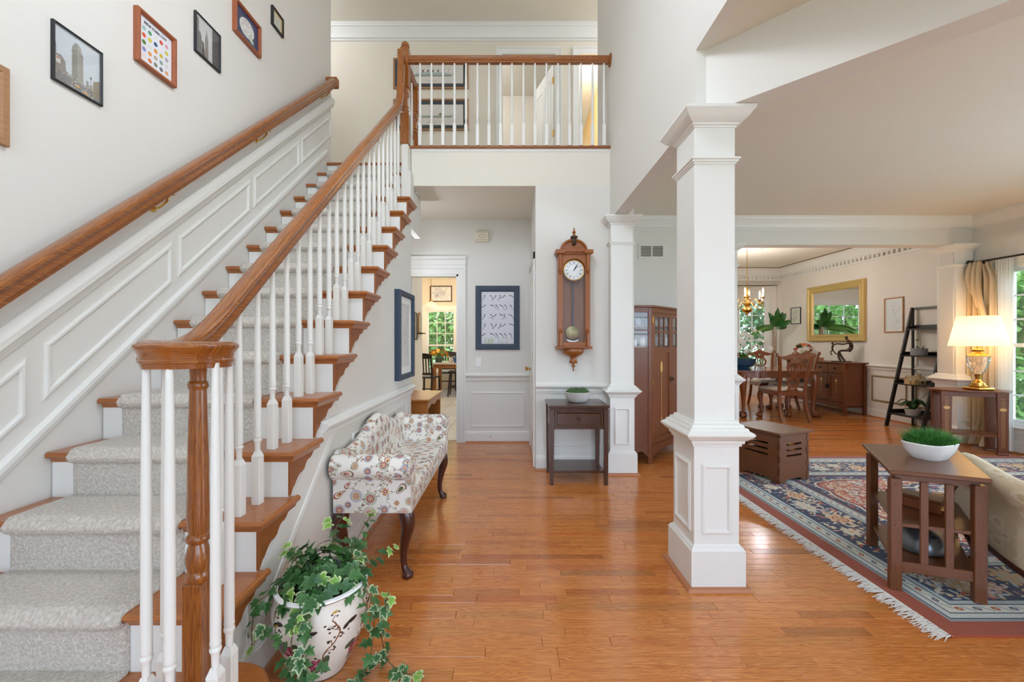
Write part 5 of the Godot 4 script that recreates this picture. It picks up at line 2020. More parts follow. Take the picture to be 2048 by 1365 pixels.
func build_hall():
	build_clock()
	build_console()
	build_settee()
	build_ivy()
	# door in the right side of the hallway, seen edge-on
	var t := Node3D.new()
	t.name = "door_1"
	add_child(t)
	tag(t, "white panelled closet door in the right side of the hallway", "", "", "structure")
	t.position = P(0.23, 0, 4.62)
	var b := MB.new()
	b.box(Vector3(-0.012, 0.01, -0.38), Vector3(0.002, 2.07, 0.38), 0.002)
	obj("leaf", b, M.trim, t, 0.0)
	for q in [[0.15, 0.75], [0.95, 1.9]]:
		for s in [-1.0, 1.0]:
			panel([Vector3(-0.012, q[0], s * 0.19 - 0.13), Vector3(-0.012, q[0], s * 0.19 + 0.13), Vector3(-0.012, q[1], s * 0.19 + 0.13), Vector3(-0.012, q[1], s * 0.19 - 0.13)], Vector3(-1, 0, 0), 0.025, 0.006, t)
	b = MB.new()
	b.box(Vector3(-0.02, 0, -0.46), Vector3(0.0, 2.15, -0.385), 0.003)
	b.box(Vector3(-0.02, 0, 0.385), Vector3(0.0, 2.15, 0.46), 0.003)
	b.box(Vector3(-0.02, 2.075, -0.46), Vector3(0.0, 2.15, 0.46), 0.003)
	obj("casing", b, M.trim, t, 0.0)
	for y in [0.25, 1.05, 1.8]:
		b = MB.new()
		b.box(Vector3(-0.022, y, 0.36), Vector3(-0.01, y + 0.09, 0.386), 0.001)
		obj("hinge", b, M.brass, t, 0.0)
	b = MB.new()
	b.xf = Transform3D(Basis(Vector3(0, 1, 0), Vector3(-1, 0, 0), Vector3(0, 0, 1)), Vector3(-0.012, 0.93, -0.32))
	b.lathe([Vector2(0, 0), Vector2(0.026, 0), Vector2(0.024, 0.006), Vector2(0.01, 0.012), Vector2(0.01, 0.03), Vector2(0.024, 0.042), Vector2(0.026, 0.054), Vector2(0.016, 0.064), Vector2(0, 0.066)], 18)
	obj("knob", b, M.brass, t, 40.0)
	# wall fittings
	var sw := thing("light_switch", "white light switch plate beside the kitchen doorway", "switch", P(-0.415, 1.0, DH))
	b = MB.new()
	b.box(Vector3(-0.037, -0.06, 0), Vector3(0.037, 0.06, 0.006), 0.003)
	obj("plate", b, M.white, sw, 0.0)
	b = MB.new()
	b.box(Vector3(-0.006, -0.014, 0.005), Vector3(0.006, 0.014, 0.014), 0.002)
	obj("toggle", b, M.white, sw, 0.0)
	var ch := thing("door_chime", "cream door chime box high on the hallway wall", "chime", P(-0.373, 2.55, DH))
	b = MB.new()
	b.box(Vector3(-0.085, -0.065, 0), Vector3(0.085, 0.065, 0.045), 0.008)
	obj("cover", b, mat(Color("e9dfc8"), 0.5), ch, 0.0)
	b = MB.new()
	b.sweep([Vector2(-0.003, 0), Vector2(0.003, 0), Vector2(0.003, 0.004), Vector2(-0.003, 0.004)], [Vector3(0.04, 0, 0.045), Vector3(0, 0.025, 0.045), Vector3(-0.04, 0, 0.045), Vector3(0, -0.025, 0.045)], Vector3(0, 0, 1), true)
	b.box(Vector3(-0.07, -0.05, 0.044), Vector3(0.07, -0.042, 0.049), 0.001)
	b.box(Vector3(-0.07, 0.042, 0.044), Vector3(0.07, 0.05, 0.049), 0.001)
	obj("grille", b, mat(Color("cfc2a4"), 0.5), ch, 0.0)
	var ds := thing("door_stop", "small spring door stop on the hallway baseboard", "door stop", P(-0.265, 0.07, DH - 0.016))
	b = MB.new()
	b.xf = Transform3D(Basis(Vector3(1, 0, 0), Vector3(0, 0, 1), Vector3(0, -1, 0)), Vector3.ZERO)
	b.lathe([Vector2(0, 0), Vector2(0.012, 0), Vector2(0.012, 0.006), Vector2(0.006, 0.01), Vector2(0.006, 0.06), Vector2(0, 0.062)], 12)
	obj("spring", b, M.chrome, ds, 40.0)
	b = MB.new()
	b.xf = Transform3D(Basis(Vector3(1, 0, 0), Vector3(0, 0, 1), Vector3(0, -1, 0)), Vector3(0, 0, 0.06))
	b.lathe([Vector2(0, 0), Vector2(0.01, 0), Vector2(0.01, 0.014), Vector2(0, 0.016)], 12)
	obj("tip", b, M.white, ds, 40.0)
	# honey-coloured shelf unit at the entrance to the kitchen passage
	var su := thing("shelf_unit", "low honey-coloured wooden shelf unit by the kitchen doorway", "shelf", P(-1.05, 0, 4.78))
	b = MB.new()
	b.box(Vector3(-0.19, 0.62, -0.4), Vector3(0.19, 0.645, 0.43), 0.006)
	obj("top", b, M.honey, su, 0.0, 2)
	for z in [-0.38, 0.38]:
		b = MB.new()
		b.box(Vector3(-0.17, 0, z - 0.012), Vector3(0.165, 0.62, z + 0.012), 0.003)
		obj("end_panel", b, M.honey, su, 0.0, 1)
	b = MB.new()
	b.box(Vector3(-0.175, 0.05, -0.37), Vector3(-0.16, 0.62, 0.37))
	obj("back_panel", b, M.honey, su, 0.0, 1)
	for y in [0.06, 0.34]:
		b = MB.new()
		b.box(Vector3(-0.16, y, -0.37), Vector3(0.155, y + 0.02, 0.37), 0.002)
		obj("shelf", b, M.honey, su, 0.0, 2)
	b = MB.new()
	var sc := PackedVector2Array()
	for k in 17:
		var u := -0.37 + 0.74 * k / 16.0
		sc.push_back(Vector2(u, 0.57 - 0.03 * absf(cos(u * 9.0))))
	sc.push_back(Vector2(0.37, 0.62))
	sc.push_back(Vector2(-0.37, 0.62))
	b.xf = Transform3D(Basis(Vector3(0, 0, -1), Vector3(0, 1, 0), Vector3(1, 0, 0)), Vector3.ZERO)
	b.prism(sc, 0.15, 0.165)
	obj("apron", b, M.honey, su, 0.0, 2)
	# sconce under the stairs, round the corner of the passage
	var at := P(-1.26, 1.95, 4.5)
	var sn := thing("passage_sconce", "small white glass wall sconce under the stairs in the passage", "lamp", at, 90.0)
	b = MB.new()
	b.box(Vector3(-0.03, -0.06, 0), Vector3(0.03, 0.06, 0.012), 0.004)
	b.tube([Vector3(0, -0.03, 0.01), Vector3(0, -0.03, 0.06)], 0.008, 8)
	obj("bracket", b, M.brass, sn, 40.0)
	b = MB.new()
	b.lathe([Vector2(0, -0.03), Vector2(0.025, -0.025), Vector2(0.045, 0.02), Vector2(0.05, 0.08), Vector2(0, 0.085)], 20, Vector3(0, 0, 0.065))
	var gm := mat(Color("fbf6ea"), 0.4)
	gm.emission_enabled = true
	gm.emission = Color("eef2ff")
	gm.emission_energy_multiplier = 2.0
	obj("globe", b, gm, sn, 50.0)
	var li := OmniLight3D.new()
	li.name = "sconce_glow"
	li.light_color = Color("e6eeff")
	li.light_energy = SCONCE_E
	li.light_size = 0.045
	li.omni_range = 10.0
	li.omni_attenuation = 2.0
	li.shadow_enabled = true
	li.position = at + Vector3(0.065, 0.03, 0)
	add_child(li)

# ------------------------------------------------------------------ living room
func rug_tex() -> ImageTexture:
	# 3.64 m (u) by 2.76 m (v); v = 0 is the far edge
	var W := 1456
	var H := 1104
	var rust := Color("b2522c")
	var navy := Color("232f4e")
	var cream := Color("dcd2bc")
	var pale := Color("b9c3bf")
	var gold := Color("c9a468")
	var pink := Color("cf9c84")
	var maroon := Color("5e2430")
	var teal := Color("6f8f93")
	var a := Art.new(W, H, Color("9a4420"))
	rng.seed = 2024
	var frame := func(o: int, c: Color):
		a.rect(o, o, W - 2 * o, H - 2 * o, c)
	frame.call(36, Color("8c9a98"))
	frame.call(42, Color("3a4258"))
	frame.call(45, Color("c6cbc2"))
	frame.call(57, Color("4a5468"))
	frame.call(60, Color("d4d2c2"))
	frame.call(82, Color("3a4258"))
	frame.call(85, Color("b4c0bc"))
	frame.call(95, navy)
	frame.call(222, Color("d4d0bc"))
	frame.call(226, Color("8fa3a5"))
	frame.call(236, Color("d8d2c0"))
	frame.call(252, Color("98a8a8"))
	frame.call(260, maroon)
	frame.call(272, navy)
	# guard stripe blossoms
	var guards := [[71, 7.0, 34], [244, 5.0, 26]]
	for g in guards:
		var o: int = g[0]
		for k in int((W - 2 * o) / g[2]):
			for y in [o, H - o]:
				var x: float = o + (k + 0.5) * g[2]
				a.ell(x, y, g[1], g[1] * 0.7, 0.4, Color("a84a34") if k % 2 == 0 else Color("4a5a78"))
				a.disc(x, y, g[1] * 0.35, gold)
				a.line(Vector2(x + 8, y - 7), Vector2(x + g[2] - 8, y + 7), 2.5, teal)
		for k in int((H - 2 * o) / g[2]):
			for x in [o, W - o]:
				var y: float = o + (k + 0.5) * g[2]
				a.ell(x, y, g[1] * 0.7, g[1], 0.4, Color("a84a34") if k % 2 == 0 else Color("4a5a78"))
				a.disc(x, y, g[1] * 0.35, gold)
				a.line(Vector2(x - 7, y + 8), Vector2(x + 7, y + g[2] - 8), 2.5, teal)
	var rosette := func(x: float, y: float, r: float, c1: Color, c2: Color, c3: Color):
		for k in 8:
			var t := TAU * k / 8 + x
			a.ell(x + cos(t) * r * 0.62, y + sin(t) * r * 0.62, r * 0.42, r * 0.24, t, c1)
		a.disc(x, y, r * 0.58, c2)
		for k in 6:
			var t := TAU * k / 6
			a.disc(x + cos(t) * r * 0.36, y + sin(t) * r * 0.36, r * 0.14, c1)
		a.disc(x, y, r * 0.22, c3)
	var cols := [cream, pink, gold, Color("c25a3c"), pale, cream, Color("e0c49c")]
	# stems and leaves of the main border and the field, mirrored to the four quarters
	var quad := func(x: float, y: float) -> Array:
		return [Vector2(x, y), Vector2(W - x, y), Vector2(x, H - y), Vector2(W - x, H - y)]
	for k in 900:
		var along := rng.randf() * (W / 2 + H / 2)
		var off := rng.randf_range(106, 214)
		var p := Vector2(along, off) if along < W / 2.0 else Vector2(off, along - W / 2.0)
		if p.x < 100 or p.y < 100:
			continue
		var c: Color = cols[rng.randi() % cols.size()]
		var r := rng.randf_range(5, 12)
		var t := rng.randf() * PI
		var kind := rng.randf()
		for q in quad.call(p.x, p.y):
			if kind < 0.7:
				a.ell(q.x, q.y, r, r * 0.34, t, c, 8)
			else:
				a.disc(q.x, q.y, r * 0.5, c)
	for k in 9:
		var x := 150.0 + k * 78.0
		for q in quad.call(x, 158.0 + (16.0 if k % 2 == 0 else -16.0)):
			rosette.call(q.x, q.y, 34.0 if k % 2 == 0 else 24.0, cols[k % 7], [rust, cream, Color("b8b7a6")][k % 3], gold)
		if x < H / 2.0 + 20:
			for q in quad.call(158.0 + (16.0 if k % 2 == 0 else -16.0), x):
				rosette.call(q.x, q.y, 34.0 if k % 2 == 0 else 24.0, cols[(k + 2) % 7], [cream, rust, Color("b8b7a6")][k % 3], gold)
	# field with scalloped corners
	var field := []
	var n := 220
	for k in n:
		var t := TAU * k / n
		var c := Vector2(cos(t), sin(t))
		var hw := W / 2.0 - 300
		var hh := H / 2.0 - 300
		var e := 7.0
		var r := pow(pow(absf(c.x) / hw, e) + pow(absf(c.y) / hh, e), -1.0 / e)
		r *= 1.0 - 0.05 * pow(absf(sin(2 * t)), 3.0)
		r += 14.0 * absf(sin(t * 11.0))
		field.append(Vector2(W / 2.0, H / 2.0) + c * r)
	# corner flowers on navy
	for k in 700:
		var p := Vector2(rng.randf_range(280, W / 2.0), rng.randf_range(280, H / 2.0))
		var c: Color = cols[rng.randi() % cols.size()]
		var r := rng.randf_range(4, 9)
		var t := rng.randf() * PI
		for q in quad.call(p.x, p.y):
			a.ell(q.x, q.y, r, r * 0.4, t, c, 8)
	var mid := Vector2(W / 2.0, H / 2.0)
	a.poly(field.map(func(p): return p), cream)
	a.poly(field.map(func(p): return mid + (p - mid) * 0.985), maroon)
	a.poly(field.map(func(p): return mid + (p - mid) * 0.972), rust)
	for k in 2600:
		var p := Vector2(rng.randf_range(270, W / 2.0), rng.randf_range(270, H / 2.0))
		var g := (p - mid)
		if not Geometry2D.is_point_in_polygon(mid + g * 1.05, PackedVector2Array(field)):
			continue
		var c: Color = cols[rng.randi() % cols.size()]
		if rng.randf() < 0.18:
			c = navy
		var r := rng.randf_range(3.5, 9.0)
		var t := rng.randf() * PI
		for q in quad.call(p.x, p.y):
			a.ell(q.x, q.y, r, r * 0.42, t, c, 8)
	for k in 60:
		var p := Vector2(rng.randf_range(290, W / 2.0), rng.randf_range(290, H / 2.0))
		if not Geometry2D.is_point_in_polygon(mid + (p - mid) * 1.08, PackedVector2Array(field)):
			continue
		var r := rng.randf_range(13, 22)
		for q in quad.call(p.x, p.y):
			rosette.call(q.x, q.y, r, cols[k % 7], [pale, cream, navy][k % 3], rust)
	# medallion
	for s in [[190.0, navy], [178.0, cream], [170.0, navy], [110.0, rust], [60.0, cream]]:
		var pts := []
		for k in 96:
			var t := TAU * k / 96
			var r: float = s[0] * (1.0 + 0.08 * absf(sin(t * 8)))
			pts.append(mid + Vector2(cos(t) * 1.5, sin(t)) * r)
		a.poly(pts, s[1])
	for k in 260:
		var t := rng.randf() * PI / 2
		var r := rng.randf_range(60, 165)
		var c: Color = cols[rng.randi() % cols.size()]
		for q in quad.call(mid.x - cos(t) * 1.5 * r, mid.y - sin(t) * r):
			a.ell(q.x, q.y, 8, 4, t, c, 8)
	# wool grain
	var d := a.im.get_data()
	for i in range(0, d.size(), 3):
		var g := 0.9 + 0.2 * fposmod(sin(i * 12.9898) * 43758.5, 1.0)
		d[i] = mini(255, int(d[i] * g))
		d[i + 1] = mini(255, int(d[i + 1] * g))
		d[i + 2] = mini(255, int(d[i + 2] * g))
	return ImageTexture.create_from_image(Image.create_from_data(W, H, false, Image.FORMAT_RGB8, d))

func build_rug():
	var x0 := 1.86
	var x1 := 5.5
	var d0 := 1.765
	var d1 := 4.525
	var t := thing("persian_rug", "large red and navy Persian rug with white fringe in the living room", "rug", P(x0, 0, d0))
	var m := mat(Color.WHITE, 0.95)
	m.albedo_texture = rug_tex()
	m.rim_enabled = true
	m.rim = 0.3
	var b := MB.new()
	var h := 0.011
	var A := P(x0, h, d0) - t.position
	var B := P(x1, h, d0) - t.position
	var C := P(x1, h, d1) - t.position
	var D := P(x0, h, d1) - t.position
	b.quad_uv(A, B, C, D)
	var dn := Vector3(0, -h + 0.001, 0)
	for e in [[A, B], [B, C], [C, D], [D, A]]:
		b.tri(e[0], e[0] + dn, e[1] + dn, Vector2(0.01, 0.01), Vector2(0.01, 0.01), Vector2(0.01, 0.01))
		b.tri(e[0], e[1] + dn, e[1], Vector2(0.01, 0.01), Vector2(0.01, 0.01), Vector2(0.01, 0.01))
	obj("pile", b, m, t, 0.0)
	b = MB.new()
	rng.seed = 7
	for s in 2:
		for k in 900:
			var d := d0 + (d1 - d0) * (k + rng.randf()) / 900.0
			var sg := -1.0 if s == 0 else 1.0
			var xx := x0 if s == 0 else x1
			var len := rng.randf_range(0.055, 0.1)
			var sway := rng.randf_range(-0.03, 0.025) - 0.012
			var p0 := P(xx - sg * 0.004, h * 0.8, d) - t.position
			var p1 := P(xx + sg * len * 0.5, 0.006 + rng.randf() * 0.004, d + sway * 0.4) - t.position
			var p2 := P(xx + sg * len, 0.002 + rng.randf() * 0.004, d + sway) - t.position
			var w := Vector3(0, 0, 0.003)
			b.quad(p0 - w, p0 + w, p1 + w, p1 - w)
			b.quad(p1 - w, p1 + w, p2 + w * 0.5, p2 - w * 0.5)
	var f := obj("fringe", b, mat(Color("f2efe8"), 0.9), t, 0.0)
	tag(f, "white cotton fringe", "", "", "stuff")

func build_cabinet():
	# corner cabinet: return, diagonal front, return
	var t := thing("corner_cabinet", "brown wooden corner cabinet with small glass panes and tulip inlay", "cabinet", P(1.2, 0, 5.12))
	var w: StandardMaterial3D = M.mission_red
	var H := 1.6
	# plan in (x right, d towards the viewer) relative to the corner
	var p0 := Vector2(0.0, 0.87)
	var p1 := Vector2(0.22, 0.87)
	var p2 := Vector2(0.87, 0.22)
	var p3 := Vector2(0.87, 0.0)
	var plan := PackedVector2Array([Vector2(0, 0), p0, p1, p2, p3])
	var tr := Transform3D(Basis(Vector3(1, 0, 0), Vector3(0, 0, 1), Vector3(0, -1, 0)), Vector3.ZERO)
	var b := MB.new()
	b.xf = Transform3D(Basis(Vector3(1, 0, 0), Vector3(0, 0, 1), Vector3(0, -1, 0)), Vector3.ZERO)
	var tp := PackedVector2Array([Vector2(0, 0), Vector2(0.0, 0.9), Vector2(0.235, 0.9), Vector2(0.9, 0.235), Vector2(0.9, 0.0)])
	b.prism(tp, -H - 0.02, -H, 0.003)
	obj("top", b, w, t, 0.0, 0)
	for y in [0.17, 0.62, 1.19, 1.4]:
		b = MB.new()
		b.xf = tr
		b.prism(PackedVector2Array([Vector2(0.01, 0.01), Vector2(0.01, 0.83), Vector2(0.2, 0.83), Vector2(0.83, 0.2), Vector2(0.83, 0.01)]), -y - 0.015, -y)
		obj("shelf", b, w, t, 0.0, 0)
	# faces as local panels: origin at the left end, x along, z out
	var faces := [[p0, p1, 1], [p1, p2, 2], [p2, p3, 1]]
	for fi in 3:
		var a: Vector2 = faces[fi][0]
		var c: Vector2 = faces[fi][1]
		var L := a.distance_to(c)
		var dir := (c - a).normalized()
		var f := part_group("return" if fi != 1 else "front", t, Vector3(a.x, 0, a.y))
		f.rotation.y = atan2(-dir.y, dir.x)
		var st := 0.032
		b = MB.new()
		b.box(Vector3(0, 0, -0.03), Vector3(st, H, 0), 0.002)
		b.box(Vector3(L - st, 0, -0.03), Vector3(L, H, 0), 0.002)
		obj("stile", b, w, f, 0.0, 1)
		b = MB.new()
		b.box(Vector3(st, H - 0.05, -0.025), Vector3(L - st, H, -0.003), 0.001)
		# arched apron
		var ap := PackedVector2Array()
		for k in 13:
			var u := st + (L - 2 * st) * k / 12.0
			ap.push_back(Vector2(u, 0.07 + 0.06 * sin(PI * k / 12.0)))
		ap.push_back(Vector2(L - st, 0.19))
		ap.push_back(Vector2(st, 0.19))
		b.prism(ap, -0.025, -0.004)
		obj("rail", b, w, f, 0.0, 0)
		if fi != 1:
			b = MB.new()
			b.box(Vector3(st, 0.19, -0.02), Vector3(L - st, 1.17, -0.008))
			b.box(Vector3(st, 1.36, -0.02), Vector3(L - st, 1.375, -0.004))
			b.box(Vector3(st, 1.16, -0.02), Vector3(L - st, 1.19, -0.004))
			obj("side_panel", b, w, f, 0.0, 1)
			for y in [1.19, 1.375]:
				b = MB.new()
				b.quad_uv(Vector3(st, y, -0.012), Vector3(L - st, y, -0.012), Vector3(L - st, y + 0.175, -0.012), Vector3(st, y + 0.175, -0.012))
				obj("pane", b, M.glass, f, 0.0)
		else:
			for s in 2:
				var x0 := st + 0.003 if s == 0 else L / 2 + 0.002
				var x1 := L / 2 - 0.002 if s == 0 else L - st - 0.003
				var fr := 0.045
				b = MB.new()
				b.box(Vector3(x0, 0.195, -0.022), Vector3(x0 + fr, H - 0.053, 0.0), 0.002)
				b.box(Vector3(x1 - fr, 0.195, -0.022), Vector3(x1, H - 0.053, 0.0), 0.002)
				b.box(Vector3(x0 + fr, 0.195, -0.022), Vector3(x1 - fr, 0.25, -0.001), 0.002)
				b.box(Vector3(x0 + fr, H - 0.09, -0.022), Vector3(x1 - fr, H - 0.053, -0.001), 0.002)
				b.box(Vector3(x0 + fr, 1.13, -0.022), Vector3(x1 - fr, 1.19, -0.001), 0.002)
				b.box(Vector3(x0 + fr, 0.25, -0.018), Vector3(x1 - fr, 1.13, -0.01))
				var gx0 := x0 + fr
				var gx1 := x1 - fr
				for k in [1, 2]:
					var gx: float = gx0 + (gx1 - gx0) * k / 3.0
					b.box(Vector3(gx - 0.009, 1.19, -0.02), Vector3(gx + 0.009, H - 0.09, -0.002), 0.002)
				b.box(Vector3(gx0, 1.34, -0.02), Vector3(gx1, 1.36, -0.002), 0.002)
				var door := obj("door", b, w, f, 0.0, 1)
				for k in 3:
					for y in [1.19, 1.35]:
						b = MB.new()
						var q0 := gx0 + (gx1 - gx0) * k / 3.0
						var q1 := gx0 + (gx1 - gx0) * (k + 1) / 3.0
						b.quad_uv(Vector3(q0, y, -0.012), Vector3(q1, y, -0.012), Vector3(q1, y + 0.16, -0.012), Vector3(q0, y + 0.16, -0.012))
						obj("pane", b, M.glass, door, 0.0)
				b = MB.new()
				var cx := (x0 + x1) / 2
				b.box(Vector3(cx - 0.003, 0.45, -0.012), Vector3(cx + 0.003, 0.93, -0.0085))
				var tul := PackedVector2Array()
				for k in 16:
					var q := TAU * k / 16
					tul.push_back(Vector2(cx + 0.024 * cos(q) * (1.0 - 0.25 * sin(q)), 0.985 + 0.06 * sin(q)))
				b.prism(tul, -0.012, -0.0085)
				b.prism(PackedVector2Array([Vector2(cx - 0.015, 0.44), Vector2(cx, 0.42), Vector2(cx + 0.015, 0.44), Vector2(cx, 0.46)]), -0.012, -0.0085)
				obj("inlay", b, M.inlay, door, 0.0, 1)
				b = MB.new()
				var hx := x1 - 0.022 if s == 0 else x0 + 0.022
				b.xf = Transform3D(Basis.IDENTITY, Vector3(hx, 0.84, 0))
				b.box(Vector3(-0.012, -0.03, 0), Vector3(0.012, 0.03, 0.003), 0.001)
				b.lathe([Vector2(0, -0.012), Vector2(0.008, -0.008), Vector2(0.011, 0.0), Vector2(0.008, 0.008), Vector2(0, 0.012)], 12, Vector3(0, 0, 0.014))
				obj("handle", b, M.bronze, door, 40.0)
				for y in [0.3, 0.8, 1.44]:
					b = MB.new()
					var gx := x0 if s == 0 else x1
					b.box(Vector3(gx - 0.006, y, -0.004), Vector3(gx + 0.006, y + 0.07, 0.004), 0.001)
					obj("hinge", b, M.brass, door, 0.0)
	# crockery behind the glass
	var bits := [[0.1, 1.205, 0.7, 0.045, 0.05, "283a72"], [0.16, 1.205, 0.78, 0.04, 0.09, "f2f2f2"], [0.07, 1.205, 0.79, 0.03, 0.07, "e8ecf0"], [0.2, 1.205, 0.66, 0.035, 0.08, "2f4a8a"], [0.3, 1.205, 0.5, 0.05, 0.11, "eef0f2"], [0.42, 1.205, 0.42, 0.05, 0.1, "e8e8ea"], [0.55, 1.205, 0.3, 0.045, 0.12, "eef0f2"], [0.12, 1.415, 0.74, 0.035, 0.09, "cfd6da"], [0.28, 1.415, 0.55, 0.04, 0.1, "d8dde0"], [0.4, 1.415, 0.45, 0.04, 0.1, "d8dde0"], [0.5, 1.415, 0.35, 0.04, 0.1, "d8dde0"]]
	var words := ["dark blue cup nearest the column", "tall white jug in front", "small pale cup at the left", "blue jar at the back", "white jug behind the door", "white pot behind the door", "tall white vase at the right", "pale glass on the upper shelf near the column", "pale glass on the upper shelf at left", "pale glass on the upper shelf in the middle", "pale glass on the upper shelf at right"]
	for i in bits.size():
		var q: Array = bits[i]
		var v := thing("cabinet_vessel", words[i] + ", inside the corner cabinet", "crockery", t.position + Vector3(q[0], q[1], q[2]), 0.0, "crockery in the corner cabinet")
		b = MB.new()
		var r: float = q[3]
		var h: float = q[4]
		b.lathe([Vector2(0, 0.0), Vector2(r * 0.7, 0.0), Vector2(r, h * 0.4), Vector2(r * 0.85, h * 0.75), Vector2(r * 0.6, h * 0.88), Vector2(r * 0.7, h), Vector2(r * 0.6, h), Vector2(r * 0.5, h * 0.88), Vector2(0, h * 0.8)], 18)
		obj("body", b, mat(Color(q[5]), 0.15), v, 50.0)
		b = MB.new()
		b.tube(spline([Vector3(r * 0.85, h * 0.75, 0), Vector3(r * 1.4, h * 0.7, 0), Vector3(r * 1.4, h * 0.4, 0), Vector3(r * 0.95, h * 0.3, 0)], 4), r * 0.09, 6, false, Vector3(0, 0, 1))
		obj("handle", b, mat(Color(q[5]), 0.15), v, 50.0)

func build_chest():
	var t := thing("slatted_chest", "small brown wooden chest with cut-out slots on the rug edge", "chest", P(2.415, 0.011, 3.9), 22.0)
	var w: StandardMaterial3D = M.mission
	var hx := 0.19
	var hz := 0.22
	var H := 0.425
	var b := MB.new()
	b.box(Vector3(-hx - 0.03, H, -hz - 0.03), Vector3(hx + 0.03, H + 0.022, hz + 0.03), 0.004)
	obj("lid", b, w, t, 0.0, 2)
	# four sides with three slots each and an arched foot
	for k in 4:
		var f := part_group("side", t, Vector3.ZERO, 90.0 * k)
		var L := hx if k % 2 == 0 else hz
		var z := hz if k % 2 == 0 else hx
		b = MB.new()
		var th := 0.02
		var s0 := L * 0.52
		# bands between the slots
		var ys := [0.16, 0.225, 0.243, 0.275, 0.293, 0.325, 0.343, H]
		var ap := PackedVector2Array([Vector2(-L, 0), Vector2(-L + 0.07, 0), Vector2(-L + 0.085, 0.012), Vector2(-L + 0.1, 0.03), Vector2(L - 0.1, 0.03), Vector2(L - 0.085, 0.012), Vector2(L - 0.07, 0), Vector2(L, 0), Vector2(L, 0.225), Vector2(-L, 0.225)])
		b.prism(ap, z - th, z)
		for i in [1, 3, 5]:
			b.box(Vector3(-L, ys[i], z - th), Vector3(-s0, ys[i + 1], z))
			b.box(Vector3(s0, ys[i], z - th), Vector3(L, ys[i + 1], z))
		for i in [2, 4, 6]:
			b.box(Vector3(-L, ys[i], z - th), Vector3(L, ys[i + 1], z))
		obj("slotted_board", b, w, f, 0.0, 0)
		for y in [0.02, 0.13, 0.24, 0.35]:
			b = MB.new()
			b.box(Vector3(L - 0.001, y, z - 0.026), Vector3(L + 0.005, y + 0.055, z + 0.004), 0.002)
			obj("finger_joint", b, w, f, 0.0, 1)
			b = MB.new()
			b.box(Vector3(-L - 0.005, y, z - 0.026), Vector3(-L + 0.001, y + 0.055, z + 0.004), 0.002)
			obj("finger_joint", b, w, f, 0.0, 1)

func grass_tuft(t: Node3D, n: int, rx: float, rz: float, y: float, hgt: float, mats: Array):
	var b := MB.new()
	for i in n:
		var a := rng.randf() * TAU
		var r := sqrt(rng.randf())
		var p := Vector3(cos(a) * r * rx, y, sin(a) * r * rz)
		var lean := Vector3(cos(a) * r * 0.5 + rng.randfn(0, 0.3), 0, sin(a) * r * 0.5 + rng.randfn(0, 0.3))
		var h := hgt * (1.0 - 0.4 * r * r) * rng.randf_range(0.75, 1.1)
		var tip := p + Vector3(lean.x * h * 0.9, h, lean.z * h * 0.9)
		var m := p + Vector3(lean.x * h * 0.3, h * 0.6, lean.z * h * 0.3)
		var s := Vector3(-sin(a + i), 0, cos(a + i)) * 0.0013
		b.tint = mats[rng.randi() % mats.size()]
		b.quad(p - s, p + s, m + s, m - s)
		b.tri(m - s, m + s, tip)
	var gm := mat(Color.WHITE, 0.5)
	gm.vertex_color_use_as_albedo = true
	var o := obj("grass", b, gm, t, 0.0)
	tag(o, "dense bright green grass blades", "", "", "stuff")

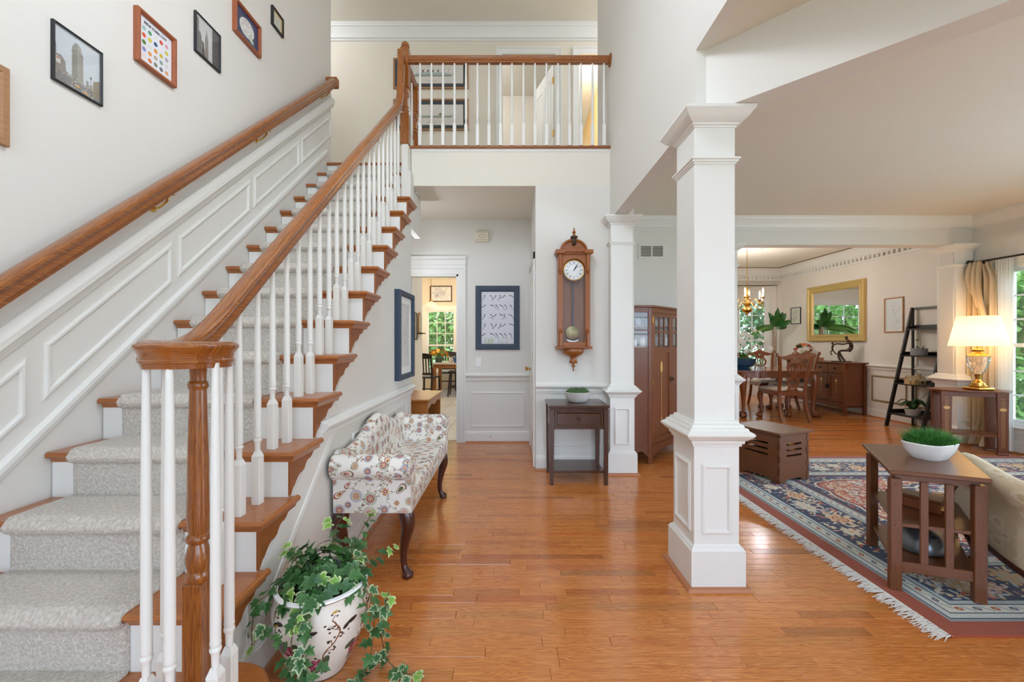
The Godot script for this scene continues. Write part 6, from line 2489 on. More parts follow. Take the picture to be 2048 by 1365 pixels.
func build_end_table():
	var t := thing("end_table", "brown mission end table with slatted side and wedge-shaped top", "table", P(2.2, 0.011, 2.25))
	var w: StandardMaterial3D = M.mission
	# plan relative to (2.2, 2.25): x right, d away
	var front0 := Vector2(1.925, 2.10)
	var front1 := Vector2(2.225, 1.99)
	var back0 := Vector2(2.2, 2.55)
	var back1 := Vector2(2.62, 2.49)
	var rel := func(q: Vector2) -> Vector3:
		return Vector3(q.x - 2.2, 0, -(q.y - 2.25))
	var corners := [front0, front1, back1, back0]
	var cen := (front0 + front1 + back0 + back1) / 4
	var tr := Transform3D(Basis(Vector3(1, 0, 0), Vector3(0, 0, -1), Vector3(0, 1, 0)), Vector3(-2.2, 0, 2.25))
	var scaled := func(k: float) -> PackedVector2Array:
		var pp := PackedVector2Array()
		for q in corners:
			pp.push_back(q + (q - cen).normalized() * k)
		return pp
	var b := MB.new()
	b.xf = tr
	b.prism(scaled.call(0.06), 0.585, 0.607, 0.004)
	obj("top", b, w, t, 0.0, 0)
	b = MB.new()
	b.xf = tr
	b.prism(scaled.call(-0.005), 0.545, 0.586)
	obj("apron", b, w, t, 0.0, 0)
	for y in [0.11, 0.315]:
		b = MB.new()
		b.xf = tr
		b.prism(scaled.call(0.0), y, y + 0.018, 0.002)
		obj("shelf", b, w, t, 0.0, 0)
	var legs := [[front0, front1], [front1, front0], [back1, back0], [back0, back1]]
	for L in legs:
		var dir: Vector2 = (L[1] - L[0]).normalized()
		var lg := part_group("leg", t, rel.call(L[0]))
		lg.rotation.y = atan2(dir.y, dir.x)
		b = MB.new()
		b.box(Vector3(-0.024, 0, -0.018), Vector3(0.024, 0.56, 0.018), 0.003)
		obj("post", b, w, lg, 0.0, 1)
		for y in [0.12, 0.325, 0.53]:
			b = MB.new()
			b.xf = Transform3D(Basis(Vector3(1, 0, 0), Vector3(0, 0, 1), Vector3(0, -1, 0)), Vector3(0, y, 0.018))
			b.lathe([Vector2(0, 0), Vector2(0.007, 0), Vector2(0.006, 0.003), Vector2(0, 0.004)], 10)
			obj("plug", b, M.mission_red, lg, 40.0)
	# slatted front between the two front legs
	var dir := (front1 - front0)
	for k in [0.36, 0.66]:
		var q: Vector2 = front0 + dir * k
		b = MB.new()
		b.box(Vector3(-0.016, 0.14, -0.007), Vector3(0.016, 0.55, 0.007), 0.002)
		var s := obj("slat", b, w, t, 0.0, 1)
		s.position = rel.call(q)
		s.rotation.y = atan2(dir.y, dir.x)
	b = MB.new()
	b.box(Vector3(0.0, 0.095, -0.009), Vector3(dir.length(), 0.145, 0.009), 0.002)
	var rl := obj("rail", b, w, t, 0.0, 0)
	rl.position = rel.call(front0)
	rl.rotation.y = atan2(dir.y, dir.x)
	# white bowl with grass
	var bowl := thing("grass_bowl", "white faceted bowl of green grass on the end table", "bowl", P(2.285, 0.618, 2.285), 20.0)
	b = MB.new()
	var rows := []
	for e in [[0.0, 0.0], [0.62, 0.0], [0.72, 0.012], [0.9, 0.045], [1.0, 0.085], [0.98, 0.09], [0.93, 0.085], [0.84, 0.05], [0.0, 0.045]]:
		var row := []
		for k in 32:
			var a := TAU * k / 32
			var c := Vector2(cos(a), sin(a))
			var ee := 3.2
			var r := pow(pow(absf(c.x), ee) + pow(absf(c.y), ee), -1.0 / ee)
			row.append(Vector3(c.x * r * e[0] * 0.13, e[1], -c.y * r * e[0] * 0.095))
		rows.append(row)
	b.grid(rows, true)
	obj("bowl", b, M.ceramic, bowl, 40.0)
	rng.seed = 3
	grass_tuft(bowl, 2600, 0.108, 0.08, 0.05, 0.115, [Color(0.05, 0.22, 0.03), Color(0.08, 0.32, 0.05), Color(0.03, 0.14, 0.02), Color(0.14, 0.42, 0.1)])
	# wooden box on the middle shelf
	var bx := thing("carved_box", "small old wooden box with carved end on the end table shelf", "box", P(2.225, 0.344, 2.3), 30.0)
	b = MB.new()
	b.box(Vector3(-0.05, 0, -0.11), Vector3(0.05, 0.06, 0.11), 0.006)
	obj("body", b, M.mission_red, bx, 0.0, 2)
	b = MB.new()
	b.box(Vector3(-0.056, 0.058, -0.116), Vector3(0.056, 0.072, 0.116), 0.004)
	obj("lid", b, M.mission, bx, 0.0, 2)
	for x in [-0.028, 0.0, 0.028]:
		b = MB.new()
		b.lathe([Vector2(0, -0.011), Vector2(0.011, -0.006), Vector2(0.012, 0.004), Vector2(0, 0.012)], 10, Vector3(x, 0.03, 0.112))
		obj("carving", b, M.inlay, bx, 40.0)
	# pewter dome with a wooden handle on the lower shelf
	var dm := thing("pewter_dome", "dark pewter dome with a wooden handle on the end table bottom shelf", "ornament", P(2.19, 0.139, 2.25))
	b = MB.new()
	var pr := [[0.0, 0.0], [0.09, 0.0], [0.102, 0.006], [0.105, 0.02], [0.098, 0.055], [0.078, 0.09], [0.045, 0.112], [0.02, 0.122], [0.0, 0.124]]
	b.lathe(pr.map(func(q): return Vector2(q[0], q[1])), 32)
	obj("dome", b, M.pewter, dm, 40.0)
	b = MB.new()
	b.tube([Vector3(0.01, 0.115, 0), Vector3(0.02, 0.165, 0.0)], [0.012, 0.009], 10)
	obj("handle", b, M.honey, dm, 40.0)
	b = MB.new()
	b.lathe([Vector2(0, 0), Vector2(0.014, 0.0), Vector2(0.014, 0.006), Vector2(0, 0.008)], 12, Vector3(0.01, 0.09, 0.075))
	obj("knob", b, M.black, dm, 40.0)

func damask_tex() -> ImageTexture:
	var a := Art.new(512, 512, Color("e4d4b2"))
	a.wrap = true
	var c := Color("f0e4ca")
	for k in 2:
		var o := Vector2(128 + 256 * k, 128 + 256 * k)
		for s in [-1.0, 1.0]:
			var pts := []
			for i in 15:
				var q := TAU * i / 15
				pts.append(o + Vector2(s * (60 + 44 * cos(q)), 70 * sin(q) + 20 * cos(q * 2)))
			a.poly(pts, c)
			pts = []
			for i in 12:
				var q := TAU * i / 12
				pts.append(o + Vector2(s * (64 + 22 * cos(q)), -8 + 34 * sin(q)))
			a.poly(pts, Color("d8c6a0"))
			a.arc(o.x + s * 70, o.y + 120, 46, 0, PI * 1.4, 12, c)
		a.ell(o.x, o.y - 90, 18, 52, 0, c)
		a.ell(o.x, o.y + 60, 26, 40, 0, c)
		a.ell(o.x, o.y + 60, 12, 22, 0, Color("d8c6a0"))
	return a.tex()

func build_sofa():
	# cream damask love seat seen from its left back corner
	var fab := mat(Color.WHITE, 0.85)
	fab.albedo_texture = damask_tex()
	fab.uv1_scale = Vector3(2.6, 2.6, 1)
	fab.rim_enabled = true
	fab.rim = 0.3
	var t := thing("damask_armchair", "cream damask armchair with dark wood frame cut by the right edge", "armchair", P(2.5, 0.011, 2.0), 0.0)
	# local: x right, z to the viewer; the outside of the left arm runs from its front scroll (far) towards the viewer
	var far := Vector3(0.07, 0, -0.37)
	var near := Vector3(-0.2, 0, 0.42)
	var side := Vector3(-(near - far).z, 0, (near - far).x).normalized()
	var b := MB.new()
	var rows := []
	var low := []
	for i in 17:
		var u := i / 16.0
		var c := far.lerp(near, u) + side * 0.03 * sin(u * PI)
		var top := 0.6 + 0.015 * cos(u * PI * 2.0)
		var bot := 0.15 + 0.07 * pow(1.0 - u, 3.0)
		var ring := []
		for q in [[-0.06, bot], [0.0, bot], [0.008, bot + 0.03], [0.006, top - 0.14], [0.03, top - 0.115], [0.048, top - 0.075], [0.05, top - 0.04], [0.032, top - 0.01], [0.0, top], [-0.04, top - 0.012], [-0.065, top - 0.05], [-0.06, top - 0.12]]:
			ring.append(c + side * q[0] + Vector3(0, q[1], 0))
		ring.reverse()
		rows.append(ring)
		low.append(c + side * 0.004 + Vector3(0, bot, 0))
	b.grid(rows, true)
	b.poly_out(rows[0], far - near)
	b.poly_out(rows[16], near - far)
	obj("arm", b, fab, t, 60.0)
	b = MB.new()
	b.tube(low, 0.016, 10)
	obj("frame", b, M.mahogany_dark, t, 60.0)
	b = MB.new()
	b.soft(Vector3(0.0, 0.2, -0.4), Vector3(0.72, 0.44, 0.3), 0.07, 7)
	obj("seat", b, fab, t, 60.0)
	b = MB.new()
	b.soft(Vector3(-0.15, 0.2, 0.4), Vector3(0.78, 0.98, 0.6), 0.08, 7)
	obj("backrest", b, fab, t, 60.0)
	b = MB.new()
	b.soft(Vector3(0.7, 0.18, -0.36), Vector3(0.82, 0.6, 0.42), 0.05, 7)
	obj("arm", b, fab, t, 60.0)
	for q in [[0.08, -0.34, -0.5, -1.0], [0.74, -0.34, 0.5, -1.0], [-0.08, 0.5, -0.4, 1.0], [0.74, 0.5, 0.4, 1.0]]:
		b = cabriole(0.24, Vector3(q[2], 0, q[3]), 0.03)
		obj("leg", b, M.mahogany_dark, t, 60.0, 1).position = Vector3(q[0], 0, q[1])

func build_lamp_table():
	var t := thing("oval_side_table", "oval brown side table with inlaid board legs under the lamp", "table", P(5.21, 0, 4.77), -22.0)
	var w: StandardMaterial3D = M.mission_red
	var b := MB.new()
	b.lathe([Vector2(0, 0.685), Vector2(0.97, 0.685), Vector2(1.0, 0.695), Vector2(0.99, 0.705), Vector2(0, 0.706)], 48, Vector3.ZERO, Vector2(0.36, 0.2))
	obj("top", b, w, t, 40.0, 0)
	b = MB.new()
	b.lathe([Vector2(0, 0.2), Vector2(1.0, 0.2), Vector2(1.0, 0.22), Vector2(0, 0.222)], 40, Vector3.ZERO, Vector2(0.29, 0.15))
	obj("shelf", b, w, t, 40.0, 0)
	b = MB.new()
	b.box(Vector3(-0.24, 0.63, 0.08), Vector3(0.24, 0.685, 0.1), 0.002)
	obj("apron", b, w, t, 0.0, 0)
	b = MB.new()
	b.box(Vector3(-0.24, 0.63, -0.1), Vector3(0.24, 0.685, -0.08), 0.002)
	obj("apron", b, w, t, 0.0, 0)
	for sx in [-1.0, 1.0]:
		for sz in [-1.0, 1.0]:
			var lg := part_group("leg", t, Vector3(sx * 0.235, 0, sz * 0.1))
			b = MB.new()
			b.box(Vector3(-0.05, 0.02, -0.014), Vector3(0.05, 0.69, 0.014), 0.002)
			b.box(Vector3(-0.062, 0, -0.024), Vector3(0.062, 0.02, 0.024), 0.006)
			b.warp(func(p): return Vector3(p.x * (0.78 + 0.3 * p.y), p.y, p.z))
			obj("board", b, w, lg, 0.0, 1)
			b = MB.new()
			for k in [-1, 0, 1]:
				b.box(Vector3(k * 0.012 - 0.001, 0.08, sz * 0.0138), Vector3(k * 0.012 + 0.001, 0.6, sz * 0.0148))
				b.box(Vector3(k * 0.014 - 0.003, 0.612, sz * 0.0138), Vector3(k * 0.014 + 0.003, 0.62, sz * 0.0148))
			var el := PackedVector2Array()
			for k in 18:
				el.push_back(Vector2(0.03 * cos(TAU * k / 18), 0.5 + 0.018 * sin(TAU * k / 18)))
			b.prism(el, sz * 0.0138, sz * 0.0152)
			obj("inlay", b, M.inlay, lg, 0.0)
	# lamp: brass foot, cut crystal urn, cream shade
	var lx := P(5.27, 0.706, 4.72)
	var l := thing("table_lamp", "lit brass and cut crystal table lamp with wide cream shade", "lamp", lx)
	b = MB.new()
	b.box(Vector3(-0.095, 0, -0.095), Vector3(0.095, 0.03, 0.095), 0.012)
	b.box(Vector3(-0.06, 0.028, -0.06), Vector3(0.06, 0.06, 0.06), 0.014)
	b.lathe([Vector2(0.0, 0.058), Vector2(0.06, 0.058), Vector2(0.058, 0.08), Vector2(0.036, 0.1), Vector2(0.022, 0.12), Vector2(0.026, 0.15), Vector2(0.034, 0.17), Vector2(0.0, 0.176)], 20)
	obj("foot", b, M.brass, l, 40.0)
	b = MB.new()
	var urn := [[0.0, 0.172], [0.034, 0.174], [0.056, 0.2], [0.08, 0.26], [0.095, 0.33], [0.1, 0.375], [0.095, 0.382], [0.0, 0.382]]
	b.lathe(urn.map(func(q): return Vector2(q[0], q[1])), 28)
	var cr := obj("urn", b, M.crystal, l, 0.0)
	b = MB.new()
	for s in [-1.0, 1.0]:
		for k in 14:
			var way := []
			for i in 10:
				var y := 0.19 + 0.18 * i / 9.0
				var r := lerpf(0.048, 0.1, pow(i / 9.0, 0.75))
				var a: float = TAU * k / 14 + s * 1.1 * i / 9.0
				way.append(Vector3(cos(a) * r, y, sin(a) * r))
			b.tube(way, 0.0016, 4)
	obj("cut_pattern", b, M.ceramic, cr, 40.0)
	b = MB.new()
	b.lathe([Vector2(0.0, 0.381), Vector2(0.102, 0.381), Vector2(0.094, 0.395), Vector2(0.06, 0.41), Vector2(0.045, 0.43), Vector2(0.052, 0.45), Vector2(0.034, 0.465), Vector2(0.012, 0.47), Vector2(0.01, 0.56), Vector2(0.0, 0.56)], 24)
	obj("cap", b, M.brass, l, 40.0)
	b = MB.new()
	b.lathe([Vector2(0.242, 0.495), Vector2(0.172, 0.83), Vector2(0.17, 0.83), Vector2(0.24, 0.495)], 48)
	obj("shade", b, M.shade, l, 40.0)
	b = MB.new()
	b.lathe([Vector2(0, 0.56), Vector2(0.014, 0.56), Vector2(0.03, 0.6), Vector2(0.032, 0.625), Vector2(0.02, 0.65), Vector2(0, 0.656)], 16)
	var glow := mat(Color("fff2d8"), 0.5)
	glow.emission_enabled = true
	glow.emission = Color("ffdca0")
	glow.emission_energy_multiplier = 3.0
	obj("bulb", b, glow, l, 40.0)
	b = MB.new()
	b.tube([Vector3(0, 0.65, 0), Vector3(0, 0.85, 0)], 0.003, 6)
	b.lathe([Vector2(0, 0.84), Vector2(0.008, 0.85), Vector2(0.005, 0.865), Vector2(0, 0.87)], 10)
	obj("finial", b, M.brass, l, 40.0)
	b = MB.new()
	b.tube(spline([Vector3(0.09, 0.006, 0.0), Vector3(0.14, 0.03, 0.02), Vector3(0.19, 0.02, 0.0), Vector3(0.22, -0.0, -0.03)], 5), 0.003, 6)
	obj("cord", b, M.white, l, 40.0)
	var li := OmniLight3D.new()
	li.name = "table_lamp_glow"
	li.light_color = Color("ffcf94")
	li.light_energy = LAMP_E
	li.light_size = 0.03
	li.omni_range = 12.0
	li.omni_attenuation = 2.0
	li.shadow_enabled = true
	li.position = lx + Vector3(0, 0.61, 0)
	add_child(li)

func build_curtain():
	var rod := thing("curtain_rod", "dark iron curtain rod with scrolled end above the window", "curtain rod", P(XV - 0.1, 2.2, 4.98))
	var b := MB.new()
	b.tube([Vector3(0, 0, 0), Vector3(0, 0, 1.3)], 0.011, 10, false, Vector3.UP)
	obj("rod", b, M.iron, rod, 60.0)
	b = MB.new()
	for k in 3:
		var way := []
		for i in 14:
			var a := TAU * i / 13.0
			way.append(Vector3(sin(a) * 0.03 * (k - 1), cos(a) * 0.03, -0.05 - 0.04 * k + sin(a) * 0.03))
		b.tube(way, 0.006, 6)
	b.box(Vector3(-0.012, -0.03, 0.06), Vector3(0.1, 0.0, 0.075), 0.003)
	b.tube([Vector3(0, 0, 0.0), Vector3(0, 0, -0.16)], 0.008, 8)
	obj("finial", b, M.iron, rod, 60.0)
	var c := thing("linen_curtain", "beige linen curtain draped over itself and pooling on the floor", "curtain", P(XV - 0.075, 0, 4.95))
	b = MB.new()
	var rows := []
	for i in 36:
		var y := 2.19 - 2.15 * i / 35.0
		var row := []
		for j in 57:
			var u := j / 56.0
			var wave := sin(u * TAU * 6.0 + 0.4 * sin(y * 2.0)) * (0.032 + 0.012 * sin(y * 1.7))
			var flare := lerpf(0.62, 1.0, smoothstep(0.0, 0.2, 2.19 - y))
			var z := (u - 0.5) * 0.36 * flare + 0.03
			var spread := smoothstep(0.35, 0.0, y)
			row.append(Vector3(wave - 0.05 * spread * sin(u * 17.0) - 0.1 * spread, y, -z + 0.05 * spread * cos(u * 11)))
		row.reverse()
		rows.append(row)
	b.grid(rows)
	obj("cloth", b, M.linen, c, 70.0)
	b = MB.new()
	rows = []
	# the swag folded over the rod
	for i in 14:
		var v := i / 13.0
		var row := []
		for j in 25:
			var u := j / 24.0
			var y := 2.2 - v * (0.35 + 0.5 * u) + 0.03 * sin(u * 16.0) * v
			row.append(Vector3(-0.045 - 0.05 * sin(PI * v) - 0.015 * sin(u * 20.0), y, -0.1 + 0.24 * u * (0.6 + 0.4 * v)))
		rows.append(row)
	b.grid(rows)
	obj("swag", b, M.linen, c, 70.0)
	var s := thing("sheer_curtain", "white sheer curtain beside the living room window", "curtain", P(XV - 0.06, 0, 4.78))
	b = MB.new()
	rows = []
	for i in 12:
		var y := 2.19 - 2.17 * i / 11.0
		var row := []
		for j in 41:
			var u := j / 40.0
			row.append(Vector3(0.016 * sin(u * TAU * 6.0), y, 0.12 - u * 0.16))
		rows.append(row)
	b.grid(rows)
	obj("cloth", b, M.sheer, s, 70.0)
	# vent
	var v := thing("wall_vent", "white two-bank air vent grille high on the living room wall", "vent", P(1.715, 2.36, 5.13))
	b = MB.new()
	var prof := [Vector2(-0.014, 0), Vector2(0.014, 0), Vector2(0.012, 0.008), Vector2(-0.014, 0.01)]
	b.sweep(prof, [Vector3(0.15, -0.08, 0), Vector3(0.15, 0.08, 0), Vector3(-0.15, 0.08, 0), Vector3(-0.15, -0.08, 0)], Vector3(0, 0, 1), true)
	b.box(Vector3(-0.008, -0.08, 0), Vector3(0.008, 0.08, 0.009))
	obj("frame", b, M.wall, v, 0.0)
	b = MB.new()
	b.box(Vector3(-0.14, -0.07, 0.0), Vector3(0.14, 0.07, 0.001))
	obj("duct", b, mat(Color("4a443c"), 0.9), v, 0.0)
	for k in 9:
		b = MB.new()
		var y := -0.064 + 0.016 * k
		b.poly_out([Vector3(-0.14, y - 0.005, 0.009), Vector3(0.14, y - 0.005, 0.009), Vector3(0.14, y + 0.004, 0.002), Vector3(-0.14, y + 0.004, 0.002)], Vector3(0, 1, 1))
		obj("louvre", b, M.wall, v, 0.0)

func build_living():
	build_rug()
	build_cabinet()
	build_chest()
	build_end_table()
	build_sofa()
	build_lamp_table()
	build_curtain()

# ------------------------------------------------------------------ dining room and kitchen
func dining_chair(label: String) -> Node3D:
	# front is +z
	var t := thing("dining_chair", label, "chair", Vector3.ZERO, 0.0, "carved dining chairs")
	var w: StandardMaterial3D = M.mahogany
	var b := MB.new()
	b.soft(Vector3(-0.225, 0.425, -0.2), Vector3(0.225, 0.47, 0.225), 0.02, 6)
	b.warp(func(p): return Vector3(p.x * (0.92 + 0.25 * (p.z + 0.2)), p.y + 0.012 * maxf(0.0, 1.0 - pow(p.x / 0.22, 2)), p.z))
	obj("seat", b, M.seat, t, 50.0)
	b = MB.new()
	b.box(Vector3(-0.24, 0.37, 0.2), Vector3(0.24, 0.43, 0.235), 0.006)
	b.box(Vector3(-0.2, 0.37, -0.225), Vector3(0.2, 0.43, -0.19), 0.006)
	for s in [-1.0, 1.0]:
		b.sweep(rect_prof(0.03, 0.06), [Vector3(s * 0.222, 0.4, 0.21), Vector3(s * 0.188, 0.4, -0.2)])
	obj("seat_frame", b, w, t, 0.0, 0)
	for s in [-1.0, 1.0]:
		b = cabriole(0.4, Vector3(s * 0.6, 0, 1), 0.034, true)
		obj("front_leg", b, w, t, 60.0, 1).position = Vector3(s * 0.21, 0, 0.2)
		# rear leg running up into the back post
		b = MB.new()
		var pts := spline([Vector3(s * 0.2, 0.0, -0.3), Vector3(s * 0.19, 0.2, -0.235), Vector3(s * 0.185, 0.42, -0.21), Vector3(s * 0.19, 0.6, -0.23), Vector3(s * 0.21, 0.8, -0.265), Vector3(s * 0.235, 0.94, -0.29)], 4)
		b.sweep([Vector2(-0.019, -0.015), Vector2(0.019, -0.015), Vector2(0.021, 0.0), Vector2(0.019, 0.015), Vector2(-0.019, 0.015), Vector2(-0.021, 0.0)], pts, Vector3(0, 0, 1))
		obj("back_post", b, w, t, 30.0, 1)
	# serpentine crest rail
	b = MB.new()
	var crest := PackedVector2Array()
	var n := 24
	for k in n + 1:
		var u := -1.0 + 2.0 * k / n
		crest.push_back(Vector2(u * 0.265, 0.945 + 0.035 * cos(u * PI) * (1.0 - absf(u) * 0.4) + 0.03 * pow(absf(u), 6.0)))
	for k in n + 1:
		var u := 1.0 - 2.0 * k / n
		crest.push_back(Vector2(u * 0.25, 0.9 + 0.012 * cos(u * PI * 2.0)))
	b.prism(crest, -0.305, -0.272, 0.006)
	b.soft(Vector3(-0.05, 0.95, -0.31), Vector3(0.05, 0.995, -0.27), 0.016, 4)
	for s in [-1.0, 1.0]:
		b.soft(Vector3(s * 0.262 - 0.018, 0.93, -0.31), Vector3(s * 0.262 + 0.018, 0.985, -0.268), 0.016, 4)
	obj("crest_rail", b, w, t, 40.0, 0)
	# pierced vase splat
	b = MB.new()
	var z := func(y: float) -> float:
		return -0.212 - 0.075 * clampf((y - 0.43) / 0.5, 0, 1)
	var flat := func(pts: Array, wd: float):
		var way := []
		for q in pts:
			way.append(Vector3(q[0], q[1], z.call(q[1])))
		b.sweep([Vector2(-wd / 2, -0.006), Vector2(wd / 2, -0.006), Vector2(wd / 2, 0.006), Vector2(-wd / 2, 0.006)], spline(way, 4), Vector3(0, 0, 1))
	for s in [-1.0, 1.0]:
		flat.call([[s * 0.085, 0.43], [s * 0.055, 0.46], [s * 0.05, 0.5], [s * 0.075, 0.55], [s * 0.06, 0.6], [s * 0.02, 0.63], [s * 0.03, 0.68], [s * 0.085, 0.74], [s * 0.095, 0.8], [s * 0.06, 0.85], [s * 0.07, 0.9]], 0.026)
		flat.call([[s * 0.012, 0.62], [s * 0.02, 0.7], [s * 0.05, 0.78], [s * 0.03, 0.84]], 0.014)
		flat.call([[0.0, 0.52], [s * 0.03, 0.56], [0.0, 0.6]], 0.014)
	flat.call([[0.0, 0.6], [0.0, 0.72], [0.0, 0.86]], 0.014)
	flat.call([[-0.07, 0.445], [0.0, 0.45], [0.07, 0.445]], 0.035)
	flat.call([[-0.05, 0.5], [0.0, 0.505], [0.05, 0.5]], 0.05)
	flat.call([[-0.07, 0.88], [0.0, 0.87], [0.07, 0.88]], 0.06)
	obj("splat", b, w, t, 30.0, 1)
	return t

func build_table():
	var t := thing("dining_table", "polished mahogany dining table on ball and claw legs", "table", P(4.385, 0, 7.32))
	var w: StandardMaterial3D = M.mahogany
	var hx := 0.82
	var hz := 0.58
	var top := PackedVector2Array()
	for k in 64:
		var a := TAU * k / 64
		var c := Vector2(cos(a), sin(a))
		var e := 4.0
		var r := pow(pow(absf(c.x), e) + pow(absf(c.y), e), -1.0 / e)
		top.push_back(Vector2(c.x * r * hx, c.y * r * hz))
	var tr := Transform3D(Basis(Vector3(1, 0, 0), Vector3(0, 0, -1), Vector3(0, 1, 0)), Vector3.ZERO)
	var b := MB.new()
	b.xf = tr
	b.prism(top, 0.748, 0.775, 0.006)
	obj("top", b, w, t, 40.0, 0)
	b = MB.new()
	b.xf = tr
	var ap := PackedVector2Array()
	for q in top:
		ap.push_back(q * 0.93)
	b.prism(ap, 0.655, 0.75)
	obj("apron", b, w, t, 40.0, 0)
	for s in [-1.0, 1.0]:
		for f in [-1.0, 1.0]:
			b = cabriole(0.7, Vector3(s * 0.8, 0, f), 0.05, true)
			obj("leg", b, w, t, 60.0, 1).position = Vector3(s * 0.58, 0, f * 0.45)

func build_orchid():
	var t := thing("orchid_bowl", "white orchids in a deep blue footed bowl on the dining table", "plant", P(3.87, 0.775, 7.0))
	var b := MB.new()
	b.lathe([Vector2(0, 0), Vector2(0.12, 0), Vector2(0.125, 0.012), Vector2(0.1, 0.03), Vector2(0.095, 0.045), Vector2(0.14, 0.06), Vector2(0.18, 0.1), Vector2(0.195, 0.16), Vector2(0.198, 0.185), Vector2(0.19, 0.188), Vector2(0.18, 0.17), Vector2(0, 0.16)], 40)
	obj("bowl", b, M.blue_glaze, t, 40.0)
	b = MB.new()
	b.lathe([Vector2(0.18, 0.172), Vector2(0.14, 0.2), Vector2(0.06, 0.215), Vector2(0, 0.218)], 24)
	rng.seed = 8
	obj("moss", b, M.moss, t, 40.0)
	# strappy leaves
	for k in 7:
		var a := TAU * k / 7.0
		b = MB.new()
		var d := Vector3(cos(a), 0, sin(a))
		var way := spline([Vector3(0, 0.2, 0) + d * 0.03, Vector3(0, 0.29, 0) + d * 0.1, Vector3(0, 0.26, 0) + d * 0.19], 4)
		b.sweep([Vector2(-0.025, 0), Vector2(0, -0.006), Vector2(0.025, 0), Vector2(0, -0.002)], way, Vector3.UP)
		obj("leaf", b, mat(Color("3f6a32"), 0.4), t, 40.0)
	# petals
	var fl := MB.new()
	for k in 5:
		var a := TAU * k / 5.0 + PI / 2
		var d := Vector3(cos(a), sin(a), 0)
		var s := Vector3(-sin(a), cos(a), 0)
		var wd := 0.6 if k % 2 == 0 else 0.45
		for side in [-1.0, 1.0]:
			fl.poly_out([Vector3.ZERO, d * 0.45 + s * side * wd * 0.5 + Vector3(0, 0, 0.1), d * 0.85 + s * side * wd * 0.4, d * 1.0 + Vector3(0, 0, -0.08)], Vector3(0, 0, 1))
	fl.tint = Color(0.75, 0.6, 0.25)
	fl.soft(Vector3(-0.14, -0.2, 0.02), Vector3(0.14, 0.1, 0.26), 0.12, 3)
	var fm := fl.commit(0.0)
	var pm := mat(Color("f3f0ec"), 0.6)
	pm.vertex_color_use_as_albedo = true
	pm.backlight_enabled = true
	pm.backlight = Color(0.4, 0.4, 0.4)
	var arcs := [[-0.06, 0.35, 0.26, 0.5, 0.42], [0.02, 0.45, -0.02, 0.62, 0.12], [0.05, 0.3, 0.3, 0.42, 0.5], [-0.03, 0.4, -0.22, 0.52, -0.36], [0.0, 0.5, 0.16, 0.66, 0.3], [-0.05, 0.38, -0.12, 0.6, -0.24]]
	for q in arcs:
		var way := spline([Vector3(0, 0.2, 0), Vector3(q[0], q[1], 0.03), Vector3((q[0] + q[2]) / 2, q[3], 0.06), Vector3(q[4] * 0.8, q[3] - 0.06, 0.08)], 6)
		b = MB.new()
		b.tube(way, 0.004, 5)
		obj("stem", b, M.stem_green, t, 60.0)
		for i in range(6, way.size(), 2):
			var o := obj("flower", fm, pm, t)
			o.position = way[i] + Vector3(rng.randfn(0, 0.02), rng.randfn(0, 0.015), 0.02)
			o.scale = Vector3.ONE * rng.randf_range(0.034, 0.048)
			o.rotation = Vector3(rng.randfn(0, 0.4), rng.randfn(-0.4, 0.5), rng.randf() * TAU)

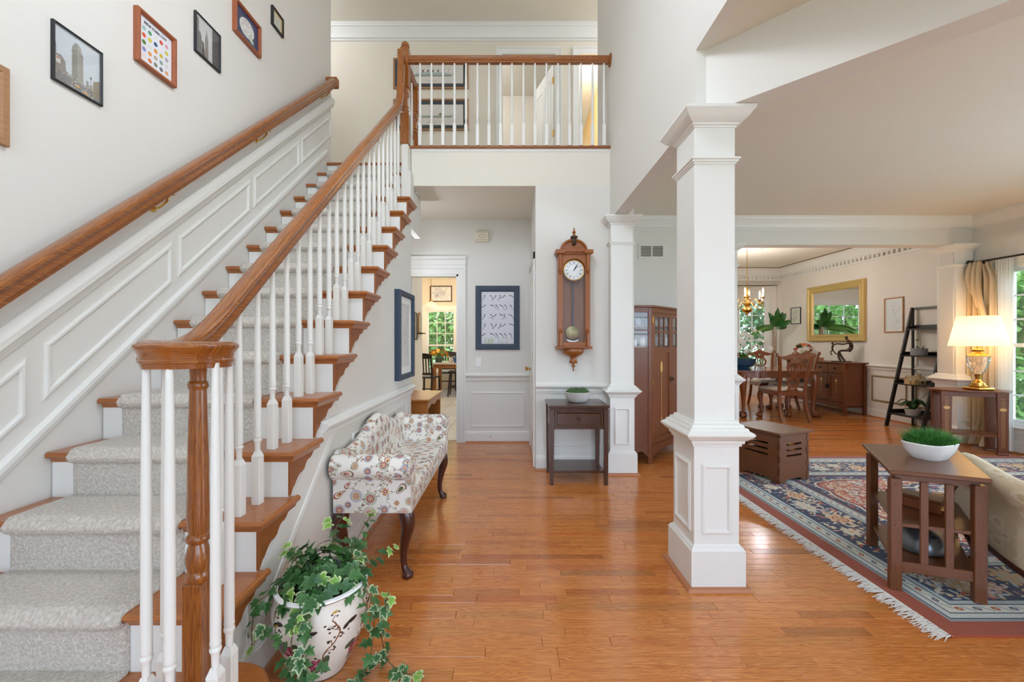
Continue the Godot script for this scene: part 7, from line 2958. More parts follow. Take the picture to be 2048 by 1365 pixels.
func build_chandelier():
	var at := P(4.11, 0, 7.3)
	var t := thing("chandelier", "polished brass candle chandelier hanging over the dining table", "chandelier", at)
	var b := MB.new()
	b.lathe([Vector2(0.0, 2.86), Vector2(0.06, 2.868), Vector2(0.065, 2.87), Vector2(0, 2.87)].map(func(q): return q), 20)
	obj("canopy", b, M.brass, t, 40.0)
	b = MB.new()
	for k in 24:
		var y := 2.86 - k * 0.026
		var way := []
		for i in 8:
			var a := TAU * i / 8
			var p := Vector3(cos(a) * 0.008, sin(a) * 0.017, 0)
			way.append(Vector3(0, y - 0.014, 0) + (p if k % 2 == 0 else Vector3(0, p.y, p.x)))
		b.tube(way, 0.0025, 5, true, Vector3(0, 0, 1) if k % 2 == 0 else Vector3(1, 0, 0))
	obj("chain", b, M.brass, t, 60.0)
	b = MB.new()
	var pr := [[0.0, 1.71], [0.012, 1.712], [0.018, 1.725], [0.01, 1.738], [0.03, 1.75], [0.07, 1.77], [0.085, 1.8], [0.075, 1.835], [0.04, 1.86], [0.03, 1.87], [0.05, 1.885], [0.062, 1.91], [0.05, 1.935], [0.03, 1.945], [0.022, 1.97], [0.032, 2.0], [0.045, 2.03], [0.03, 2.06], [0.018, 2.08], [0.024, 2.1], [0.03, 2.12], [0.02, 2.14], [0.012, 2.16], [0.018, 2.18], [0.008, 2.21], [0.0, 2.24]]
	b.lathe(pr.map(func(q): return Vector2(q[0], q[1])), 24)
	obj("body", b, M.brass, t, 40.0)
	var flame := mat(Color("fff4dc"), 0.4)
	flame.emission_enabled = true
	flame.emission = Color("ffd9a0")
	flame.emission_energy_multiplier = 6.0
	var n := 8
	for k in n:
		var a := TAU * k / n + 0.15
		var arm := part_group("arm", t, Vector3.ZERO)
		arm.rotation.y = a
		var R := 0.3 if k % 2 == 0 else 0.24
		var lift := 0.0 if k % 2 == 0 else 0.07
		b = MB.new()
		b.tube(spline([Vector3(0.04, 1.9 + lift * 0.4, 0), Vector3(0.1, 1.93 + lift, 0), Vector3(0.16, 1.86 + lift, 0), Vector3(R - 0.04, 1.82 + lift, 0), Vector3(R, 1.87 + lift, 0), Vector3(R, 1.92 + lift, 0)], 5), 0.007, 8, false, Vector3(0, 0, 1))
		b.lathe([Vector2(0, 1.915 + lift), Vector2(0.012, 1.918 + lift), Vector2(0.034, 1.93 + lift), Vector2(0.036, 1.935 + lift), Vector2(0.016, 1.935 + lift), Vector2(0.016, 1.955 + lift), Vector2(0.0, 1.955 + lift)], 14, Vector3(R, 0, 0))
		obj("branch", b, M.brass, arm, 50.0)
		b = MB.new()
		b.lathe([Vector2(0.0, 1.95 + lift), Vector2(0.011, 1.95 + lift), Vector2(0.011, 2.02 + lift), Vector2(0, 2.02 + lift)], 12, Vector3(R, 0, 0))
		obj("candle_sleeve", b, M.white, arm, 40.0)
		b = MB.new()
		b.lathe([Vector2(0.0, 2.02 + lift), Vector2(0.008, 2.022 + lift), Vector2(0.016, 2.045 + lift), Vector2(0.012, 2.07 + lift), Vector2(0.004, 2.095 + lift), Vector2(0, 2.105 + lift)], 12, Vector3(R, 0, 0))
		obj("bulb", b, flame, arm, 50.0)
		if k % 2 == 0:
			var li := OmniLight3D.new()
			li.name = "candle_bulb_glow"
			li.light_color = Color("f6f2f0")
			li.light_energy = CHANDELIER_E
			li.light_size = 0.02
			li.omni_range = 12.0
			li.omni_attenuation = 2.0
			li.shadow_enabled = true
			add_child(li, true)
			li.position = at + Vector3(R * cos(a), 2.055, -R * sin(a))
	# plaster medallion
	b = MB.new()
	var mp := [[0.34, 2.872], [0.335, 2.862], [0.3, 2.858], [0.29, 2.864], [0.2, 2.862], [0.18, 2.852], [0.1, 2.85], [0.06, 2.862], [0.0, 2.862]]
	mp.reverse()
	b.lathe(mp.map(func(q): return Vector2(q[0], q[1])), 48)
	for k in 16:
		var a := TAU * k / 16
		b.soft(Vector3(cos(a) * 0.245 - 0.025, 2.852, sin(a) * 0.245 - 0.025), Vector3(cos(a) * 0.245 + 0.025, 2.872, sin(a) * 0.245 + 0.025), 0.01, 3)
	var md := thing("ceiling_medallion", "round white plaster medallion on the dining room ceiling", "medallion", at)
	obj("relief", b, M.ceiling, md, 40.0)

func build_sideboard():
	# front faces -x (turned -90), local x runs away from the viewer... local +z is the front
	var t := thing("sideboard", "low brown wooden sideboard with flower inlay doors under the mirror", "sideboard", P(5.79, 0, 7.78), -90.0)
	var w: StandardMaterial3D = M.mission_red
	var L := 0.72
	var b := MB.new()
	b.box(Vector3(-L - 0.06, 0.87, -0.2), Vector3(L + 0.06, 0.892, 0.2), 0.004)
	obj("top", b, w, t, 0.0, 0)
	for s in [-1.0, 1.0]:
		b = MB.new()
		b.box(Vector3(s * L, 0.14, -0.17), Vector3(s * (L - 0.02), 0.87, 0.15))
		obj("end_panel", b, w, t, 0.0, 1)
		for z in [-0.17, 0.16]:
			b = MB.new()
			b.box(Vector3(s * L - 0.024, 0, z - 0.022), Vector3(s * L + 0.024, 0.87, z + 0.022), 0.003)
			obj("leg", b, w, t, 0.0, 1)
		b = MB.new()
		var cb := PackedVector2Array([Vector2(0, 0.87), Vector2(0.045, 0.87), Vector2(0.03, 0.8), Vector2(0.012, 0.76), Vector2(0, 0.74)])
		b.xf = Transform3D(Basis(Vector3(s, 0, 0), Vector3(0, 1, 0), Vector3(0, 0, s)), Vector3(s * (L + 0.02), 0, 0.14))
		b.prism(cb, -0.01, 0.01)
		obj("corbel", b, w, t, 0.0, 1)
	b = MB.new()
	b.box(Vector3(-L, 0.13, -0.165), Vector3(L, 0.87, -0.15))
	b.box(Vector3(-L, 0.13, -0.15), Vector3(L, 0.15, 0.14))
	var ap := PackedVector2Array()
	for k in 17:
		ap.push_back(Vector2(-L + 2 * L * k / 16.0, 0.09 + 0.035 * sin(PI * k / 16.0)))
	ap.push_back(Vector2(L, 0.2))
	ap.push_back(Vector2(-L, 0.2))
	b.prism(ap, 0.14, 0.158)
	obj("carcass", b, w, t, 0.0, 0)
	for k in 4:
		var x0 := -L + 0.03 + k * (2 * L - 0.06) / 4.0
		var x1 := x0 + (2 * L - 0.06) / 4.0 - 0.008
		b = MB.new()
		b.box(Vector3(x0, 0.7, 0.1), Vector3(x1, 0.862, 0.165), 0.003)
		var dr := obj("drawer", b, w, t, 0.0, 0)
		b = MB.new()
		var cx := (x0 + x1) / 2
		for s in [-1.0, 1.0]:
			b.soft(Vector3(cx + s * 0.022 - 0.012, 0.775, 0.164), Vector3(cx + s * 0.022 + 0.012, 0.797, 0.18), 0.007, 3)
		b.tube([Vector3(cx - 0.022, 0.785, 0.18), Vector3(cx, 0.77, 0.188), Vector3(cx + 0.022, 0.785, 0.18)], 0.004, 6)
		obj("pull", b, M.iron, dr, 40.0)
		b = MB.new()
		var fr := 0.04
		b.box(Vector3(x0, 0.205, 0.14), Vector3(x0 + fr, 0.692, 0.165), 0.002)
		b.box(Vector3(x1 - fr, 0.205, 0.14), Vector3(x1, 0.692, 0.165), 0.002)
		b.box(Vector3(x0 + fr, 0.205, 0.14), Vector3(x1 - fr, 0.25, 0.164), 0.002)
		b.box(Vector3(x0 + fr, 0.645, 0.14), Vector3(x1 - fr, 0.692, 0.164), 0.002)
		b.box(Vector3(x0 + fr, 0.25, 0.14), Vector3(x1 - fr, 0.645, 0.152))
		var door := obj("door", b, w, t, 0.0, 1)
		b = MB.new()
		b.box(Vector3(cx - 0.002, 0.36, 0.151), Vector3(cx + 0.002, 0.54, 0.1535))
		b.box(Vector3(cx - 0.022, 0.505, 0.151), Vector3(cx + 0.022, 0.512, 0.1535))
		b.box(Vector3(cx - 0.012, 0.36, 0.151), Vector3(cx + 0.012, 0.366, 0.1535))
		var fl := PackedVector2Array()
		for i in 16:
			var a := TAU * i / 16
			fl.push_back(Vector2(cx + cos(a) * 0.024 * (1.0 + 0.2 * cos(a * 4)), 0.565 + sin(a) * 0.028))
		b.prism(fl, 0.151, 0.154)
		obj("inlay", b, M.inlay, door, 0.0)
		b = MB.new()
		var hx := x1 - 0.02 if k % 2 == 0 else x0 + 0.02
		b.box(Vector3(hx - 0.012, 0.41, 0.164), Vector3(hx + 0.012, 0.5, 0.17), 0.002)
		b.lathe([Vector2(0, 0.42), Vector2(0.008, 0.43), Vector2(0.008, 0.46), Vector2(0, 0.475)], 8, Vector3(hx, 0, 0.178))
		obj("latch", b, M.iron, door, 30.0)
		for y in [0.25, 0.6]:
			b = MB.new()
			var gx := x0 if k % 2 == 0 else x1
			b.box(Vector3(gx - 0.008, y, 0.16), Vector3(gx + 0.008, y + 0.05, 0.169), 0.001)
			obj("hinge", b, M.iron, door, 0.0)
	# flowers in a vase
	rng.seed = 41
	var f := thing("flower_vase", "orange and pink bouquet in a glass vase on the sideboard", "flowers", P(5.72, 0.892, 8.2))
	b = MB.new()
	b.lathe([Vector2(0, 0), Vector2(0.05, 0), Vector2(0.06, 0.04), Vector2(0.05, 0.12), Vector2(0.06, 0.15), Vector2(0.056, 0.15), Vector2(0.046, 0.12), Vector2(0.05, 0.04), Vector2(0, 0.01)], 20)
	obj("vase", b, M.glass, f, 40.0)
	var fm := MB.new()
	for k in 9:
		var a := TAU * k / 9
		var d := Vector3(cos(a), 0.35, sin(a))
		var s := Vector3(-sin(a), 0, cos(a)) * 0.35
		fm.poly_out([Vector3.ZERO, d * 0.6 + s, d * 1.0, d * 0.6 - s], Vector3.UP)
		var e := Vector3(cos(a + 0.3), 0.9, sin(a + 0.3)) * 0.7
		fm.poly_out([Vector3.ZERO, e * 0.6 + s * 0.7, e, e * 0.6 - s * 0.7], Vector3.UP)
	var fmesh := fm.commit(0.0)
	var fcols := [mat(Color("cc5a2a"), 0.7), mat(Color("dc8c50"), 0.7), mat(Color("b83e2c"), 0.7), mat(Color("dca868"), 0.7), mat(Color("d07a50"), 0.7)]
	var lf := MB.new()
	lf.poly_out([Vector3.ZERO, Vector3(0.25, 0.05, 0.5), Vector3(0, 0, 1.1), Vector3(-0.25, 0.05, 0.5)], Vector3.UP)
	var lmesh := lf.commit(0.0)
	for i in 46:
		var a := rng.randf() * TAU
		var el := rng.randf_range(0.1, 1.4)
		var dir := Vector3(cos(a) * cos(el), sin(el), sin(a) * cos(el))
		if i < 26:
			var o := obj("blossom", fmesh, fcols[i % 5], f)
			o.position = Vector3(0, 0.17, 0) + dir * Vector3(0.15, 0.13, 0.17)
			o.scale = Vector3.ONE * rng.randf_range(0.03, 0.045)
			o.quaternion = Quaternion(Vector3.UP, dir)
		else:
			var o := obj("leaf", lmesh, mat(Color("4c6a34"), 0.6) if i == 26 else f.get_node("leaf").material_override, f)
			o.position = Vector3(0, 0.15, 0) + dir * 0.11
			o.scale = Vector3.ONE * 0.075
			o.basis = Basis(Quaternion(Vector3(0, 0, 1), (dir + Vector3(0, -0.3, 0)).normalized())).scaled(Vector3.ONE * 0.075)
	for k in 5:
		b = MB.new()
		b.tube([Vector3(0.01 * (k - 2), 0.01, 0), Vector3(0.02 * (k - 2), 0.2, 0.01 * k)], 0.003, 5)
		obj("stem", b, M.stem_green, f, 40.0)
	# book and figure
	var bk := thing("wooden_box", "flat light brown box lying on the sideboard", "box", P(5.66, 0.892, 7.82), -90.0)
	b = MB.new()
	b.box(Vector3(-0.15, 0, -0.07), Vector3(0.15, 0.045, 0.07), 0.003)
	obj("body", b, M.light_wood, bk, 0.0)
	b = MB.new()
	b.box(Vector3(-0.152, 0.045, -0.072), Vector3(0.152, 0.06, 0.072), 0.003)
	obj("lid", b, M.light_wood, bk, 0.0)
	var sc := thing("bronze_sculpture", "dark bronze sculpture of a seated adult reaching to a child", "sculpture", P(5.72, 0.892, 7.25))
	b = MB.new()
	b.box(Vector3(-0.14, 0, -0.07), Vector3(0.14, 0.018, 0.07), 0.004)
	obj("base", b, M.bronze, sc, 0.0)
	b = MB.new()
	# adult: feet, knees, hip, arched back, head, arms
	for s in [-1.0, 1.0]:
		b.tube(spline([Vector3(0.02 + 0.03 * s, 0.018, 0.02 * s), Vector3(-0.02 + 0.02 * s, 0.1, 0.02 * s), Vector3(-0.02, 0.19, 0.025 * s), Vector3(0.1, 0.2, 0.02 * s)], 5), 0.017, 8)
		b.tube(spline([Vector3(0.1, 0.33, 0.02 * s), Vector3(0.03, 0.31, 0.035 * s), Vector3(-0.06, 0.315, 0.02 * s), Vector3(-0.1, 0.3, 0.01 * s)], 5), 0.012, 8)
	b.tube(spline([Vector3(0.09, 0.19, 0), Vector3(0.13, 0.25, 0), Vector3(0.125, 0.32, 0), Vector3(0.085, 0.375, 0), Vector3(0.07, 0.4, 0)], 5), [0.035, 0.036, 0.036, 0.036, 0.035, 0.034, 0.033, 0.032, 0.031, 0.03, 0.03, 0.03, 0.029, 0.027, 0.025, 0.022, 0.018, 0.015, 0.013, 0.012, 0.012], 10)
	b.soft(Vector3(0.045, 0.395, -0.024), Vector3(0.09, 0.45, 0.024), 0.022, 5)
	obj("adult", b, M.bronze, sc, 60.0)
	b = MB.new()
	b.tube(spline([Vector3(-0.11, 0.3, 0), Vector3(-0.125, 0.25, 0), Vector3(-0.12, 0.2, 0)], 4), 0.016, 8)
	b.tube(spline([Vector3(-0.12, 0.2, 0.01), Vector3(-0.15, 0.17, 0.01), Vector3(-0.13, 0.12, 0.01)], 4), 0.009, 8)
	b.tube(spline([Vector3(-0.12, 0.2, -0.01), Vector3(-0.09, 0.16, -0.01), Vector3(-0.06, 0.13, -0.01)], 4), 0.009, 8)
	b.soft(Vector3(-0.14, 0.3, -0.018), Vector3(-0.105, 0.345, 0.018), 0.017, 4)
	obj("child", b, M.bronze, sc, 60.0)
	sc.rotation_degrees.y = -40.0
	# mirror
	var mr := thing("gold_mirror", "large rectangular mirror in a broad gold frame over the sideboard", "mirror", P(XD, 1.785, 7.745), -90.0)
	var mw := 0.68
	var mh := 0.535
	var fw := 0.13
	b = MB.new()
	b.sweep([Vector2(-fw / 2, 0), Vector2(fw / 2, 0), Vector2(fw / 2, 0.05), Vector2(fw * 0.38, 0.062), Vector2(fw * 0.2, 0.058), Vector2(fw * 0.12, 0.045), Vector2(-fw * 0.15, 0.035), Vector2(-fw * 0.22, 0.042), Vector2(-fw * 0.36, 0.036), Vector2(-fw / 2, 0.012)], [Vector3(mw - fw / 2, -mh + fw / 2, 0), Vector3(mw - fw / 2, mh - fw / 2, 0), Vector3(-mw + fw / 2, mh - fw / 2, 0), Vector3(-mw + fw / 2, -mh + fw / 2, 0)], Vector3(0, 0, 1), true)
	obj("frame", b, M.gold, mr, 30.0)
	b = MB.new()
	b.quad_uv(Vector3(-mw + fw, -mh + fw, 0.012), Vector3(mw - fw, -mh + fw, 0.012), Vector3(mw - fw, mh - fw, 0.012), Vector3(-mw + fw, mh - fw, 0.012))
	obj("mirror_glass", b, M.mirror, mr, 0.0)

func build_palm():
	var t := thing("leaf_arrangement", "big glossy green leaves in a tall slim glass vase in the corner", "plant", P(5.5, 0, 8.75))
	var b := MB.new()
	b.lathe([Vector2(0, 0), Vector2(0.1, 0), Vector2(0.1, 0.02), Vector2(0.06, 0.3), Vector2(0.07, 0.8), Vector2(0.1, 1.55), Vector2(0.096, 1.55), Vector2(0.066, 0.8), Vector2(0.054, 0.3), Vector2(0, 0.05)], 24)
	obj("vase", b, M.glass, t, 40.0)
	rng.seed = 5
	for k in 7:
		b = MB.new()
		var way := []
		for i in 16:
			var y := 0.06 + 1.5 * i / 15.0
			var a := TAU * k / 7 + i * 0.45
			way.append(Vector3(cos(a) * 0.035, y, sin(a) * 0.035))
		b.tube(way, 0.011, 6)
		obj("stem", b, M.light_wood, t, 60.0)
	var green := mat(Color("2f6428"), 0.35)
	var green2 := mat(Color("568a3a"), 0.35)
	for q in [[0.0, 0.45, 0.1, 0], [0.35, 0.4, 0.3, 0], [-0.35, 0.4, 0.3, 0], [0.8, 0.36, 0.55, 0], [-0.7, 0.32, 0.6, 0], [0.2, 0.42, 0.4, 0], [-0.2, 0.42, 0.25, 0], [1.2, 0.3, 0.7, 0], [-1.35, 0.62, 0.9, 1], [-1.5, 0.7, 1.0, 1], [-1.25, 0.6, 1.1, 1]]:
		b = MB.new()
		var side := Vector3(cos(q[0] * 0.0), 0, 0)
		var L: float = q[1]
		var dir := Vector3(sin(q[0]), cos(q[0]), rng.randf_range(-0.2, 0.5)).normalized()
		var wd := 0.06 if q[3] == 0 else 0.055
		var across := dir.cross(Vector3(0, 0, 1)).normalized()
		var mid := []
		for i in 9:
			var u := i / 8.0
			mid.append(Vector3(0, 1.52, 0) + dir * L * u + Vector3(0, -0.35 * q[2] * u * u * L, 0.04 * sin(u * 3)))
		for i in 8:
			var u0 := i / 8.0
			var u1 := (i + 1) / 8.0
			var w0 := wd * pow(sin(PI * clampf(u0 * 0.94 + 0.05, 0, 1)), 0.7)
			var w1 := wd * pow(maxf(sin(PI * clampf(u1 * 0.94 + 0.05, 0, 1)), 0.0), 0.7)
			for s in [-1.0, 1.0]:
				b.poly_out([mid[i], mid[i] + across * w0 * s + Vector3(0, 0, 0.02), mid[i + 1] + across * w1 * s + Vector3(0, 0, 0.02), mid[i + 1]], Vector3(0, 0.3, 1))
		obj("leaf", b, green if q[3] == 0 else green2, t, 40.0)

func build_ladder():
	# leans against the right wall; local x along the wall (near end is +x after the turn), z off the wall
	var t := thing("ladder_shelf", "black leaning ladder shelf with four trays against the dining wall", "shelf", P(5.97, 0, 5.93), -90.0)
	var w: StandardMaterial3D = M.black_wood
	var hw := 0.27
	var b: MB
	for s in [-1.0, 1.0]:
		b = MB.new()
		b.sweep([Vector2(-0.013, -0.022), Vector2(0.013, -0.022), Vector2(0.013, 0.022), Vector2(-0.013, 0.022)], [Vector3(s * hw, 0, 0.41), Vector3(s * hw, 1.75, 0.02)], Vector3(0, 0, 1))
		obj("leaning_post", b, w, t, 0.0, 1)
		b = MB.new()
		b.box(Vector3(s * hw - 0.012, 0, 0.004), Vector3(s * hw + 0.012, 1.74, 0.03), 0.002)
		obj("upright_post", b, w, t, 0.0, 1)
	b = MB.new()
	b.box(Vector3(-hw, 1.72, 0.005), Vector3(hw, 1.75, 0.028), 0.003)
	obj("top_rail", b, w, t, 0.0, 0)
	for y in [0.19, 0.63, 1.04, 1.43]:
		var z: float = 0.41 - 0.39 * y / 1.75
		var tray := part_group("tray", t)
		b = MB.new()
		b.box(Vector3(-hw, y - 0.01, 0.0), Vector3(hw, y + 0.008, z + 0.03), 0.002)
		obj("board", b, w, tray, 0.0, 0)
		b = MB.new()
		b.box(Vector3(-hw, y, 0.0), Vector3(hw, y + 0.06, 0.012), 0.002)
		for s in [-1.0, 1.0]:
			b.xf = Transform3D(Basis(Vector3(0, 0, 1), Vector3(0, 1, 0), Vector3(-1, 0, 0)), Vector3.ZERO)
			b.prism(PackedVector2Array([Vector2(0, y), Vector2(z + 0.025, y), Vector2(z + 0.025, y + 0.03), Vector2(z - 0.06, y + 0.06), Vector2(0, y + 0.06)]), s * hw - 0.008, s * hw + 0.008)
		obj("rim", b, w, tray, 0.0, 0)
	# contents
	var p1 := thing("stone_pot", "round speckled grey pot with a sprouting stalk on the ladder shelf", "plant", P(5.83, 1.048, 5.98))
	b = MB.new()
	b.lathe([Vector2(0, 0), Vector2(0.085, 0), Vector2(0.092, 0.01), Vector2(0.095, 0.1), Vector2(0.09, 0.104), Vector2(0.085, 0.09), Vector2(0, 0.085)], 28)
	var spk := cloth("3a3c42", "e6e6e4", 83, 0.3, 7.0, 0.0)
	obj("pot", b, spk, p1, 40.0)
	b = MB.new()
	b.tube(spline([Vector3(0, 0.085, 0), Vector3(0.02, 0.16, 0), Vector3(0.0, 0.24, 0.02), Vector3(-0.02, 0.26, 0.03)], 5), 0.003, 5)
	obj("stalk", b, M.stem, p1, 60.0)
	for q in [[-0.04, 0.13, 0.9], [0.05, 0.12, -0.8], [-0.02, 0.255, 1.6]]:
		b = MB.new()
		b.poly_out([Vector3.ZERO, Vector3(0.012, 0.03, 0.01), Vector3(0, 0.07, 0), Vector3(-0.012, 0.03, 0.01)], Vector3(0, 0, 1))
		var o := obj("leaf", b, M.stem_green, p1, 0.0)
		o.position = Vector3(q[0] * 0.3, q[1] - 0.03, 0.01)
		o.rotation.z = q[2]
	var hs := thing("model_house", "small light wooden model house on the ladder shelf", "ornament", P(5.76, 0.638, 5.97), -100.0)
	var house := PackedVector2Array([Vector2(-0.05, 0), Vector2(0.05, 0), Vector2(0.05, 0.06), Vector2(0, 0.115), Vector2(-0.05, 0.06)])
	b = MB.new()
	b.prism(house, -0.1, 0.1)
	obj("walls", b, mat(Color("c8a87a"), 0.7), hs, 0.0)
	b = MB.new()
	for s in [-1.0, 1.0]:
		b.poly_out([Vector3(0, 0.125, -0.11), Vector3(0, 0.125, 0.11), Vector3(s * 0.062, 0.056, 0.11), Vector3(s * 0.062, 0.056, -0.11)], Vector3(s, 1, 0))
		b.poly_out([Vector3(0, 0.117, -0.11), Vector3(0, 0.117, 0.11), Vector3(s * 0.062, 0.048, 0.11), Vector3(s * 0.062, 0.048, -0.11)], Vector3(-s, -1, 0))
	obj("roof", b, mat(Color("d8c6a4"), 0.7), hs, 0.0)
	b = MB.new()
	b.box(Vector3(0.02, 0.08, -0.05), Vector3(0.04, 0.15, -0.03))
	obj("chimney", b, mat(Color("b89468"), 0.7), hs, 0.0)
	b = MB.new()
	b.xf = Transform3D(Basis(Vector3.UP, PI / 2), Vector3(0.06, 0, 0.04))
	b.prism(PackedVector2Array([Vector2(-0.035, 0), Vector2(0.035, 0), Vector2(0.035, 0.05), Vector2(0, 0.085), Vector2(-0.035, 0.05)]), -0.03, 0.03)
	obj("porch", b, mat(Color("c8a87a"), 0.7), hs, 0.0)
	for z in [-0.06, 0.06]:
		b = MB.new()
		b.box(Vector3(0.0495, 0.015, z - 0.014), Vector3(0.0515, 0.045, z + 0.014))
		obj("window", b, M.black, hs, 0.0)
	var p2 := thing("orchid_plant", "leafy potted orchid without flowers on the bottom ladder shelf", "plant", P(5.72, 0.198, 5.96))
	b = MB.new()
	b.lathe([Vector2(0, 0), Vector2(0.07, 0), Vector2(0.095, 0.09), Vector2(0.09, 0.092), Vector2(0.08, 0.08), Vector2(0, 0.075)], 24)
	obj("pot", b, M.concrete, p2, 40.0)
	var dark := mat(Color("274a26"), 0.35)
	for k in 9:
		var a := TAU * k / 9.0 + 0.2
		b = MB.new()
		var d := Vector3(cos(a), 0, sin(a))
		b.sweep([Vector2(-0.032, 0.006), Vector2(0, -0.004), Vector2(0.032, 0.006), Vector2(0, 0.002)], spline([Vector3(0, 0.08, 0) + d * 0.02, Vector3(0, 0.16 + 0.03 * (k % 3), 0) + d * 0.09, Vector3(0, 0.13, 0) + d * 0.2], 5), Vector3.UP, false, [0.5, 0.7, 0.9, 1.0, 1.0, 1.0, 1.0, 0.9, 0.7, 0.4, 0.1])
		obj("leaf", b, dark, p2, 40.0)
	b = MB.new()
	b.tube(spline([Vector3(0, 0.1, 0), Vector3(0.02, 0.25, 0.1), Vector3(0.03, 0.36, 0.22)], 5), 0.003, 5)
	obj("stalk", b, M.stem, p2, 60.0)

func build_kitchen():
	window(0.8, 1.65, 3, 3, 2, P(-1.88, 0.45, 11.0), 0.0, "white kitchen window with small panes looking onto green trees", 0.09, true, 0.42)
	window(1.4, 1.65, 4, 3, 2, P(-3.2, 0.45, 11.0), 0.0, "wide white kitchen window at the left", 0.09)
	window(2.4, 1.2, 6, 2, 2, P(0.0, 0.9, 11.0), 0.0, "long white kitchen window at the right", 0.09)
	var t := thing("kitchen_table", "light topped breakfast table with wooden edge in the kitchen", "table", P(-1.1, 0, 9.95))
	var b := MB.new()
	b.box(Vector3(-0.75, 0.72, -0.45), Vector3(0.75, 0.755, 0.45), 0.004)
	obj("top", b, mat(Color("d9cdb8"), 0.3), t, 0.0)
	b = MB.new()
	b.box(Vector3(-0.7, 0.63, -0.4), Vector3(0.7, 0.72, 0.4))
	obj("apron", b, M.honey, t, 0.0)
	for sx in [-1.0, 1.0]:
		for sz in [-1.0, 1.0]:
			b = MB.new()
			b.box(Vector3(sx * 0.68 - 0.04, 0, sz * 0.38 - 0.04), Vector3(sx * 0.68 + 0.04, 0.66, sz * 0.38 + 0.04), 0.004)
			obj("leg", b, M.honey, t, 0.0, 1)
	b = MB.new()
	b.box(Vector3(0.04, 0, 0.4), Vector3(0.12, 0.66, 0.45), 0.004)
	obj("leg", b, M.honey, t, 0.0, 1)
	var chair := func(label: String, at: Vector3, turn: float):
		var c := thing("kitchen_chair", label, "chair", at, turn, "dark slat-back kitchen chairs")
		var w: StandardMaterial3D = M.black_wood
		b = MB.new()
		b.box(Vector3(-0.21, 0.44, -0.2), Vector3(0.21, 0.47, 0.21), 0.008)
		obj("seat", b, w, c, 0.0)
		for sx in [-1.0, 1.0]:
			b = MB.new()
			b.box(Vector3(sx * 0.19 - 0.018, 0, 0.17), Vector3(sx * 0.19 + 0.018, 0.44, 0.2), 0.003)
			obj("front_leg", b, w, c, 0.0, 1)
			b = MB.new()
			b.sweep(rect_prof(0.036, 0.03), [Vector3(sx * 0.19, 0, -0.24), Vector3(sx * 0.19, 0.45, -0.19), Vector3(sx * 0.19, 0.95, -0.25)], Vector3(0, 0, 1))
			obj("back_post", b, w, c, 0.0, 1)
		b = MB.new()
		var cr := PackedVector2Array()
		for k in 9:
			var u := -1.0 + k / 4.0
			cr.push_back(Vector2(u * 0.21, 0.96 + 0.03 * cos(u * PI / 2)))
		cr.push_back(Vector2(0.21, 0.87))
		cr.push_back(Vector2(-0.21, 0.87))
		b.prism(cr, -0.262, -0.235)
		obj("crest", b, w, c, 0.0, 0)
		b = MB.new()
		b.box(Vector3(-0.19, 0.52, -0.218), Vector3(0.19, 0.56, -0.195))
		obj("rail", b, w, c, 0.0, 0)
		for k in 5:
			b = MB.new()
			b.sweep(rect_prof(0.026, 0.012), [Vector3(-0.13 + 0.065 * k, 0.54, -0.205), Vector3(-0.13 + 0.065 * k, 0.88, -0.247)], Vector3(0, 0, 1))
			obj("slat", b, w, c, 0.0, 1)
		b = MB.new()
		b.box(Vector3(-0.19, 0.2, -0.225), Vector3(0.19, 0.225, -0.2))
		b.box(Vector3(-0.2, 0.15, -0.2), Vector3(-0.18, 0.175, 0.18))
		b.box(Vector3(0.18, 0.15, -0.2), Vector3(0.2, 0.175, 0.18))
		obj("stretcher", b, w, c, 0.0, 0)
	chair.call("dark slat-back kitchen chair nearest the doorway", P(-1.87, 0, 9.3), 165.0)
	chair.call("dark slat-back kitchen chair beyond the breakfast table", P(-1.62, 0, 10.62), 10.0)
	var st := thing("kitchen_stool", "dark wooden stool under the kitchen table", "stool", P(-1.28, 0, 9.55))
	b = MB.new()
	b.box(Vector3(-0.16, 0.54, -0.16), Vector3(0.16, 0.58, 0.16), 0.01)
	obj("seat", b, M.black_wood, st, 0.0)
	for sx in [-1.0, 1.0]:
		for sz in [-1.0, 1.0]:
			b = MB.new()
			b.sweep(rect_prof(0.03, 0.03), [Vector3(sx * 0.16, 0, sz * 0.16), Vector3(sx * 0.12, 0.54, sz * 0.12)], Vector3(0, 0, 1))
			obj("leg", b, M.black_wood, st, 0.0, 1)
	b = MB.new()
	b.box(Vector3(-0.15, 0.2, 0.14), Vector3(0.15, 0.225, 0.16))
	b.box(Vector3(-0.15, 0.2, -0.16), Vector3(0.15, 0.225, -0.14))
	obj("stretcher", b, M.black_wood, st, 0.0)
	# things on the table
	rng.seed = 66
	var fl := thing("table_flowers", "yellow and orange flowers in a pot on the kitchen table", "flowers", P(-1.72, 0.755, 9.8))
	b = MB.new()
	b.lathe([Vector2(0, 0), Vector2(0.07, 0), Vector2(0.09, 0.08), Vector2(0.08, 0.12), Vector2(0.075, 0.12), Vector2(0, 0.1)], 20)
	obj("pot", b, mat(Color("4a5a4a"), 0.3), fl, 40.0)
	var pet := MB.new()
	for k in 7:
		var a := TAU * k / 7
		var d := Vector3(cos(a), 0.3, sin(a))
		pet.poly_out([Vector3.ZERO, d * 0.6 + Vector3(-sin(a), 0, cos(a)) * 0.3, d, d * 0.6 - Vector3(-sin(a), 0, cos(a)) * 0.3], Vector3.UP)
	var pmesh := pet.commit(0.0)
	var yc := [mat(Color("d8962a"), 0.7), mat(Color("e0b040"), 0.7), mat(Color("c8702a"), 0.7), mat(Color("5a7a34"), 0.7)]
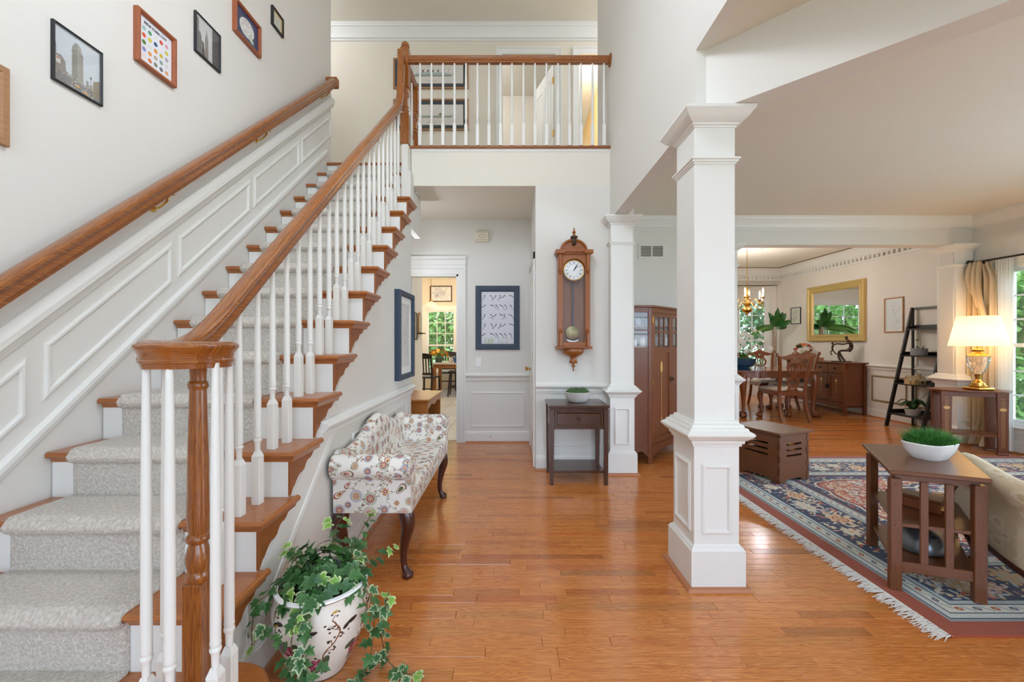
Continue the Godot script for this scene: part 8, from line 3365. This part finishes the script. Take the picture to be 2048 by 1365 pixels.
	for i in 60:
		var a := rng.randf() * TAU
		var el := rng.randf_range(0.0, 1.5)
		var dir := Vector3(cos(a) * cos(el), sin(el), sin(a) * cos(el))
		var o := obj("blossom", pmesh, yc[rng.randi() % 4], fl)
		o.transform = Transform3D(Basis(Quaternion(Vector3.UP, dir)).scaled(Vector3.ONE * 0.055), Vector3(0, 0.15, 0) + dir * Vector3(0.23, 0.15, 0.2))
	var cup := thing("blue_mug", "small blue mug on the kitchen table", "mug", P(-1.28, 0.755, 9.62))
	b = MB.new()
	b.lathe([Vector2(0, 0), Vector2(0.06, 0), Vector2(0.062, 0.12), Vector2(0.056, 0.12), Vector2(0.054, 0.01), Vector2(0, 0.01)], 20)
	obj("body", b, mat(Color("3a5a9a"), 0.2), cup, 40.0)
	b = MB.new()
	b.tube(spline([Vector3(0.06, 0.1, 0), Vector3(0.1, 0.09, 0), Vector3(0.1, 0.04, 0), Vector3(0.06, 0.03, 0)], 4), 0.007, 6, false, Vector3(0, 0, 1))
	obj("handle", b, mat(Color("3a5a9a"), 0.2), cup, 40.0)
	var jr := thing("cream_jar", "small cream jar with dark sprigs on the kitchen table", "jar", P(-1.42, 0.755, 9.72))
	b = MB.new()
	b.lathe([Vector2(0, 0), Vector2(0.045, 0), Vector2(0.06, 0.05), Vector2(0.04, 0.1), Vector2(0.045, 0.12), Vector2(0, 0.12)], 18)
	obj("body", b, mat(Color("e2d6c4"), 0.3), jr, 40.0)
	for k in 6:
		b = MB.new()
		b.tube([Vector3(0, 0.11, 0), Vector3(0.05 * cos(k), 0.22, 0.05 * sin(k))], [0.004, 0.012], 5)
		obj("sprig", b, mat(Color("5a3a3a"), 0.7), jr, 40.0)
	# pendant
	var at := P(-1.9, 0, 9.8)
	var pd := thing("pendant_lamp", "white glass schoolhouse pendant lamp in the kitchen", "lamp", at)
	b = MB.new()
	b.tube([Vector3(0, 2.2, 0), Vector3(0, 2.87, 0)], 0.006, 6)
	obj("cord", b, M.brass, pd, 40.0)
	b = MB.new()
	b.lathe([Vector2(0.03, 2.17), Vector2(0.05, 2.18), Vector2(0.05, 2.21), Vector2(0.02, 2.23), Vector2(0, 2.235)], 18)
	obj("holder", b, M.brass, pd, 40.0)
	b = MB.new()
	var gp := [[0.0, 1.93], [0.06, 1.935], [0.13, 1.96], [0.165, 2.01], [0.165, 2.05], [0.14, 2.1], [0.09, 2.14], [0.055, 2.155], [0.05, 2.18], [0.0, 2.18]]
	b.lathe(gp.map(func(q): return Vector2(q[0], q[1])), 32)
	var gm := mat(Color("fbf3e2"), 0.4)
	gm.emission_enabled = true
	gm.emission = Color("ffe6bc")
	gm.emission_energy_multiplier = 0.8
	obj("globe", b, gm, pd, 50.0)
	var li := OmniLight3D.new()
	li.name = "pendant_lamp_glow"
	li.light_color = Color("ffe2b8")
	li.light_energy = PENDANT_E
	li.light_size = 0.14
	li.omni_range = 14.0
	li.omni_attenuation = 2.0
	li.shadow_enabled = true
	li.position = at + Vector3(0, 2.05, 0)
	add_child(li)

func build_dining():
	build_table()
	var c := dining_chair("carved dining chair at the near side of the table, its back turned to the viewer")
	c.scale = Vector3(1.08, 1.09, 1.05)
	c.position = P(4.36, 0, 6.72)
	c.rotation_degrees.y = 180.0
	copy_of(c, P(3.26, 0, 6.85), 180.0, "carved dining chair at the near side of the table, half hidden by the column")
	copy_of(c, P(4.9, 0, 8.0), -4.0, "carved dining chair on the far side behind the blue orchid bowl")
	copy_of(c, P(4.97, 0, 7.45), -88.0, "carved dining chair at the right end of the table before the sideboard")
	build_orchid()
	build_chandelier()
	build_sideboard()
	build_palm()
	build_ladder()
	build_kitchen()

# ------------------------------------------------------------------ pictures
func art_tower() -> Art:
	# a tall wedge-shaped building over a busy street
	var a := Art.new(400, 520, Color("cdd3d6"))
	rng.seed = 21
	a.poly([Vector2(0, 150), Vector2(20, 170), Vector2(30, 520), Vector2(0, 520)], Color("7d756e"))
	a.poly([Vector2(10, 270), Vector2(60, 260), Vector2(95, 300), Vector2(105, 430), Vector2(10, 430)], Color("8d8478"))
	a.rect(20, 290, 36, 60, Color("d8d4cc"))
	a.rect(24, 296, 28, 12, Color("b0483c"))
	a.poly([Vector2(150, 120), Vector2(175, 62), Vector2(200, 50), Vector2(225, 70), Vector2(248, 150), Vector2(250, 430), Vector2(150, 430)], Color("8f8a80"))
	a.poly([Vector2(200, 50), Vector2(225, 70), Vector2(248, 150), Vector2(250, 430), Vector2(205, 430)], Color("a39c90"))
	for y in range(140, 400, 15):
		for x in [160, 174, 188, 212, 226, 238]:
			a.rect(x, y, 5, 8, Color("5f5b55"))
	a.poly([Vector2(146, 150), Vector2(200, 118), Vector2(252, 158), Vector2(252, 166), Vector2(200, 128), Vector2(146, 160)], Color("77726a"))
	for k in 14:
		var x := 100 + k * 22
		var h := rng.randf_range(30, 110)
		a.rect(x, 430 - h * (0.4 if x < 260 else 0.9), 20, h + 20, Color("8a847a").lerp(Color("a8a296"), rng.randf()))
	a.rect(0, 425, 400, 95, Color("7e7a76"))
	for k in 60:
		a.rect(rng.randf() * 400, rng.randf_range(405, 500), rng.randf_range(4, 18), rng.randf_range(3, 10), [Color("2e2c2c"), Color("b9b2aa"), Color("d8a860"), Color("4a4644"), Color("e4e0da")][rng.randi() % 5])
	for q in [[200, 470], [270, 490]]:
		a.ell(q[0], q[1], 26, 9, 0, Color("d99a4e"))
		a.ell(q[0], q[1] - 8, 15, 7, 0, Color("d9a868"))
	a.line(Vector2(318, 300), Vector2(318, 490), 3, Color("3a3a3a"))
	a.rect(312, 296, 14, 26, Color("3a3a3a"))
	a.poly([Vector2(340, 330), Vector2(400, 290), Vector2(400, 480), Vector2(340, 470)], Color("8a7a62"))
	return a

func art_dots() -> Art:
	var a := Art.new(400, 480, Color("e6e6ea"))
	var cols := ["9fc4c0", "4c9a66", "e2e6da", "d84a3c", "d99aa0", "e4582e", "cfc23a", "2c4a80", "ece6e6", "c9c03a", "4c7a2a", "dfe2d6", "e8943a", "c8b83a", "a9a6b2", "8a88bc", "e89a4a", "bca88c", "8fa09a", "d9d6d2", "f0dcd0", "e07a3c", "7a8266", "6a7076", "e0a068"]
	for k in 25:
		var r := k / 5
		var c := k % 5
		a.ell(62 + c * 69, 118 + r * 74 + (c % 2) * 4, 23, 23, 0, Color(cols[k]), 22)
	return a

func art_bw() -> Art:
	var a := Art.new(300, 420, Color("cfcdc9"))
	rng.seed = 9
	a.poly([Vector2(0, 170), Vector2(60, 160), Vector2(75, 220), Vector2(80, 420), Vector2(0, 420)], Color("57534f"))
	a.poly([Vector2(20, 20), Vector2(44, 30), Vector2(44, 170), Vector2(20, 165)], Color("6f6b66"))
	a.poly([Vector2(118, 420), Vector2(118, 190), Vector2(132, 130), Vector2(140, 60), Vector2(148, 130), Vector2(162, 190), Vector2(162, 420)], Color("827c76"))
	a.poly([Vector2(80, 240), Vector2(105, 250), Vector2(120, 420), Vector2(80, 420)], Color("3e3b39"))
	a.rect(212, 0, 88, 420, Color("3c3a39"))
	for k in 240:
		a.rect(rng.randf() * 78, rng.randf_range(175, 410), 4, 6, Color("8f8a84") if k % 2 == 0 else Color("3a3735"))
		a.rect(214 + rng.randf() * 80, rng.randf() * 410, 4, 8, Color("77726d") if k % 3 == 0 else Color("2a2928"))
	for k in 30:
		a.rect(rng.randf_range(85, 205), rng.randf_range(380, 415), 8, 5, Color("4a4644"))
	return a

func art_peony() -> Art:
	var a := Art.new(300, 380, Color("3c4468"))
	rng.seed = 17
	a.ell(150, 190, 96, 130, 0.2, Color("dfe3da"), 30)
	a.ell(205, 290, 46, 30, 0.9, Color("bcd0ae"))
	for k in 120:
		var t := rng.randf() * TAU
		var r := sqrt(rng.randf())
		var p := Vector2(150 + cos(t) * r * 78, 190 + sin(t) * r * 108)
		a.arc(p.x, p.y, rng.randf_range(8, 20), t, t + 2.2, 2.5, [Color("b06a86"), Color("e8dede"), Color("8a5a78"), Color("cfa8b4")][k % 4], 6)
	return a

func art_birds() -> Art:
	var a := Art.new(520, 820, Color("d6d4da"))
	var rows := [[0, 1, 2, 0, 3, 4], [3, 4, 5, 6, 5, 1], [0, 5, 3, 4, 0, 6], [0, 1, 2, 0, 3, 4], [3, 4, 5, 6, 5, 1]]
	var xs := [50, 150, 230, 300, 370, 455]
	for r in 5:
		for k in 6:
			var kind: int = rows[r][k]
			var p := Vector2(xs[k] + (r % 2) * 6, 62 + r * 150)
			var ink := Color("2b2a2c")
			var brown := Color("8a5a4a")
			var lean := Vector2(-26, 62)
			if kind == 3:
				lean = Vector2(-78, 40)
			elif kind == 4:
				lean = Vector2(72, 40)
			elif kind == 5 or kind == 1:
				lean = Vector2(30, 60)
			elif kind == 6:
				lean = Vector2(54, 56)
			elif kind == 2:
				lean = Vector2(-50, 56)
			var s := lean.normalized().orthogonal()
			a.poly([p + s * 9 - lean * 0.05, p + lean * 0.5 + s * 13, p + lean, p + lean * 0.5 - s * 9, p - s * 8], Color("e4e2e4"))
			a.poly([p + s * 10, p + lean * 0.45 + s * 14, p + lean * 1.12 + s * 2, p + lean * 0.6 + s * 2, p + s * 1], ink)
			a.disc(p.x, p.y, 10, ink)
			a.disc(p.x - lean.normalized().x * 2, p.y + 5, 5, brown if k % 2 == 0 else Color("a8483c"))
			a.line(p + lean * 0.9, p + lean * 1.3 + s * 6, 3.5, ink)
			a.line(p + lean * 0.9, p + lean * 1.3 - s * 6, 3.5, ink)
	rng.seed = 4
	for k in 40:
		var x := rng.randf_range(40, 200) if k < 26 else rng.randf_range(270, 430)
		a.line(Vector2(x, 815), Vector2(x - 14 + rng.randf() * 20, 815 - rng.randf_range(30, 95)), 4, [Color("a9b87a"), Color("7f8f5c"), Color("c4cc96")][k % 3])
	return a

func art_ship(lower: bool) -> Art:
	var a := Art.new(900, 300, Color("d9d3c8"))
	var g := Color("8fa094")
	var y := 165.0
	a.poly([Vector2(130, y), Vector2(760, y - 6), Vector2(735, y + 20), Vector2(160, y + 24)], g)
	a.rect(150, y + 20, 580, 5, Color("7a4a3a"))
	if lower:
		a.rect(560, y - 40, 50, 36, Color("9c8a70"))
		a.line(Vector2(585, y - 60), Vector2(585, y - 10), 4, Color("6a5a48"))
		a.rect(180, y - 6, 540, 5, Color("a9a68c"))
	else:
		a.rect(230, y - 24, 460, 24, Color("a9b4aa"))
		a.rect(290, y - 40, 340, 18, Color("b6beb4"))
		for x in [330, 400, 470, 540]:
			a.rect(x, y - 74, 18, 36, Color("4a4e4c"))
		for x in [200, 690]:
			a.line(Vector2(x, y - 100), Vector2(x, y), 3, Color("6a6e6a"))
	for k in 6:
		a.rect(400 + k * 22, 255, 12, 5, Color("6a6a66"))
	return a

func art_lines(seed_: int, bg: String, ink: String, n: int) -> Art:
	var a := Art.new(256, 340, Color(bg))
	rng.seed = seed_
	for k in n:
		var p := Vector2(rng.randf_range(50, 200), rng.randf_range(50, 290))
		var pts := [p]
		var ang := rng.randf() * TAU
		for i in 8:
			ang += rng.randfn(0, 0.5)
			p += Vector2(cos(ang), sin(ang)) * 14
			pts.append(p)
		a.curve(pts, 2.5, Color(ink).lerp(Color(bg), rng.randf() * 0.6))
	return a

func build_pictures():
	# stair wall pictures; the wall faces +x
	framed("picture_tower", "black framed photograph of a wedge-shaped tower on the stair wall", 0.216, 0.256, P(XL, 2.503, 1.885), 90.0, M.black, 0.008, 0.016, print_mat(art_tower()), 0.0, null, "", true)
	var fr := wood("7a3a20", "b8683c", 71, 0.4, 1.0, 5.0, 0.2)
	var dots := framed("picture_dots", "brown framed poster of coloured dots headed NEW YORK CITY", 0.25, 0.282, P(XL, 2.86, 2.29), 90.0, fr, 0.02, 0.03, print_mat(art_dots()))
	var tm := TextMesh.new()
	tm.text = "NEW YORK CITY"
	var sf := SystemFont.new()
	sf.font_names = PackedStringArray(["Droid Sans"])
	sf.font_weight = 700
	tm.font = sf
	tm.font_size = 16
	tm.pixel_size = 0.0012
	tm.depth = 0.0006
	var tx := obj("lettering", tm, M.black, dots)
	tx.position = Vector3(0, 0.094, 0.0115)
	framed("picture_skyline", "black framed black-and-white city photograph on the stair wall", 0.222, 0.25, P(XL, 3.177, 2.687), 90.0, M.black, 0.008, 0.018, print_mat(art_bw()), 0.0, null, "", true)
	framed("picture_peony", "brown framed white peony on navy blue on the stair wall", 0.3, 0.238, P(XL, 3.562, 3.08), 90.0, fr, 0.02, 0.03, print_mat(art_peony()))
	framed("picture_sketch", "small black framed green sketch at the top of the stair wall", 0.164, 0.156, P(XL, 3.92, 3.481), 90.0, M.black, 0.016, 0.022, print_mat(art_lines(3, "cfd0c0", "6a7a5a", 14)), 0.006, M.inlay)
	framed("picture_ochre", "light wooden framed picture cut by the left edge of the photo", 0.26, 0.303, P(XL, 2.16, 1.49), 90.0, M.light_wood, 0.035, 0.02, print_mat(art_lines(5, "e2dccb", "8a6a4a", 10)), 0.02, M.paper)
	# hall
	framed("picture_birds", "navy framed print with rows of small birds in the hallway", 0.545, 0.79, P(-0.178, 1.545, DH), 0.0, M.navy, 0.072, 0.03, print_mat(art_birds()))
	framed("picture_dark", "large dark framed print seen edge-on under the stairs", 0.5, 0.75, P(XS, 1.305, 3.64), 90.0, M.navy, 0.045, 0.05, print_mat(art_lines(6, "d9d4cc", "8a8f92", 12)), 0.06, M.paper)
	framed("picture_red_figure", "small brown framed print on the kitchen passage wall", 0.14, 0.36, P(-1.26, 1.45, 5.42), 90.0, M.mahogany_dark, 0.016, 0.02, print_mat(art_lines(8, "e4d8c8", "7a3a34", 8)))
	var sh := thing("wall_niche_shelf", "little arched wall shelf with a green panel in the kitchen passage", "shelf", P(-1.26, 1.37, 5.66), 90.0)
	var b := MB.new()
	var arch := PackedVector2Array([Vector2(-0.06, 0), Vector2(0.06, 0)])
	for k in 13:
		var a := PI * k / 12.0
		arch.push_back(Vector2(0.06 * cos(a), 0.2 + 0.07 * sin(a)))
	b.prism(arch, 0, 0.012)
	obj("panel", b, mat(Color("b9c4a2"), 0.5), sh, 0.0)
	b = MB.new()
	var way := []
	for q in arch.slice(1):
		way.append(Vector3(q.x, q.y, 0.008))
	way.append(Vector3(-0.06, 0, 0.008))
	b.tube(way, 0.01, 6, false, Vector3(0, 0, 1))
	obj("frame", b, M.honey, sh, 40.0)
	b = MB.new()
	b.box(Vector3(-0.1, -0.02, 0), Vector3(0.1, 0.0, 0.07), 0.003)
	obj("ledge", b, M.mahogany_dark, sh, 0.0)
	framed("picture_blue", "brown framed blue and white print above the kitchen window", 0.58, 0.42, P(-1.87, 2.5, 11.0), 0.0, M.mahogany_dark, 0.025, 0.025, print_mat(art_lines(11, "e6e4e2", "4a5a8a", 60)))
	# upstairs
	framed("picture_ship", "framed long print of a steamship, upper of the pair in the upstairs hall", 1.04, 0.425, P(-1.12, 4.955, D2), 0.0, M.light_wood, 0.024, 0.026, print_mat(art_ship(false)), 0.05, mat(Color("4a4a4c"), 0.8))
	framed("picture_barge", "framed long print of a flat ship, lower of the pair in the upstairs hall", 1.04, 0.435, P(-1.12, 4.385, D2), 0.0, M.light_wood, 0.024, 0.026, print_mat(art_ship(true)), 0.05, mat(Color("4a4a4c"), 0.8))
	framed("picture_map", "small brown framed map in the upstairs bedroom", 0.3, 0.44, P(0.3, 4.12, D2 + 1.6), 0.0, M.mahogany_dark, 0.02, 0.02, print_mat(art_lines(12, "d6cdb8", "7a7a6a", 26)))
	# dining room
	framed("picture_sketch_dark", "small black framed ink sketch beside the gold mirror", 0.3, 0.35, P(XD, 1.79, 8.815), -90.0, M.black, 0.016, 0.02, print_mat(art_lines(13, "dcdacd", "4a4a44", 30)), 0.02, M.paper)
	var cert := framed("picture_certificate", "light wooden framed document beside the ladder shelf", 0.33, 0.55, P(XD, 1.665, 6.55), -90.0, M.light_wood, 0.02, 0.02, print_mat(art_lines(14, "dfe3e4", "9aa4ac", 20)), 0.015, M.paper)
	cert.set_meta("label", "light wooden framed document beside the ladder shelf")
	# upstairs door ajar
	var d := Node3D.new()
	d.name = "door_2"
	add_child(d)
	tag(d, "white panelled bedroom door standing ajar upstairs", "", "", "structure")
	d.position = P(0.585, F2, D2 + 0.12)
	d.rotation_degrees.y = -72.0
	b = MB.new()
	b.box(Vector3(-0.72, 0.01, -0.035), Vector3(0, 2.04, 0), 0.002)
	obj("leaf", b, M.trim, d, 0.0)
	for q in [[0.2, 0.85], [1.0, 1.85]]:
		for x in [-0.52, -0.2]:
			panel([Vector3(x + 0.11, q[0], 0), Vector3(x + 0.11, q[1], 0), Vector3(x - 0.11, q[1], 0), Vector3(x - 0.11, q[0], 0)], Vector3(0, 0, 1), 0.024, 0.008, d)
	for y in [0.3, 1.0, 1.75]:
		b = MB.new()
		b.box(Vector3(-0.03, y, -0.002), Vector3(0.012, y + 0.09, 0.008), 0.001)
		obj("hinge", b, M.brass, d, 0.0)
	var ol := thing("wall_outlet", "white outlet plate at the right end of the balcony", "outlet", P(XR, F2 + 0.12, 4.35), -90.0)
	b = MB.new()
	b.box(Vector3(-0.035, -0.058, 0), Vector3(0.035, 0.058, 0.006), 0.003)
	obj("plate", b, M.white, ol, 0.0)

# ------------------------------------------------------------------ front of the house and outdoors
func build_front():
	window(3.4, 2.0, 6, 2, 2, P(3.45, 0.45, DF), 180.0, "wide front window of the living room")
	window(2.2, 2.0, 4, 2, 2, P(-0.45, 3.1, DF), 180.0, "tall upper window over the entrance")
	window(0.88, 1.82, 2, 3, 3, P(XV, 0.3, 4.39), -90.0, "tall white living room window beside the curtain")
	window(2.6, 1.82, 4, 3, 3, P(XV, 0.3, 1.6), -90.0, "wide white living room side window")
	window(0.56, 2.0, 2, 2, 2, P(1.14, F2 + 0.3, D2 + 3.0), 0.0, "window of the bright upstairs room")
	var t := Node3D.new()
	t.name = "door_3"
	add_child(t)
	t.position = P(0, 0, DF)
	t.rotation_degrees.y = 180.0
	tag(t, "white entrance door with glass side lights and transom", "", "", "structure")
	var b := MB.new()
	b.box(Vector3(-0.46, 0.02, -0.1), Vector3(0.46, 2.05, -0.055), 0.003)
	obj("leaf", b, M.trim, t, 0.0)
	b = MB.new()
	for x in [-1.2, -0.5, 0.46, 1.16]:
		b.box(Vector3(x, 0, -0.14), Vector3(x + 0.04, 2.6, 0.0))
	b.box(Vector3(-1.2, 2.05, -0.14), Vector3(1.2, 2.12, 0.0))
	b.box(Vector3(-1.2, 2.56, -0.14), Vector3(1.2, 2.6, 0.0))
	b.box(Vector3(-1.2, 0.0, -0.14), Vector3(-0.46, 0.3, -0.06))
	b.box(Vector3(0.46, 0.0, -0.14), Vector3(1.2, 0.3, -0.06))
	obj("frame", b, M.trim, t, 0.0)
	for q in [[-1.16, -0.5, 0.3, 2.05], [0.5, 1.16, 0.3, 2.05], [-1.16, 1.16, 2.12, 2.56]]:
		b = MB.new()
		b.quad_uv(Vector3(q[0], q[2], -0.08), Vector3(q[1], q[2], -0.08), Vector3(q[1], q[3], -0.08), Vector3(q[0], q[3], -0.08))
		obj("pane", b, M.glass, t, 0.0)
	# foyer chandelier, above and behind the viewer
	var at := P(-0.45, -0.95, 1.6)
	var c := thing("foyer_lantern", "round white glass lantern hanging high in the foyer", "lamp", at)
	b = MB.new()
	b.tube([Vector3(0, 4.75, 0), Vector3(0, C2 + 0.95, 0)], 0.008, 6)
	obj("stem", b, M.brass, c, 40.0)
	b = MB.new()
	b.lathe([Vector2(0, 4.36), Vector2(0.1, 4.38), Vector2(0.18, 4.46), Vector2(0.2, 4.56), Vector2(0.17, 4.66), Vector2(0.1, 4.73), Vector2(0, 4.75)], 28)
	var gm := mat(Color("fbf6ea"), 0.4)
	gm.emission_enabled = true
	gm.emission = Color("fff0d8")
	gm.emission_energy_multiplier = 2.0
	obj("globe", b, gm, c, 50.0)
	var li := OmniLight3D.new()
	li.name = "foyer_lantern_glow"
	li.light_color = Color("e2ecff")
	li.light_energy = FOYER_E
	li.light_size = 0.18
	li.omni_range = 20.0
	li.omni_attenuation = 2.0
	li.shadow_enabled = true
	li.position = at + Vector3(0, 4.56, 0)
	add_child(li)

func flush_lamp(called: String, label: String, at: Vector3, e: float):
	var t := thing(called, label, "lamp", at)
	var b := MB.new()
	b.lathe([Vector2(0, -0.11), Vector2(0.08, -0.1), Vector2(0.13, -0.07), Vector2(0.15, -0.02), Vector2(0, -0.02)], 24)
	var gm := mat(Color("fbf6ea"), 0.4)
	gm.emission_enabled = true
	gm.emission = Color("eef2ff")
	gm.emission_energy_multiplier = 2.0
	obj("globe", b, gm, t, 50.0)
	b = MB.new()
	b.lathe([Vector2(0, -0.025), Vector2(0.16, -0.025), Vector2(0.16, 0.0), Vector2(0, 0.0)], 24)
	obj("rim", b, M.brass, t, 40.0)
	var li := OmniLight3D.new()
	li.name = "ceiling_lamp_glow"
	li.light_color = Color("e6eeff")
	li.light_energy = e
	li.light_size = 0.1
	li.omni_range = 14.0
	li.omni_attenuation = 2.0
	li.shadow_enabled = true
	li.position = at + Vector3(0, -0.17, 0)
	add_child(li, true)

func leaf_cloud(parent: Node, c: Vector3, r: Vector3, n: int, size: float, tones: Array):
	var lf := MB.new()
	lf.poly_out([Vector3.ZERO, Vector3(0.3, 0.05, 0.5), Vector3(0, 0, 1), Vector3(-0.3, 0.05, 0.5)], Vector3.UP)
	var mm := MultiMesh.new()
	mm.transform_format = MultiMesh.TRANSFORM_3D
	mm.use_colors = true
	mm.mesh = lf.commit(0.0)
	mm.instance_count = n
	var clumps := []
	for k in 40:
		var d := Vector3(rng.randfn(0, 1), rng.randfn(0, 1), rng.randfn(0, 1)).normalized() * pow(rng.randf(), 0.4)
		clumps.append(d * r * 0.85)
	for i in n:
		var p: Vector3 = clumps[rng.randi() % clumps.size()] + Vector3(rng.randfn(0, 1), rng.randfn(0, 1), rng.randfn(0, 1)) * r * 0.16
		var q := Basis(Vector3(rng.randfn(0, 1), rng.randfn(0, 1), rng.randfn(0, 1)).normalized(), rng.randf() * TAU)
		mm.set_instance_transform(i, Transform3D(q.scaled(Vector3.ONE * size * rng.randf_range(0.6, 1.3)), c + p))
		var col: Color = tones[rng.randi() % tones.size()]
		mm.set_instance_color(i, col)
	var o := MultiMeshInstance3D.new()
	o.name = "foliage"
	o.multimesh = mm
	var m := mat(Color.WHITE, 0.6)
	m.vertex_color_use_as_albedo = true
	m.backlight_enabled = true
	m.backlight = Color(0.55, 0.6, 0.4)
	o.material_override = m
	parent.add_child(o, true)
	o.set_meta("kind", "stuff")

func tree(called: String, label: String, at: Vector3, h: float, r: Vector3, n: int, size: float, tones: Array, group: String):
	var t := thing(called, label, "tree" if h > 2.2 else "shrub", at, 0.0, group)
	var b := MB.new()
	b.tube(spline([Vector3(0, -0.05, 0), Vector3(0.05, h * 0.4, 0.03), Vector3(-0.03, h, 0)], 4), h * 0.02 + 0.03, 8)
	for k in 5:
		var a := k * 1.3
		b.tube([Vector3(0, h * (0.4 + 0.1 * k), 0), Vector3(cos(a) * r.x * 0.6, h * (0.55 + 0.1 * k), sin(a) * r.z * 0.6)], [0.03, 0.012], 6)
	obj("trunk", b, M.bark, t, 60.0, 1)
	leaf_cloud(t, Vector3(0, h, 0), r, n, size, tones)

func build_outside():
	flush_lamp("upper_ceiling_lamp", "round white glass ceiling lamp of the upstairs hall", P(-2.9, C2, 5.05), 0.8)
	flush_lamp("side_ceiling_lamp", "round white glass ceiling lamp at the right end of the upstairs hall", P(2.1, C2, 5.1), 1.2)
	flush_lamp("kitchen_ceiling_lamp", "round white glass ceiling lamp of the kitchen", P(0.6, 2.88, 7.4), 3.5)
	flush_lamp("bath_ceiling_lamp", "round white glass ceiling lamp of the bright upstairs room", P(1.08, C2, 6.16), 3.5)
	flush_lamp("bedroom_ceiling_lamp", "round white glass ceiling lamp of the upstairs bedroom", P(-0.7, C2, 6.4), 0.9)
	var b := MB.new()
	b.box(Vector3(-60, -0.5, -70), Vector3(60, -0.3, 60))
	structure("floor_lawn", b, M.lawn, "green lawn around the house")
	rng.seed = 900
	var bright := [Color(0.24, 0.46, 0.1), Color(0.34, 0.58, 0.16), Color(0.16, 0.34, 0.07), Color(0.46, 0.64, 0.26)]
	var deep := [Color(0.05, 0.13, 0.04), Color(0.09, 0.2, 0.06), Color(0.16, 0.28, 0.1), Color(0.3, 0.4, 0.24)]
	var g := "trees beyond the windows"
	tree("garden_tree", "bright green tree behind the kitchen window", P(-2.6, -0.3, 15.5), 2.4, Vector3(1.9, 2.1, 1.2), 5200, 0.2, bright, g)
	tree("garden_tree", "second bright tree at the left of the kitchen window", P(-4.6, -0.3, 17.0), 2.6, Vector3(2.4, 2.6, 1.2), 4200, 0.22, bright, g)
	tree("garden_tree", "tree at the right beyond the kitchen", P(0.4, -0.3, 17.0), 2.6, Vector3(2.4, 2.6, 1.2), 3600, 0.22, bright, g)
	tree("garden_tree", "leafy tree reflected in the dining room mirror", P(3.6, -0.3, 15.0), 2.6, Vector3(2.3, 2.6, 1.3), 4600, 0.2, bright, g)
	tree("garden_tree", "tall leafy tree left of the dining bay", P(0.9, -0.3, 13.8), 2.6, Vector3(2.3, 2.7, 1.4), 4200, 0.2, bright, g)
	tree("garden_tree", "dark glossy tree close to the right side of the dining bay", P(8.0, -0.3, 12.2), 2.2, Vector3(1.7, 2.2, 1.5), 5200, 0.16, deep, g)
	tree("garden_tree", "dark tree further behind the dining bay", P(6.6, -0.3, 14.6), 2.6, Vector3(2.2, 2.6, 1.4), 4200, 0.2, deep, g)
	tree("garden_shrub", "tall leafy shrub outside the living room window", P(7.5, -0.3, 5.7), 1.5, Vector3(1.1, 1.9, 1.5), 6500, 0.16, bright, "shrubs outside the right wall")
	tree("garden_shrub", "broad leafy shrub further along the right wall", P(7.6, -0.3, 2.0), 1.5, Vector3(1.0, 1.6, 1.4), 3000, 0.16, bright, "shrubs outside the right wall")
	tree("garden_tree", "pale green tree far beyond the right wall", P(11.0, -0.3, 8.4), 2.8, Vector3(2.6, 2.8, 3.0), 4200, 0.26, bright, g)
